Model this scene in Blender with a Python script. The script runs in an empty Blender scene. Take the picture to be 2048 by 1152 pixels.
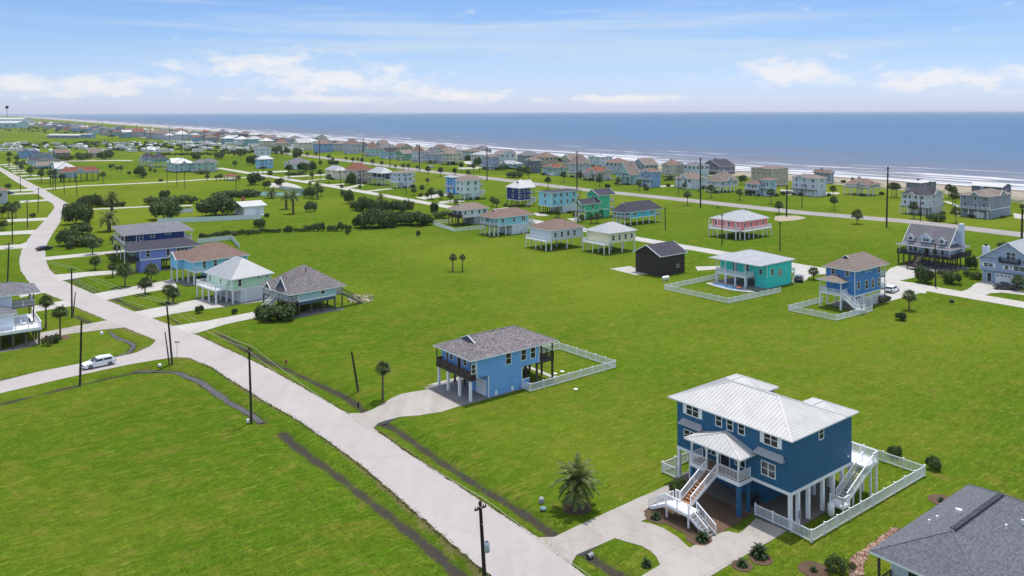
import bpy, math, random
import numpy as np
from mathutils import Matrix, Vector, noise as mn
from mathutils.geometry import tessellate_polygon
random.seed(7)
scene = bpy.context.scene
C = scene.collection
R = math.radians

# ------------------------------------------------------------------ camera
FPX, HY, CX, CH, TH = 1590.0, 223.3, 1024.0, 42.0, math.radians(-0.16)   # focal (px of a 2048 wide frame), horizon row, centre, height, roll
cam = bpy.data.cameras.new('camera')
cam.sensor_width = 36.0
cam.lens = FPX / 2048 * 36.0
cam.shift_y = -(576 - HY) / 2048          # level camera with a drop lens shift: the photo's verticals are parallel
cam.clip_start, cam.clip_end = 0.5, 200000
camo = bpy.data.objects.new('camera', cam); C.objects.link(camo)
camo.matrix_world = Matrix.Translation((0, 0, CH)) @ Matrix.Rotation(R(90), 4, 'X') @ Matrix.Rotation(TH, 4, 'Z')
scene.camera = camo

# ------------------------------------------------------------------ light and sky
SUNV = Vector((0.11, 0.27, 1.0)).normalized()
sun = bpy.data.lights.new('sun', 'SUN'); sun.energy = 2.1; sun.angle = R(0.6); sun.color = (1.0, 0.965, 0.91)
suno = bpy.data.objects.new('sun', sun); C.objects.link(suno)
suno.rotation_euler = (-SUNV).to_track_quat('-Z', 'Y').to_euler()
world = bpy.data.worlds.new('World'); scene.world = world; world.use_nodes = True
wt = world.node_tree; wt.nodes.clear()
def wn(t, **k):
    n = wt.nodes.new(t)
    for a, b in k.items(): setattr(n, a, b)
    return n
def wl(a, b): wt.links.new(a, b)
def wmath(op, a, b=None, c=None, clamp=False):
    n = wn('ShaderNodeMath', operation=op); n.use_clamp = clamp
    for i, v in enumerate((a, b, c)):
        if v is None: continue
        if isinstance(v, (int, float)): n.inputs[i].default_value = v
        else: wl(v, n.inputs[i])
    return n.outputs[0]
def wmix(f, a, b):
    n = wn('ShaderNodeMix', data_type='RGBA')
    if isinstance(f, (int, float)): n.inputs[0].default_value = f
    else: wl(f, n.inputs[0])
    for s, v in ((6, a), (7, b)):
        if isinstance(v, tuple): n.inputs[s].default_value = (*v, 1)
        else: wl(v, n.inputs[s])
    return n.outputs[2]
sky = wn('ShaderNodeTexSky', sky_type='NISHITA'); sky.sun_disc = False
sky.sun_elevation = math.asin(SUNV.z); sky.sun_rotation = math.atan2(SUNV.x, SUNV.y)
sky.air_density = 1.0; sky.dust_density = 0.3; sky.ozone_density = 1.2; sky.altitude = 0
tc = wn('ShaderNodeTexCoord'); sep = wn('ShaderNodeSeparateXYZ'); wl(tc.outputs['Generated'], sep.inputs[0])
el = wmath('MULTIPLY', wmath('ARCSINE', sep.outputs[2]), 180 / math.pi)          # degrees above the horizon
az = wmath('MULTIPLY', wmath('ARCTAN2', sep.outputs[0], sep.outputs[1]), 180 / math.pi)
def wnoise(sx, sy, scale, detail, rough, seed, shear=0.0):
    x = wmath('ADD', wmath('MULTIPLY', az, sx), wmath('MULTIPLY', el, shear)); y = wmath('MULTIPLY', el, sy)
    cb = wn('ShaderNodeCombineXYZ'); wl(x, cb.inputs[0]); wl(y, cb.inputs[1]); cb.inputs[2].default_value = seed
    n = wn('ShaderNodeTexNoise'); n.inputs['Scale'].default_value = scale; n.inputs['Detail'].default_value = detail
    n.inputs['Roughness'].default_value = rough; wl(cb.outputs[0], n.inputs['Vector']); return n.outputs['Fac']
def wramp(v, a, b, c0=0.0, c1=1.0):
    n = wn('ShaderNodeMapRange'); n.interpolation_type = 'SMOOTHSTEP'; wl(v, n.inputs[0])
    for i, q in enumerate((a, b, c0, c1)): n.inputs[i + 1].default_value = q
    return n.outputs[0]
# cumulus banks low over the sea: noise billows gathered where the banks stand (azimuth, elevation, half widths in degrees)
bank = None
for ba, be, sa, se in [(-17.5, 3.2, 5.0, 1.1), (-11.5, 2.2, 6.5, .9), (-29.5, 1.7, 6.0, .8), (-25.6, 2.0, 3.0, .6), (-4.0, 1.1, 4.0, .5), (19.2, 2.6, 3.6, 1.0),
                       (28.8, 1.9, 5.2, .8), (7.5, .9, 5.0, .35), (-14, .9, 6, .35), (50, 2.4, 7, 1.1), (-52, 2.6, 8, 1.2), (75, 3, 8, 1.3), (-80, 2.3, 8, 1.1), (110, 2.8, 10, 1.2), (-115, 2.5, 10, 1.2), (150, 2.6, 12, 1.2), (-150, 3.0, 12, 1.2)]:
    dx = wmath('DIVIDE', wmath('SUBTRACT', az, ba), sa); dy = wmath('DIVIDE', wmath('SUBTRACT', el, be), se)
    r2 = wmath('ADD', wmath('MULTIPLY', dx, dx), wmath('MULTIPLY', dy, dy))
    g = wmath('POWER', 2.718, wmath('MULTIPLY', r2, -0.7))
    bank = g if bank is None else wmath('MAXIMUM', bank, g)
cn = wnoise(.42, 1.05, 1.0, 9, .62, 3.1)
cum = wramp(wmath('ADD', cn, wmath('MULTIPLY', bank, .36)), .60, .92)
cum = wmath('MULTIPLY', cum, wramp(el, .25, 1.0))
ci = wnoise(.035, .55, 1.0, 5, .55, 9.4, .05)
cir = wmath('MULTIPLY', wramp(ci, .40, .62), wramp(el, 2.2, 4.5))
wis = wnoise(.10, 1.9, 1.0, 6, .6, 4.2, .25)
cir = wmath('MULTIPLY', cir, wramp(wis, .2, .7, .45, 1.0))
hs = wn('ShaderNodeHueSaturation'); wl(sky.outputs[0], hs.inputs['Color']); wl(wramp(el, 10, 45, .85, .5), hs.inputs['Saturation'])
tint = wn('ShaderNodeValToRGB'); wl(wmath('DIVIDE', el, 40.0, clamp=True), tint.inputs[0])      # lavender low, clear blue above; brighter neutral overhead added to fill shaded walls
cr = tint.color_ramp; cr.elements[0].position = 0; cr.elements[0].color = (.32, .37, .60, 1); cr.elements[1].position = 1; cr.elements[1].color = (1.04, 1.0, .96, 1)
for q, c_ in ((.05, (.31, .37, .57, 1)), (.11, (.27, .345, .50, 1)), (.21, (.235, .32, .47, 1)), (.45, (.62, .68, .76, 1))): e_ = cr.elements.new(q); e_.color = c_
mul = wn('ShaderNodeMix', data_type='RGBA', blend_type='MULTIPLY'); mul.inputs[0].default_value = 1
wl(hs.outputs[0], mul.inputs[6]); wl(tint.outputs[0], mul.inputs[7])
CLOUD = (3.4, 3.28, 3.25)
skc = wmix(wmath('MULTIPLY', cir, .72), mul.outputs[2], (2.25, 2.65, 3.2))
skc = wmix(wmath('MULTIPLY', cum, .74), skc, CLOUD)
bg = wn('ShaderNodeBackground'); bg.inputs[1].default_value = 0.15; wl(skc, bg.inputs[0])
wo = wn('ShaderNodeOutputWorld'); wl(bg.outputs[0], wo.inputs[0])
vs = scene.view_settings; vs.view_transform = 'Standard'; vs.look = 'None'; vs.exposure = 0.9; vs.gamma = 1.0; vs.use_curve_mapping = False
cy = scene.cycles; cy.use_denoising = True; cy.max_bounces = 5; cy.diffuse_bounces = 3; cy.glossy_bounces = 2; cy.transmission_bounces = 2; cy.transparent_max_bounces = 4
cy.caustics_reflective = False; cy.caustics_refractive = False; cy.sample_clamp_indirect = 6

# ------------------------------------------------------------------ photo pixels to places on the ground
ct, st = math.cos(TH), math.sin(TH)
def ray(px, py):
    dx, dy = px - CX, HY - py
    return ((dx * ct - dy * st) / FPX, 1.0, (dx * st + dy * ct) / FPX)
def G(px, py, z=0.0):
    r = ray(px, py); t = (z - CH) / r[2]
    return Vector((r[0] * t, t, z))
_n = math.hypot(1239.0, FPX)
D1 = Vector((-1239 / _n, FPX / _n, 0)); D2 = Vector((FPX / _n, 1239 / _n, 0))     # the two street directions of the subdivision
GANG = math.atan2(D2.y, D2.x)
ZM = dict(P=(0, 0, 1), z1=(0, 220, 4), z2=(400, 220, 4), z3=(860, 260, 4), z4=(1300, 260, 5.434), z5=(1600, 300, 4.571), z6=(0, 440, 4), z7=(0, 540, 5.12), z8=(220, 420, 3.789), a=(680, 600, 3.531), b=(1290, 730, 4.448), c=(1290, 893, 4.448), d=(1588, 893, 4.448), e=(1300, 480, 3.657), k=(800, 850, 3.815), l=(300, 640, 3.938), m=(1680, 420, 5.565), p=(860, 280, 8), q=(1090, 280, 8), r=(1340, 300, 8), s=(1560, 320, 8), t=(1792, 340, 8), u=(880, 370, 8), v=(1100, 360, 8), w=(0, 560, 8), g=(230, 430, 8), h=(340, 470, 8), i=(500, 510, 8), j=(1420, 500, 5.333), n=(1840, 440, 6.063), o=(400, 360, 8), y=(650, 370, 8), A=(840, 640, 5.12), fl=(0, 222, 8), fm=(230, 222, 8), fn=(486, 270, 8), fo=(700, 260, 8), fp=(0, 360, 8))
def px(z, x, y):
    q = ZM[z]; return q[0] + x / q[2], q[1] + y / q[2]
def gz(z, x, y, h=0.0): return G(*px(z, x, y), h)
def pts(s):
    out, z = [], 'P'
    for t in s.split():
        if t in ZM: z = t
        else:
            a, b = t.split(','); out.append(px(z, float(a), float(b)))
    return out
def gpts(s, h=0.0): return [G(*p, h) for p in pts(s)]

# ------------------------------------------------------------------ materials
def S(r, g, b):
    f = lambda c: (c / 255 / 12.92) if c <= 10 else ((c / 255 + .055) / 1.055) ** 2.4
    return (f(r), f(g), f(b))
MATS = {}
class NT:
    def __init__(s, name):
        s.m = bpy.data.materials.new(name); s.m.use_nodes = True; s.t = s.m.node_tree
        s.b = s.t.nodes['Principled BSDF']
    def n(s, t, **k):
        n = s.t.nodes.new(t)
        for a, b in k.items(): setattr(n, a, b)
        return n
    def l(s, a, b): s.t.links.new(a, b)
    def val(s, sock, v):
        if v is None: return
        if isinstance(v, (int, float)): sock.default_value = v
        elif isinstance(v, tuple): sock.default_value = (*v, 1) if len(v) == 3 and sock.type == 'RGBA' else v
        else: s.l(v, sock)
    def math(s, op, a, b=None, clamp=False):
        n = s.n('ShaderNodeMath', operation=op); n.use_clamp = clamp; s.val(n.inputs[0], a); s.val(n.inputs[1], b); return n.outputs[0]
    def mix(s, f, a, b, bt='MIX'):
        n = s.n('ShaderNodeMix', data_type='RGBA', blend_type=bt); s.val(n.inputs[0], f); s.val(n.inputs[6], a); s.val(n.inputs[7], b); return n.outputs[2]
    def noise(s, vec, scale, detail=4, rough=.55, dist=0.0):
        n = s.n('ShaderNodeTexNoise'); n.inputs['Scale'].default_value = scale; n.inputs['Detail'].default_value = detail
        n.inputs['Roughness'].default_value = rough; n.inputs['Distortion'].default_value = dist; s.l(vec, n.inputs['Vector']); return n.outputs['Fac']
    def ramp(s, v, a, b, c0=0.0, c1=1.0):
        n = s.n('ShaderNodeMapRange'); n.interpolation_type = 'SMOOTHSTEP'; s.l(v, n.inputs[0])
        for i, q in enumerate((a, b, c0, c1)): n.inputs[i + 1].default_value = q
        return n.outputs[0]
    def obj(s): return s.n('ShaderNodeTexCoord').outputs['Object']
    def pos(s): return s.n('ShaderNodeNewGeometry').outputs['Position']
    def mapv(s, v, scale, rz=0.0):
        n = s.n('ShaderNodeMapping'); n.inputs['Scale'].default_value = scale; n.inputs['Rotation'].default_value = (0, 0, rz); s.l(v, n.inputs[0]); return n.outputs[0]
    def bump(s, h, strength, dist=.05):
        n = s.n('ShaderNodeBump'); n.inputs['Strength'].default_value = strength; n.inputs['Distance'].default_value = dist; s.l(h, n.inputs['Height']); s.l(n.outputs[0], s.b.inputs['Normal'])
    def fin(s, key, col, rough=.7, spec=.3, metal=0.0):
        s.val(s.b.inputs['Base Color'], col); s.val(s.b.inputs['Roughness'], rough); s.b.inputs['Specular IOR Level'].default_value = spec; s.b.inputs['Metallic'].default_value = metal
        MATS[key] = s.m; return s.m
def sc(c, f): return tuple(min(1.0, x * f) for x in c)
def paint(key, col, rough=.6, var=.10, scale=.9, spec=.3):
    if key in MATS: return MATS[key]
    t = NT(key); o = t.obj(); a = t.noise(o, scale, 4); b = t.noise(o, scale * 9, 3)
    f = t.math('ADD', t.math('MULTIPLY', a, .7), t.math('MULTIPLY', b, .3))
    return t.fin(key, t.mix(t.ramp(f, .3, .7), sc(col, 1 - var), sc(col, 1 + var)), rough, spec)
def siding(key, col, board=.2, var=.07):
    if key in MATS: return MATS[key]
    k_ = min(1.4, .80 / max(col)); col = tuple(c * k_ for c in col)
    t = NT(key); o = t.obj(); sp = t.n('ShaderNodeSeparateXYZ'); t.l(o, sp.inputs[0])
    fr = t.math('FRACT', t.math('DIVIDE', sp.outputs[2], board))
    a = t.noise(t.mapv(o, (.5, .5, 2.2)), 1.0, 5); st_ = t.noise(t.mapv(o, (2.5, 2.5, .25)), 1.0, 3)
    f = t.math('ADD', t.math('MULTIPLY', a, .6), t.math('MULTIPLY', st_, .4))
    c = t.mix(t.ramp(f, .3, .7), sc(col, 1 - var * 1.5), sc(col, 1 + var))
    c = t.mix(t.ramp(t.noise(t.mapv(o, (1.4, 1.4, .12)), 1, 4, .6), .56, .74, 0, .25), c, tuple(.7 * x + .05 for x in col))
    c = t.mix(t.ramp(fr, .0, .12, .22, 0.0), c, sc(col, .55))
    t.bump(fr, .5, .02)
    return t.fin(key, c, .65, .25)
def shingle(key, c1, c2, course=.14):
    if key in MATS: return MATS[key]
    c1, c2 = sc(c1, .82), sc(c2, .82)
    t = NT(key); o = t.obj(); sp = t.n('ShaderNodeSeparateXYZ'); t.l(o, sp.inputs[0])
    fr = t.math('FRACT', t.math('DIVIDE', sp.outputs[2], course * .42))
    v = t.n('ShaderNodeTexVoronoi'); v.inputs['Scale'].default_value = 1.0; t.l(t.mapv(o, (5.5, 5.5, 18)), v.inputs['Vector'])
    w = t.n('ShaderNodeSeparateColor'); t.l(v.outputs['Color'], w.inputs[0])
    big = t.noise(o, .35, 3)
    f = t.math('ADD', t.math('MULTIPLY', w.outputs[0], .65), t.math('MULTIPLY', big, .35))
    c = t.mix(t.ramp(f, .25, .75), c1, c2); c = t.mix(t.ramp(fr, 0, .3, .28, 0), c, sc(c1, .5)); t.bump(fr, .6, .015)
    return t.fin(key, c, .9, .15)
def metalroof(key, col, rough=.45):
    if key in MATS: return MATS[key]
    t = NT(key); o = t.obj(); a = t.noise(t.mapv(o, (.6, .6, .6)), 1, 5); b = t.noise(o, 6, 3)
    c = t.mix(t.ramp(a, .3, .75), sc(col, .9), sc(col, 1.05)); c = t.mix(t.ramp(b, .5, .8, 0, .12), c, sc(col, .7))
    return t.fin(key, c, rough, .4)
def wood(key, col, var=.3):
    if key in MATS: return MATS[key]
    t = NT(key); o = t.obj(); a = t.noise(t.mapv(o, (6, 6, .6)), 1, 5); b = t.noise(o, .8, 3)
    return t.fin(key, t.mix(t.ramp(t.math('ADD', t.math('MULTIPLY', a, .6), t.math('MULTIPLY', b, .4)), .3, .7), sc(col, 1 - var), sc(col, 1 + var)), .85, .2)
def glass(key='window_glass', c1=(.012, .016, .022), c2=(.05, .06, .07)):
    if key in MATS: return MATS[key]
    t = NT(key); o = t.obj(); a = t.noise(t.mapv(o, (.8, .8, 1.6)), 1, 2)
    oi = t.n('ShaderNodeObjectInfo'); f = t.math('ADD', t.math('MULTIPLY', a, .5), t.math('MULTIPLY', oi.outputs['Random'], .6))
    return t.fin(key, t.mix(t.ramp(f, .35, .95), c1, c2), .12, .6)
def foliage(key, col, col2, scale=1.2, trans=.0, rough=.6, tip=None):
    if key in MATS: return MATS[key]
    t = NT(key); o = t.obj(); a = t.noise(o, scale, 4, .65); oi = t.n('ShaderNodeObjectInfo')
    g = t.n('ShaderNodeNewGeometry'); f = t.math('ADD', t.math('MULTIPLY', a, .75), t.math('MULTIPLY', oi.outputs['Random'], .28))
    f = t.math('ADD', f, t.math('MULTIPLY', t.math('SUBTRACT', g.outputs['Random Per Island'], .5), .55))
    c = t.mix(t.ramp(f, .25, .85), col, col2)
    if tip: c = t.mix(t.ramp(g.outputs['Random Per Island'], .90, .97), c, tip)
    m = t.fin(key, c, rough, .25)
    d = t.n('ShaderNodeBsdfTranslucent'); t.l(c, d.inputs[0]); mx = t.n('ShaderNodeMixShader'); mx.inputs[0].default_value = .28
    out = [x for x in t.t.nodes if x.type == 'OUTPUT_MATERIAL'][0]
    t.l(t.b.outputs[0], mx.inputs[1]); t.l(d.outputs[0], mx.inputs[2]); t.l(mx.outputs[0], out.inputs[0])
    return m
def concrete(key, c1, c2, stain=.25, crack=0.0, joint=0.0):
    if key in MATS: return MATS[key]
    t = NT(key); o = t.pos(); a = t.noise(o, .12, 5, .6); b = t.noise(o, .9, 5, .65); d = t.noise(o, 7, 3)
    s1 = t.noise(t.mapv(o, (.5, .06, 1), -GANG), 1.0, 4, .6)
    f = t.math('ADD', t.math('MULTIPLY', a, .35), t.math('ADD', t.math('MULTIPLY', b, .25), t.math('ADD', t.math('MULTIPLY', d, .12), t.math('MULTIPLY', s1, .42))))
    c = t.mix(t.ramp(f, .40, .72), c1, c2)
    c = t.mix(t.ramp(b, .60, .78, 0, stain), c, sc(c1, .62))
    if crack:
        v = t.n('ShaderNodeTexVoronoi', feature='DISTANCE_TO_EDGE'); v.inputs['Scale'].default_value = .085
        wv = t.n('ShaderNodeVectorMath', operation='ADD'); t.l(o, wv.inputs[0]); nz = t.n('ShaderNodeTexNoise'); nz.inputs['Scale'].default_value = .35; t.l(o, nz.inputs['Vector'])
        sv = t.n('ShaderNodeVectorMath', operation='SCALE'); sv.inputs['Scale'].default_value = 3.5; t.l(nz.outputs['Color'], sv.inputs[0]); t.l(sv.outputs[0], wv.inputs[1]); t.l(wv.outputs[0], v.inputs['Vector'])
        c = t.mix(t.ramp(v.outputs['Distance'], 0.0, .012, crack, 0.0), c, sc(c1, .45))
    if joint:
        mp = t.mapv(o, (1, 1, 1), -GANG); br = t.n('ShaderNodeTexBrick'); br.offset = 0; t.l(mp, br.inputs['Vector']); br.inputs['Scale'].default_value = 1
        br.inputs['Brick Width'].default_value = 4.6; br.inputs['Row Height'].default_value = 4.6; br.inputs['Mortar Size'].default_value = .03; br.inputs['Mortar Smooth'].default_value = .2
        c = t.mix(t.math('MULTIPLY', br.outputs['Fac'], joint), c, sc(c1, .55))
    t.bump(d, .15, .02)
    return t.fin(key, c, .9, .15)

# ------------------------------------------------------------------ mesh helpers
class MB:
    def __init__(s): s.v, s.f, s.m = [], [], []
    def box(s, x0, x1, y0, y1, z0, z1, mi=0):
        b = len(s.v); s.v += [(x0, y0, z0), (x1, y0, z0), (x1, y1, z0), (x0, y1, z0), (x0, y0, z1), (x1, y0, z1), (x1, y1, z1), (x0, y1, z1)]
        for q in ((0, 3, 2, 1), (4, 5, 6, 7), (0, 1, 5, 4), (1, 2, 6, 5), (2, 3, 7, 6), (3, 0, 4, 7)): s.f.append(tuple(b + i for i in q)); s.m.append(mi)
        return s
    def poly(s, ps, mi=0):
        b = len(s.v); s.v += [tuple(p) for p in ps]; s.f.append(tuple(range(b, b + len(ps)))); s.m.append(mi); return s
    def bar(s, p, q, w, h=None, mi=0, up=(0, 0, 1)):
        p, q = Vector(p), Vector(q); h = h or w; d = (q - p).normalized(); u = Vector(up)
        if abs(d.dot(u)) > .98: u = Vector((0, 1, 0))
        sx = d.cross(u).normalized() * (w / 2); sy = sx.cross(d).normalized() * (h / 2); b = len(s.v)
        for o in (p, q): s.v += [tuple(o + sx * a + sy * c) for a, c in ((-1, -1), (1, -1), (1, 1), (-1, 1))]
        for t in ((0, 3, 2, 1), (4, 5, 6, 7), (0, 1, 5, 4), (1, 2, 6, 5), (2, 3, 7, 6), (3, 0, 4, 7)): s.f.append(tuple(b + i for i in t)); s.m.append(mi)
        return s
    def tube(s, ps, rs, n=8, mi=0, cap=True):
        ps = [Vector(p) for p in ps]; b = len(s.v)
        for i, p in enumerate(ps):
            d = (ps[min(i + 1, len(ps) - 1)] - ps[max(i - 1, 0)]).normalized(); u = Vector((1, 0, 0)) if abs(d.x) < .9 else Vector((0, 1, 0))
            a = d.cross(u).normalized(); c = d.cross(a)
            for k in range(n): s.v.append(tuple(p + (a * math.cos(2 * math.pi * k / n) + c * math.sin(2 * math.pi * k / n)) * rs[i]))
        for i in range(len(ps) - 1):
            for k in range(n): s.f.append((b + i * n + k, b + i * n + (k + 1) % n, b + (i + 1) * n + (k + 1) % n, b + (i + 1) * n + k)); s.m.append(mi)
        if cap:
            s.f.append(tuple(b + k for k in range(n))); s.m.append(mi); e = b + (len(ps) - 1) * n; s.f.append(tuple(e + n - 1 - k for k in range(n))); s.m.append(mi)
        return s
    def mesh(s, name, mats, smooth=False):
        me = bpy.data.meshes.new(name); me.from_pydata(s.v, [], s.f)
        for m in (mats if isinstance(mats, (list, tuple)) else [mats]): me.materials.append(m)
        if any(s.m): me.polygons.foreach_set('material_index', s.m)
        if smooth: me.polygons.foreach_set('use_smooth', [True] * len(s.f))
        me.update(); return me
    def build(s, name, mats, parent=None, smooth=False): return put(name, s.mesh(name, mats, smooth), parent)
def put(name, me, parent=None, loc=None, rz=None, scale=None):
    o = bpy.data.objects.new(name, me); C.objects.link(o)
    if parent: o.parent = parent
    if loc is not None: o.location = loc
    if rz is not None: o.rotation_euler = (0, 0, rz)
    if scale is not None: o.scale = scale if isinstance(scale, (tuple, list)) else (scale,) * 3
    return o
def tag(o, label=None, cat=None, group=None, kind=None):
    for k, v in (('label', label), ('category', cat), ('group', group), ('kind', kind)):
        if v: o[k] = v
    return o
def empty(name, loc, rz=0.0):
    o = bpy.data.objects.new(name, None); o.empty_display_size = .5; C.objects.link(o); o.location = loc; o.rotation_euler = (0, 0, rz); return o
# ------------------------------------------------------------------ ground
DITCH = [('437,664 508,706 554,727 569,732 630,762 696,793 737,822', 1.0, .5), ('772,843 800,858 880,916 955,965 1036,1014 1112,1067', 1.1, .55), ('1177,1109 1243,1149 1290,1180', .9, .4),
         ('270,738 338,739 358,742 401,759 462,802 503,825 523,840', 1.1, .5), ('566,861 579,876 630,914 660,934 800,1044 865,1096 926,1151 1010,1215', 1.1, .5),
         ('219,661 234,673 262,683 268,689 258,702 215,715 150,728 60,747 0,758 -60,768', .8, .4), ('300,737 200,758 100,782 0,806 -60,820', .7, .3),
         ('147,557 172,572 197,586', .9, .45), ('232,596 262,610 290,622', .9, .45), ('337,633 364,648', .8, .4), ('150,630 187,647', .8, .35), ('60,470 76,443', .8, .35)]
DG = [([G(*p) for p in pts(s)], w, d) for s, w, d in DITCH]
def axis(lo, hi, step, far):
    a = list(np.arange(lo, hi, step)); s, v = step, hi
    while v < far: a.append(v); s *= 1.16; v += s
    s, v, b = step, lo, []
    while v > -far and v > -far: s *= 1.16; v -= s; b.append(v)
    return np.array(b[::-1] + a)
gx = axis(-92, 76, .62, 90000); gy = axis(56, 212, .62, 90000); gy = gy[gy > -400]
XX, YY = np.meshgrid(gx, gy); PX, PY = XX.ravel(), YY.ravel()
def seg_dist(poly):
    best = np.full(PX.shape, 1e9)
    for a, b in zip(poly[:-1], poly[1:]):
        dx, dy = b.x - a.x, b.y - a.y; L2 = dx * dx + dy * dy; t = np.clip(((PX - a.x) * dx + (PY - a.y) * dy) / L2, 0, 1)
        best = np.minimum(best, np.hypot(PX - a.x - t * dx, PY - a.y - t * dy))
    return best
hz = np.zeros(PX.shape); mud = np.zeros(PX.shape); wob = .25 * np.sin(PX * .9 + PY * .55) + .18 * np.sin(PX * .37 - PY * 1.3)
for poly, w, d in DG:
    q = seg_dist(poly) + wob * .5
    hz = np.minimum(hz, -d * np.exp(-(q / (w * 1.15)) ** 2)); mud = np.maximum(mud, np.clip(1.25 - q / (w * .82), 0, 1))
near = (np.abs(PX) < 260) & (PY < 420) & (PY > 40)
hz += np.where(near, .010 * np.sin(PX * .11 + 1.3) * np.sin(PY * .09) - .010, -.012)
me = bpy.data.meshes.new('ground'); nx, ny = len(gx), len(gy)
co = np.stack([PX, PY, hz], 1); me.vertices.add(len(co)); me.vertices.foreach_set('co', co.ravel().astype(np.float32))
ii, jj = np.meshgrid(np.arange(nx - 1), np.arange(ny - 1)); b0 = (jj * nx + ii).ravel()
quads = np.stack([b0, b0 + 1, b0 + nx + 1, b0 + nx], 1)
me.loops.add(quads.size); me.loops.foreach_set('vertex_index', quads.ravel().astype(np.int32)); me.polygons.add(len(quads))
me.polygons.foreach_set('loop_start', np.arange(0, quads.size, 4, dtype=np.int32)); me.update(calc_edges=True)
dry = np.zeros(PX.shape)
for s_ in ('1170,1152 1080,1079 820,909 747,858 696,828 617,782 554,747 518,728 422,683 384,666 269,624', '312,719 351,714 381,716 400,725 422,734 452,754 528,802 587,835 655,881 724,932 980,1152', '0,765 168,727 273,706 312,682 244,655', '269,624 185,587 125,561 100,541 92,522', '58,565 78,582 148,613 217,642'):
    dry = np.maximum(dry, np.clip(1.15 - (seg_dist([G(*p) for p in pts(s_)]) + wob * .8) / 1.0, 0, 1))
a2 = me.attributes.new('dry', 'FLOAT', 'POINT'); a2.data.foreach_set('value', dry.astype(np.float32))
at = me.attributes.new('mud', 'FLOAT', 'POINT'); at.data.foreach_set('value', mud.astype(np.float32))
t = NT('lawn_grass'); P_ = t.pos(); rot = t.mapv(P_, (1, 1, 1), -GANG)
n1 = t.noise(P_, .024, 6, .65); n8 = t.noise(P_, .0075, 4, .6); n2 = t.noise(t.mapv(rot, (.035, .16, 1)), 1, 6, .62); n3 = t.noise(P_, .28, 5, .65); n4 = t.noise(P_, 1.9, 5, .7); n5 = t.noise(t.mapv(rot, (.55, 2.2, 1)), 1, 4, .7)
gd, gm, gy_, gd2 = (.060, .122, .007), (.106, .200, .011), (.212, .232, .024), (.180, .158, .036)
c = t.mix(t.ramp(t.math('ADD', t.math('MULTIPLY', n1, .5), t.math('MULTIPLY', n2, .5)), .36, .66), gm, sc(gd, 1.15))
c = t.mix(t.ramp(t.math('ADD', t.math('MULTIPLY', n2, .55), t.math('MULTIPLY', n3, .45)), .44, .66, 0, .9), c, gy_)
c = t.mix(t.ramp(t.math('ADD', t.math('MULTIPLY', n3, .6), t.math('MULTIPLY', n1, .4)), .54, .68, 0, .75), c, gd2)
c = t.mix(t.ramp(t.math('ADD', t.math('MULTIPLY', n4, .55), t.math('MULTIPLY', n5, .45)), .34, .64, .58, 0), c, sc(gd, .5))
c = t.mix(t.ramp(n4, .58, .78, 0, .45), c, sc(gy_, 1.2))
n6 = t.noise(P_, 5.5, 3, .75); n7 = t.noise(P_, .75, 4, .7, .6); sx_ = t.n('ShaderNodeSeparateXYZ'); t.l(rot, sx_.inputs[0])
c = t.mix(t.ramp(n6, .36, .58, .65, 0), c, sc(gd, .5)); c = t.mix(t.ramp(n6, .56, .72, 0, .4), c, sc(gy_, 1.15))
c = t.mix(t.ramp(n7, .38, .54, .38, 0), c, sc(gd, .75)); c = t.mix(t.ramp(n8, .42, .66, 0, .40), c, sc(gy_, 1.05)); c = t.mix(t.math('MULTIPLY', t.ramp(n3, .52, .62), t.ramp(n7, .45, .6, .05, .5)), c, sc(gd2, .85)); c = t.mix(t.math('MULTIPLY', t.ramp(n2, .55, .66), t.ramp(n7, .42, .58, .1, .6)), c, sc(gd, .9))
c = t.mix(t.ramp(n5, .54, .72, 0, .55), c, (.235, .285, .045)); c = t.mix(t.ramp(n5, .30, .45, .45, 0), c, sc(gd, .7))
mow = t.math('SINE', t.math('ADD', t.math('MULTIPLY', sx_.outputs[1], 2.3), t.math('MULTIPLY', n2, 16.0)))
c = t.mix(t.ramp(mow, -.6, 1.0, 0, .05), c, sc(gy_, 1.1))
ad = t.n('ShaderNodeAttribute'); ad.attribute_name = 'dry'
c = t.mix(t.ramp(t.math('ADD', ad.outputs['Fac'], t.math('MULTIPLY', t.math('SUBTRACT', n4, .5), 1.1)), .45, 1.0, 0, .8), c, (.155, .118, .062))
a_ = t.n('ShaderNodeAttribute'); a_.attribute_name = 'mud'
mw = t.math('ADD', a_.outputs['Fac'], t.math('MULTIPLY', t.math('SUBTRACT', n4, .5), .9))
c = t.mix(t.ramp(a_.outputs['Fac'], .05, .5, 0, .35), c, (.06, .075, .02))
c = t.mix(t.ramp(mw, .40, .85), c, (.058, .050, .042))
hh = t.math('ADD', t.math('MULTIPLY', n4, .6), t.math('MULTIPLY', n5, .5)); t.bump(hh, 1.0, .35)
me.materials.append(t.fin('lawn_grass', c, .95, .0)); me.polygons.foreach_set('use_smooth', [True] * len(quads))
tag(put('ground', me), kind='structure')

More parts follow.
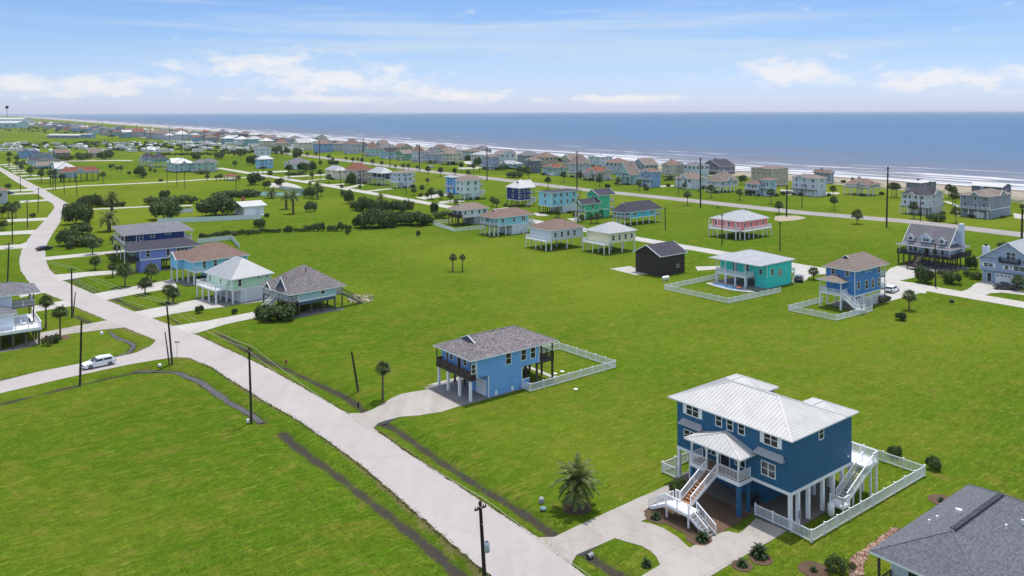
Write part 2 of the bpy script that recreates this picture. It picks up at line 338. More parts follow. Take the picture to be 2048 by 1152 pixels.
# ------------------------------------------------------------------ roads, drives, slabs
M_ROAD = concrete('road_concrete', (.345, .312, .296), (.395, .360, .343), .14, .16)
M_HWY = concrete('highway_asphalt', (.24, .22, .21), (.31, .285, .275), .15)
M_DRIVE = concrete('drive_concrete', (.37, .352, .32), (.45, .43, .395), .2, 0, .55)
M_DRIVE2 = concrete('stained_drive_concrete', (.30, .265, .235), (.39, .36, .33), .35, .1, .5)
M_SLAB = concrete('slab_concrete', (.19, .18, .172), (.245, .235, .225), .3, 0, .4)  # darker mix: shade under the houses is put into the colour
M_SAND = concrete('beach_sand', (.30, .25, .19), (.37, .32, .25), .2)
M_BED = concrete('planting_bed_soil', (.075, .048, .03), (.14, .09, .06), .4)
M_ROCK = paint('river_rock', S(176, 140, 118), .8, .35, 6)
PAVED = []
def smooth_pts(ps, step=1.2, amp=.07, closed=True):
    out = []; n = len(ps)
    for i in range(n if closed else n - 1):
        a, b = ps[i], ps[(i + 1) % n]; k = max(1, min(60, int((b - a).length / step)))
        for j in range(k):
            p = a.lerp(b, j / k); q = Vector((p.x * .9, p.y * .9, 0)); out.append(Vector((p.x + amp * mn.noise(q * 1.3), p.y + amp * mn.noise(q * 1.3 + Vector((31, 7, 0))), 0)))
    return out
def sheet(name, ps, z, mat, thick=.25, amp=.07, step=1.2, kind='structure', parent=None):
    ps = smooth_pts([Vector((p.x, p.y, 0)) for p in ps], step, amp); n = len(ps)
    tri = tessellate_polygon([ps]); mb = MB(); mb.v = [(p.x, p.y, z) for p in ps] + [(p.x, p.y, z - thick) for p in ps]
    ar = sum(ps[i].x * ps[(i + 1) % n].y - ps[(i + 1) % n].x * ps[i].y for i in range(n))
    for f in tri:
        a, b, c = (ps[i] for i in f); cr_ = (b.x - a.x) * (c.y - a.y) - (b.y - a.y) * (c.x - a.x); mb.f.append(tuple(f) if cr_ > 0 else (f[0], f[2], f[1]))
    for i in range(n):
        j = (i + 1) % n; mb.f.append((i, j, n + j, n + i) if ar < 0 else (j, i, n + i, n + j))
    mb.m = [0] * len(mb.f); o = mb.build(name, mat, parent); PAVED.append(np.array([(p.x, p.y) for p in ps]))
    if kind: o['kind'] = kind
    return o
def ribbon(line, w):
    L, Rr = [], []
    for i, p in enumerate(line):
        d = (line[min(i + 1, len(line) - 1)] - line[max(i - 1, 0)]); d.z = 0; d.normalize(); nn = Vector((-d.y, d.x, 0)) * (w / 2); L.append(p + nn); Rr.append(p - nn)
    return L + Rr[::-1]
RIGHT = '1430,1310 1170,1152 1080,1079 820,909 747,858 696,828 617,782 554,747 518,728 422,683 384,666 269,624 210,599 185,587 125,561 100,541 92,522 90,500 95,485 106,466 120,445 125,430 130,415 138,408 112,393 87,378 70,370 50,360 0,334 -70,300'
LEFT = '-110,294 0,342 26,360 50,374 74,387 92,400 105,407 109,414 106,420 90,440 62,470 52,485 43,501 38,522 41,540 58,565 78,582 125,600 148,613 195,632 217,642 244,653 312,680 400,725 422,734 452,754 528,802 587,835 655,881 724,932 980,1152 1180,1330'
sheet('main_road', gpts(RIGHT + ' ' + LEFT), .020, M_ROAD, .3, .30, .8)
sheet('side_street', gpts('z7 -300,1210 0,1140 400,1040 860,950 1160,900 1400,845 1530,785 1585,740 1600,700 1560,670 1700,640 2000,760 2080,965 2048,950 1950,900 1800,892 1600,920 1300,972 700,1100 200,1215 -300,1330'), .014, M_ROAD, .3, .12)
def uv(p): return p.x * D1.x + p.y * D1.y, p.x * D2.x + p.y * D2.y
def at(u, v): return D1 * u + D2 * v
_u0 = uv(G(2048, 612))[0]
mid_v = (uv(G(912, 415))[1] + uv(G(2048, 612))[1]) / 2
sheet('back_street', ribbon([at(_u0 - 60, mid_v - 1.5), at(_u0 + 60, mid_v), at(uv(G(912, 415))[0], mid_v + .5), at(uv(G(650, 370))[0], uv(G(650, 370))[1]), G(540, 353), G(437, 336)], 6.2), .016, M_DRIVE, .3, .1, 2)
sheet('cross_street', ribbon(gpts('80,379 160,372 250,368 330,364 410,359 470,356 540,352'), 6.0), .012, M_DRIVE, .3, .1, 2)
sheet('coast_highway', ribbon(gpts('2140,481 2048,470 1819,443 1600,425 1372,400 1155,378 975,356 860,343 760,330 690,321 610,311 500,298 420,288 300,276 200,266 110,257'), 11.5), .022, M_HWY, .3, .15, 3)
SHEETS = []
DRIVES = {
 'driveway': ['a 60,800 160,800 230,775 300,735 370,690 440,662 620,632 640,640 860,745 720,790 560,815 430,825 330,850 270,870 225,915 120,870',
   'k 1030,860 1180,855 1290,800 1840,548 c 0,435 290,305 235,400 235,470 120,540 k 1920,700 1835,738 c 60,690 160,725 290,805 395,905 470,865 630,775 740,755 830,775 880,745 985,640 1265,748 1130,835 920,950 590,1150 420,1240 -160,1240 0,1135 135,1055 100,980 50,930 0,905 k 1850,925 1640,865 1350,990 1300,1070',
   'z8 470,882 740,840 1090,772 1120,815 880,865 620,945', 'z8 170,775 420,728 690,672 860,735 640,760 480,787 300,825',
   'z6 730,595 1050,535 1300,490 1390,470 1420,540 1100,590 830,645', 'z6 430,440 700,415 960,403 1000,425 700,450 470,490', 'z6 355,297 700,265 1010,240 1010,258 700,290 365,322',
   'z6 150,600 310,560 370,578 160,622', 'z6 255,690 510,645 600,685 265,737', 'z6 320,903 860,802 1000,860 600,905 315,955',
   'fp -20,835 580,798 510,862 -20,884', 'fp 110,630 760,602 710,648 120,672', 'fp 310,335 740,310 790,330 330,367', 'fp 120,165 460,143 540,172 120,182', 'fp 170,215 560,198 620,218 170,237', 'fp -40,1055 320,1030 440,990 420,1090 -40,1118',
   'm 440,760 560,650 640,622 885,688 905,735 655,790 960,830 960,930 890,925 530,1022 440,1000', 'n 440,880 560,850 620,815 660,775 770,738 930,765 1010,840 1200,850 1300,872 1300,915 1000,880 850,888 790,915 900,960 440,905',
   'j 880,352 960,350 1030,320 1050,290 1120,265 1260,255 1260,200 900,170', 'e 330,195 520,190 520,212 350,225', 'u 0,265 380,240 400,262 0,300', 'u 840,385 1090,358 1090,372 860,400', 'u 1480,450 1640,440 1740,490 1560,497',
   'v 270,618 420,605 500,650 380,668', 'p 440,455 800,425 830,445 500,470', 'p 540,340 700,330 760,395 560,380', 'q 1820,735 2060,720 2060,740 1850,755', 's 0,470 120,480 350,500 360,560 60,560', 's 680,520 960,520 940,545 690,560',
   't 940,650 1030,655 1000,720 930,715', 't 750,500 830,500 1010,570 1010,600', 't 1880,690 2060,720 2060,790 1890,770', 'fo 1740,600 2060,600 2060,620 1760,625', 'y 640,95 1060,50 1090,62 700,108', 'y 1440,200 2000,120 2040,150 1600,235', 'y 1800,275 2060,235 2060,265 1880,290',
   'fn 840,740 1320,695 1330,710 900,750', 'fn 1260,800 1620,775 1620,795 1300,815', 'fn 1600,845 1860,790 1960,800 1680,855', 'fn 640,665 1320,625 1320,645 680,682', 'fn 130,590 700,570 720,590 200,612',
   'z1 140,412 820,398 1060,402 1060,408 820,406 150,420', 'z1 690,793 1200,768 1540,760 1540,768 1200,776 690,801', 'fl -60,858 200,848 200,860 -60,872', 'fl 60,884 300,874 300,886 80,898', 'fl 130,913 370,903 370,915 150,927', 'fl 180,952 390,942 390,955 190,966', 'fl 200,986 440,976 440,990 215,1002', 'fl 290,1032 640,1020 640,1036 310,1050', 'fl 390,1085 810,1062 810,1082 420,1100'],
 'slab': ['z8 700,675 870,640 1210,655 1215,690 930,722 860,737 690,675', 'g 270,900 1000,850 1010,870 390,925', 'g 960,1060 1100,1030 1240,1000 1400,1090 1270,1130 1100,1125', 'i 640,1020 960,860 1480,845 1490,875 1150,930 780,1005', 'w -10,1140 640,930 650,1010 400,1090 0,1160', 'm 620,640 760,600 1000,560 1430,640 1440,655 1180,690 900,680'],
 'sand_patch': ['s -80,905 0,890 250,890 420,920 380,940 200,970 0,980 -90,960'], 'parking_pad': ['fn 440,770 700,760 860,800 960,850 700,865 420,830']}
k_ = 0
for nm, L in DRIVES.items():
    for s_ in L:
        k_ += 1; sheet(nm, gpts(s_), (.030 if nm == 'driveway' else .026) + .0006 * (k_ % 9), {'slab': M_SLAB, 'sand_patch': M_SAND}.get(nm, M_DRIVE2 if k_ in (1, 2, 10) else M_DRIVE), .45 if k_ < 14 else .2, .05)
# ditch water
M_WET = paint('wet_mud', (.07, .06, .058), .45, .35, .9, .3)
for poly, w, d in [DG[3], DG[5], DG[7]]:
    L = [p.copy() for p in smooth_pts(poly, 1.0, .2, False)] + [poly[-1]]
    a, b = [], []
    for i, p in enumerate(L):
        q = L[min(i + 1, len(L) - 1)] - L[max(i - 1, 0)]; q.z = 0; q.normalize(); nn = Vector((-q.y, q.x, 0)); ww = w * .42 * (1 + .55 * mn.noise(p * .35)); a.append(p + nn * ww); b.append(p - nn * ww)
    mb = MB()
    for i in range(len(L) - 1): mb.poly([(x.x, x.y, -d + .11) for x in (a[i], b[i], b[i + 1], a[i + 1])])
    tag(mb.build('ditch_water', M_WET), kind='structure')

# ------------------------------------------------------------------ beach and sea
SHORE = gpts('2400,424 2200,399 2048,381 1954,373 1735,357 1477,342 1302,327 935,302 780,288 665,279.5 417,260 230,247 162,242 112,238.5 37,232.3', .1)
SHORE = [SHORE[0] + (SHORE[0] - SHORE[1]).normalized() * 6000] + SHORE + [SHORE[-1] + D1 * 60000]
sh = []
for a, b in zip(SHORE[:-1], SHORE[1:]):
    k = max(1, min(80, int((b - a).length / 12)))
    for j in range(k): sh.append(a.lerp(b, j / k))
sh.append(SHORE[-1]); SEAW = Vector((.82, .572, 0))
def strip(name, offs, z0, mat, zf=None):
    vs_, fs, al, of = [], [], [], []; u = 0.0
    for i, p in enumerate(sh):
        if i: u += (p - sh[i - 1]).length
        w_ = 4.0 * mn.noise(Vector((u * .012, 0, 3))) + 1.6 * mn.noise(Vector((u * .06, 4, 3)))
        for o in offs: q = p + SEAW * (o + w_ * (1 if abs(o) < 200 else 0)); vs_.append((q.x, q.y, z0 + (zf(o) if zf else 0))); al.append(u); of.append(o)
    k = len(offs)
    for i in range(len(sh) - 1):
        for j in range(k - 1): fs.append((i * k + j, i * k + j + 1, (i + 1) * k + j + 1, (i + 1) * k + j))
    m_ = bpy.data.meshes.new(name); m_.from_pydata(vs_, [], fs)
    for nm, dat in (('along', al), ('off', of)): m_.attributes.new(nm, 'FLOAT', 'POINT').data.foreach_set('value', np.array(dat, np.float32))
    m_.materials.append(mat); m_.update(); return tag(put(name, m_), kind='structure')
t = NT('beach'); P_ = t.pos(); af = t.n('ShaderNodeAttribute'); af.attribute_name = 'off'
nb = t.noise(P_, .08, 5, .6); nc = t.noise(P_, .6, 4)
c = t.mix(t.ramp(nb, .35, .65), (.33, .28, .215), (.27, .23, .175)); c = t.mix(t.ramp(af.outputs['Fac'], -14, -3), c, (.20, .165, .135))
c = t.mix(t.math('MULTIPLY', t.ramp(af.outputs['Fac'], -26, -44), t.ramp(t.math('ADD', t.math('MULTIPLY', nb, .6), t.math('MULTIPLY', nc, .4)), .42, .56)), c, (.075, .11, .03))
strip('beach', [-52, -44, -36, -26, -14, -6, 0, 6], .045, t.fin('beach', c, .9, .1), lambda o: .0)
t = NT('sea_water'); P_ = t.pos(); af = t.n('ShaderNodeAttribute'); af.attribute_name = 'off'; au = t.n('ShaderNodeAttribute'); au.attribute_name = 'along'
OF, AL = af.outputs['Fac'], au.outputs['Fac']
cb = t.n('ShaderNodeCombineXYZ'); t.l(t.math('MULTIPLY', AL, .010), cb.inputs[0]); t.l(t.math('MULTIPLY', OF, .055), cb.inputs[1]); w1 = t.noise(cb.outputs[0], 1, 6, .6, .4)
cb2 = t.n('ShaderNodeCombineXYZ'); t.l(t.math('MULTIPLY', AL, .004), cb2.inputs[0]); t.l(t.math('MULTIPLY', OF, .035), cb2.inputs[1]); w2 = t.noise(cb2.outputs[0], 1, 5, .65)
lo = t.n('ShaderNodeMath', operation='LOGARITHM'); t.l(t.math('ADD', t.math('MAXIMUM', OF, 0), 4.0), lo.inputs[0]); lo.inputs[1].default_value = 10
rp = t.n('ShaderNodeValToRGB'); t.l(t.math('DIVIDE', lo.outputs[0], 4.6), rp.inputs[0]); cr = rp.color_ramp
stops = [(.6, (.25, .225, .225)), (1.4, (.21, .20, .22)), (1.85, (.165, .17, .21)), (2.2, (.115, .145, .21)), (2.7, (.064, .142, .258)), (3.3, (.038, .130, .255)), (4.0, (.014, .096, .215)), (4.6, (.012, .088, .20))]
cr.elements[0].position = stops[0][0] / 4.6; cr.elements[0].color = (*stops[0][1], 1); cr.elements[1].position = 1; cr.elements[1].color = (*stops[-1][1], 1)
for q, cc in stops[1:-1]: e_ = cr.elements.new(q / 4.6); e_.color = (*cc, 1)
c = t.mix(t.ramp(w2, .35, .65, .0, .22), rp.outputs[0], (.10, .11, .13))
# breaker lines: rows of foam at bar distances, torn by noise
foam = None
for q, wd, th in ((4, 5, .36), (16, 5, .44), (31, 8, .46), (47, 5, .50), (64, 8, .49), (86, 5, .55), (118, 6, .58), (160, 7, .61), (225, 8, .64), (320, 9, .67)):
    dd = t.math('ADD', t.math('SUBTRACT', OF, q), t.math('MULTIPLY', t.math('SUBTRACT', w2, .5), 26 if q > 10 else 10))
    g_ = t.math('POWER', 2.718, t.math('MULTIPLY', t.math('MULTIPLY', dd, dd), -1.0 / (wd * wd)))
    f_ = t.math('MULTIPLY', g_, t.ramp(w1, th - .08, th + .1)); foam = f_ if foam is None else t.math('MAXIMUM', foam, f_)
c = t.mix(t.math('MINIMUM', t.ramp(foam, .10, .85), .97), c, (.58, .58, .60))
cs = t.noise(t.mapv(P_, (.05, .05, 1)), 1, 6, .7); cs2 = t.noise(t.mapv(P_, (.012, .05, 1), -GANG + 1.57), 1, 5, .6)
c = t.mix(t.ramp(cs2, .4, .65, 0, .18), c, (.05, .075, .12))
t.bump(t.math('ADD', cs, cs2), .25, .6)
strip('sea', [0, 4, 8, 12, 17, 22, 28, 34, 40, 48, 56, 64, 74, 86, 100, 120, 150, 200, 260, 340, 500, 800, 1400, 2600, 5000, 10000, 24000, 60000], .1, t.fin('sea_water', c, .6, .08))
# ------------------------------------------------------------------ house kit (local x runs along D2 away to the right, local y along D1 away to the left; the corner nearest the camera is the origin)
WHITE = paint('white_trim_paint', S(236, 236, 238), .5, .05)
GREYDECK = wood('weathered_deck_wood', S(122, 116, 112))
DARKWOOD = wood('dark_stained_wood', S(74, 66, 62))
TREAD = wood('stair_tread_wood', S(158, 108, 72))
PILING = wood('piling_timber', S(96, 86, 74))
DARKMETAL = paint('dark_metal', S(40, 40, 44), .5, .1)
GLASS = glass()
RSHIN = shingle('weathered_grey_shingles', S(98, 92, 94), S(150, 143, 144))
RDARK = shingle('charcoal_shingles', S(66, 64, 74), S(88, 86, 96))
RBROWN = shingle('brown_shingles', S(116, 94, 86), S(150, 126, 116))
RTAN = shingle('tan_shingles', S(126, 112, 104), S(152, 138, 130))
RRED = shingle('rust_red_shingles', S(126, 78, 66), S(152, 100, 84))
RGREY = shingle('mid_grey_shingles', S(106, 104, 110), S(138, 136, 142))
RSLATE = shingle('slate_grey_shingles', S(98, 99, 106), S(120, 121, 128), .3)
RMETAL = metalroof('pale_metal_roofing', (.345, .35, .36))
RWHITE = metalroof('white_metal_roofing', (.50, .488, .472))
ROOFS = dict(shin=RSHIN, dark=RDARK, brown=RBROWN, tan=RTAN, red=RRED, grey=RGREY, slate=RSLATE, metal=RMETAL, white=RWHITE)
WCACHE = {}; HOUSES = []
def win_mesh(w, h, style):
    k = (round(w * 20), round(h * 20), style)
    if k not in WCACHE:
        w, h = k[0] / 20, k[1] / 20; mb = MB(); b = .09 if w > .5 else .06
        mb.box(-b, 0, -.05, .0, -b, h + b); mb.box(w, w + b, -.05, .0, -b, h + b); mb.box(0, w, -.05, 0, h, h + b); mb.box(-b * .3, w + b * .3, -.08, 0, -b, 0)
        if style != 'plain':
            n = 2 if style == 'double' else 3 if style == 'triple' else 1
            for i in range(1, n): mb.box(w * i / n - .05, w * i / n + .05, -.05, 0, 0, h)
            for i in range(n): mb.box(w * i / n + .03, w * (i + 1) / n - .03, -.035, 0, h * .5 - .03, h * .5 + .03)
        g = MB(); g.box(0, w, -.018, .0, 0, h); WCACHE[k] = (mb.mesh('window', WHITE), g.mesh('pane', GLASS))
    return WCACHE[k]
class House:
    def __init__(s, name, label, near, rot=0.0, group=None, cat='house'):
        s.P = near.copy() if isinstance(near, Vector) else gz(*near); s.P.z = 0; a = GANG + R(rot)
        s.ex = Vector((math.cos(a), math.sin(a), 0)); s.ey = Vector((-s.ex.y, s.ex.x, 0)); s.a = a
        s.e = tag(empty(name, s.P, a), label, cat, group); HOUSES.append(s)
    def W(s, x, y, z=0.0): return s.P + s.ex * x + s.ey * y + Vector((0, 0, z))
    def loc(s, w): d = w - s.P; return d.dot(s.ex), d.dot(s.ey)
    def g(s, z, x, y, h=0.0): return s.loc(gz(z, x, y, h))
    def Rf(s, z, x, y, y0=0.0):
        r = Vector(ray(*px(z, x, y))); t = (y0 + s.P.dot(s.ey)) / (r.x * s.ey.x + r.y * s.ey.y); return s.loc(Vector((r.x * t, t, 0)))[0], CH + r.z * t
    def Lf(s, z, x, y, x0=0.0):
        r = Vector(ray(*px(z, x, y))); t = (x0 + s.P.dot(s.ex)) / (r.x * s.ex.x + r.y * s.ex.y); return s.loc(Vector((r.x * t, t, 0)))[1], CH + r.z * t
    def box(s, name, x0, x1, y0, y1, z0, z1, mat, parent=None): return MB().box(x0, x1, y0, y1, z0, z1).build(name, mat, parent or s.e)
    def walls(s, x0, x1, y0, y1, z0, z1, mat, trim=True, name='wall'):
        w = s.box(name, x0, x1, y0, y1, z0, z1, mat)
        if trim:
            for a, b in ((x0, y0), (x1, y0), (x0, y1)): s.box('corner_board', a - .055 + (.001 if a else 0), a + .06, b - .055, b + .06, z0 + .004, z1 - .004, WHITE, w)
        return w
    def post(s, x, y, z1, mat=None, r=.13, z0=0.0, name='post'): return s.box(name, x - r, x + r, y - r, y + r, z0, z1, mat or WHITE)
    def hip(s, x0, x1, y0, y1, ze, zr, mat, axis=None, gab=0.0, fas=.2, name='roof', gabmat=None, caps=True, ends=(1, 1), trim=None):
        ax = axis or ('x' if x1 - x0 >= y1 - y0 else 'y')
        if ax == 'y': T = lambda u, v, z: (v, u, z); u0, u1, v0, v1 = y0, y1, x0, x1
        else: T = lambda u, v, z: (u, v, z); u0, u1, v0, v1 = x0, x1, y0, y1
        hw = (v1 - v0) / 2; vm = (v0 + v1) / 2; ra, rb = u0 + hw * .95 * ends[0], u1 - hw * .95 * ends[1]
        if ra > rb: ra = rb = (u0 * ends[1] + u1 * ends[0]) / max(ends[0] + ends[1], .01)
        flip = ax == 'y'; mb = MB()
        def face(*p): mb.poly([T(*q) for q in (p[::-1] if flip else p)])
        sl = (zr - ze) / hw
        if gab:
            zg = zr - gab; gw = gab / sl; ug = u0 + (zg - ze) / ((zr - ze) / max(ra - u0, .01))
            face((u0, v0, ze), (u1, v0, ze), (rb, vm, zr), (ug, vm, zr), (ug, vm - gw, zg)); face((u1, v1, ze), (u0, v1, ze), (ug, vm + gw, zg), (ug, vm, zr), (rb, vm, zr)); face((u0, v1, ze), (u0, v0, ze), (ug, vm - gw, zg), (ug, vm + gw, zg))
        else:
            if ra < rb:
                face((u0, v0, ze), (u1, v0, ze), (rb, vm, zr), (ra, vm, zr)); face((u1, v1, ze), (u0, v1, ze), (ra, vm, zr), (rb, vm, zr))
            else: face((u0, v0, ze), (u1, v0, ze), (ra, vm, zr)); face((u1, v1, ze), (u0, v1, ze), (ra, vm, zr))
            if ends[0]: face((u0, v1, ze), (u0, v0, ze), (ra, vm, zr))
        if ends[1]: face((u1, v0, ze), (u1, v1, ze), (rb, vm, zr))
        o = mb.build(name, mat, s.e)
        f = MB(); f.box(x0, x1, y0, y0 + .03, ze - fas, ze - .004); f.box(x0, x1, y1 - .03, y1, ze - fas, ze - .004); f.box(x0, x0 + .03, y0 + .03, y1 - .03, ze - fas, ze - .004); f.box(x1 - .03, x1, y0 + .03, y1 - .03, ze - fas, ze - .004)
        f.poly([(x0 + .03, y1 - .03, ze - fas + .02), (x1 - .03, y1 - .03, ze - fas + .02), (x1 - .03, y0 + .03, ze - fas + .02), (x0 + .03, y0 + .03, ze - fas + .02)])
        f.build('fascia', trim or WHITE, o)
        if gab:
            gt = MB(); gt.poly([T(ug + .02, vm + gw, zg), T(ug + .02, vm - gw, zg), T(ug + .02, vm, zr)][::-1 if flip else 1]); gt.build('gable_vent', gabmat or DARKMETAL, o)
            tr = MB()
            for sgn in (-1, 1): tr.bar(T(ug - .06, vm + sgn * gw * 1.04, zg + .0), T(ug - .06, vm, zr + .02), .10, .11)
            tr.build('rake_trim', trim or WHITE, o)
        if caps:
            cp = MB(); rs = ug if gab else ra
            if rs < rb: cp.bar(T(rs, vm, zr), T(rb, vm, zr), .26, .05)
            if ends[1]:
                for v in (v0, v1): cp.bar(T(u1 - .05, v + (.05 if v == v0 else -.05), ze + .01), T(rb, vm, zr), .2, .04)
            if ends[0] and not gab:
                for v in (v0, v1): cp.bar(T(u0 + .05, v + (.05 if v == v0 else -.05), ze + .01), T(ra, vm, zr), .2, .04)
            if cp.v: cp.build('ridge_cap', mat, o)
        return o
    def gable(s, x0, x1, y0, y1, ze, zr, mat, axis, wall, inset=.5, fas=.18, name='roof', th=.12):
        if axis == 'y': T = lambda u, v, z: (v, u, z); u0, u1, v0, v1 = y0, y1, x0, x1
        else: T = lambda u, v, z: (u, v, z); u0, u1, v0, v1 = x0, x1, y0, y1
        vm = (v0 + v1) / 2; flip = axis == 'y'; mb = MB()
        def face(*p): mb.poly([T(*q) for q in (p[::-1] if flip else p)])
        face((u0, v0, ze), (u1, v0, ze), (u1, vm, zr), (u0, vm, zr)); face((u1, v1, ze), (u0, v1, ze), (u0, vm, zr), (u1, vm, zr))
        o = mb.build(name, mat, s.e); tr = MB()
        for u in (u0, u1):
            for v in (v0, v1): tr.bar(T(u, v, ze - .08), T(u, vm, zr - .08), .1, .2)
        for v in (v0, v1): tr.bar(T(u0, v, ze - .1), T(u1, v, ze - .1), .05, .18)
        un = MB(); zz = th
        for v, sg in ((v0, 1), (v1, -1)): un.poly([T(u0 + .02, v, ze - zz), T(u1 - .02, v, ze - zz), T(u1 - .02, vm, zr - zz), T(u0 + .02, vm, zr - zz)][::-1 if (sg > 0) != flip else 1])
        tr.build('rake_trim', WHITE, o); un.build('soffit', WHITE, o)
        sl = (zr - ze) / ((v1 - v0) / 2); gw = MB()
        for u in (u0 + inset, u1 - inset):
            a, b = v0 + inset, v1 - inset; zb = ze + sl * inset - th - .02; t_ = .04
            lo, hi = [T(u - t_, a, zb), T(u - t_, b, zb), T(u - t_, vm, zr - th - .03)], [T(u + t_, a, zb), T(u + t_, b, zb), T(u + t_, vm, zr - th - .03)]
            gw.poly(lo); gw.poly(hi[::-1])
        gw.build('gable_wall', wall, s.e); return o
    def window(s, face, c0, c1, z0, z1, style='single', off=0.0, shutter=False):
        if c0 > c1: c0, c1 = c1, c0
        if z0 > z1: z0, z1 = z1, z0
        a, b = win_mesh(c1 - c0, z1 - z0, style)
        loc, rz = ((c0, off - .002, z0), 0.0) if face == 'R' else ((off - .002, c1, z0), -math.pi / 2)
        o = put('window', a, s.e, loc, rz); put('pane', b, o, (0, 0, 0))
        if shutter:
            sw = min(.42, (c1 - c0) * .4)
            for q in (-.1 - sw, c1 - c0 + .1): MB().box(q, q + sw, -.04, 0, -.05, z1 - z0 + .05).build('shutter', WHITE, o)
        return o
    def wpx(s, face, zk, x0, y0, x1, y1, style='single', off=0.0, shutter=False):
        f = s.Rf if face == 'R' else s.Lf; a, b = f(zk, x0, y0, off), f(zk, x1, y1, off)
        return s.window(face, a[0], b[0], b[1] if b[1] < a[1] else a[1], max(a[1], b[1]), style, off, shutter)
    def rail(s, p, q, mat=None, h=1.0, parent=None, solid=False, name='railing', sp=.16):
        mat = mat or WHITE; p, q = Vector(p), Vector(q); mb = MB(); L = (q - p).length; up = Vector((0, 0, 1)); n = max(1, round(L / 1.9))
        mb.bar(p + up * h, q + up * h, .1, .06); mb.bar(p + up * .1, q + up * .1, .05, .06)
        for i in range(n + 1): a = p.lerp(q, i / n); mb.bar(a, a + up * (h + .04), .1)
        if solid: mb.bar(p + up * (h * .54), q + up * (h * .54), .03, h * .84)
        else:
            k = max(2, int(L / sp))
            for i in range(1, k): a = p.lerp(q, i / k); mb.bar(a + up * .1, a + up * h, .035, .035)
        return mb.build(name, mat, parent or s.e)
    def deck(s, x0, x1, y0, y1, z, mat=None, rails='', rmat=None, posts=None, pmat=None, solid=False, th=.3, pr=.11, zp=None, bandmat=None):
        d = s.box('deck', x0, x1, y0, y1, z - th, z, mat or GREYDECK)
        if bandmat: s.box('band_board', x0 - .03, x1 + .03, y0 - .03, y0 - .002, z - th - .02, z - .01, bandmat, d); s.box('band_board', x0 - .03, x0 - .002, y0, y1, z - th - .02, z - .01, bandmat, d)
        i = .07
        E_ = {'f': ((x0 + i, y1 - i, z), (x0 + i, y0 + i, z)), 'r': ((x0 + i, y0 + i, z), (x1 - i, y0 + i, z)), 'b': ((x1 - i, y0 + i, z), (x1 - i, y1 - i, z)), 'l': ((x0 + i, y1 - i, z), (x1 - i, y1 - i, z))}
        for c_ in rails: s.rail(*E_[c_], rmat or WHITE, parent=d, solid=solid)
        for (a, b) in posts or []: s.post(a, b, z - th, pmat or WHITE, pr)
        if zp:
            for (a, b) in posts or []: s.post(a, b, zp, pmat or WHITE, .08, z)
        return d
    def stairs(s, axis, a0, z0, a1, z1, c0, c1, mat=None, tmat=None, rails=True, rmat=None):
        T = (lambda a, c, z: (a, c, z)) if axis == 'x' else (lambda a, c, z: (c, a, z)); mb = MB()
        for c in (c0, c1): mb.bar(T(a0, c, z0 - .15), T(a1, c, z1 - .05), .06, .3)
        if rails:
            for c in (c0, c1):
                mb.bar(T(a0, c, z0 + .95), T(a1, c, z1 + .95), .1, .08); n = max(2, int(abs(a1 - a0) / .18))
                for i in range(n + 1): q = i / n; p = T(a0 + (a1 - a0) * q, c, z0 + (z1 - z0) * q); w_ = .09 if i in (0, n, n // 2) else .035; mb.bar(p, (p[0], p[1], p[2] + .95), w_)
        o = mb.build('stair', mat or WHITE, s.e); n = max(3, round(abs(z0 - z1) / .19)); k = (abs(a1 - a0) / n)
        tm = MB(); x_, y_ = (k * .46, abs(c1 - c0) / 2 - .03) if axis == 'x' else (abs(c1 - c0) / 2 - .03, k * .46); tm.box(-x_, x_, -y_, y_, -.045, 0); tm = tm.mesh('tread', tmat or TREAD)
        for i in range(n): q = (i + .5) / n; put('tread', tm, o, T(a0 + (a1 - a0) * q, (c0 + c1) / 2, z0 + (z1 - z0) * q + .02))
        return o

# ------------------------------------------------------------------ the marked blue house with the picket fenced yard
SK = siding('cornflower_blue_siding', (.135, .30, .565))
hA = House('stilt_house', 'cornflower blue stilt house with brown-grey shingle roof and fenced backyard beside curved driveway', ('P', 953.3, 802))
h = hA
h.walls(0, 11.8, 0, 9.25, 3.3, 6.12, SK)
h.walls(2.15, 8.42, .004, 4.3, 0, 3.3, SK, False, 'enclosure_wall')
h.box('corner_board', 2.09, 2.22, -.05, .09, .004, 3.25, WHITE); h.box('garage_door', 2.09, 2.148, .55, 3.1, .05, 2.35, WHITE); h.box('corner_board', 8.36, 8.48, -.05, .08, .004, 3.25, WHITE)
h.box('flood_vent', 3.3, 3.75, -.04, .003, .1, .75, WHITE); h.box('flood_vent', 6.35, 6.8, -.04, .003, .1, .75, WHITE)
h.box('half_wall', 8.6, 10.1, .3, .42, 0, 1.15, SK); h.box('half_wall_cap', 8.52, 10.18, .24, .48, 1.15, 1.24, WHITE)
h.hip(-1.3, 15.45, -.45, 9.75, 6.16, 8.2, RSHIN, 'x', gab=.78, gabmat=siding('navy_grey_siding', S(70, 78, 96)))
MB().tube([(4.9, 2.6, 7.1), (4.9, 2.6, 7.75)], [.06, .06], 8).build('vent_pipe', DARKMETAL, h.e)
h.deck(-1.05, -.004, .0, 9.25, 3.32, DARKWOOD, 'frl', DARKWOOD, [(-.8, .4), (-.8, 3.2), (-.8, 6.25), (-.8, 8.8)], WHITE, True, .34, .17)
for yy in (.1, 3.2, 6.2, 9.15): h.post(-.98, yy, 6.0, DARKWOOD, .07, 3.32)
for xx, yy in ((2.2, 8.95), (2.4, 6.5), (6, 8.95), (9.8, 8.95), (11.6, 8.9), (11.6, 3.0), (11.6, .3), (9.8, 5)): h.post(xx, yy, 3.3, PILING, .14)
h.deck(11.8, 15.05, .2, 9.0, 3.32, DARKWOOD, 'rbl', DARKWOOD, [(14.85, .4), (14.85, 3), (14.85, 6), (14.85, 8.8)], DARKWOOD, False, .34, .13, 6.0)
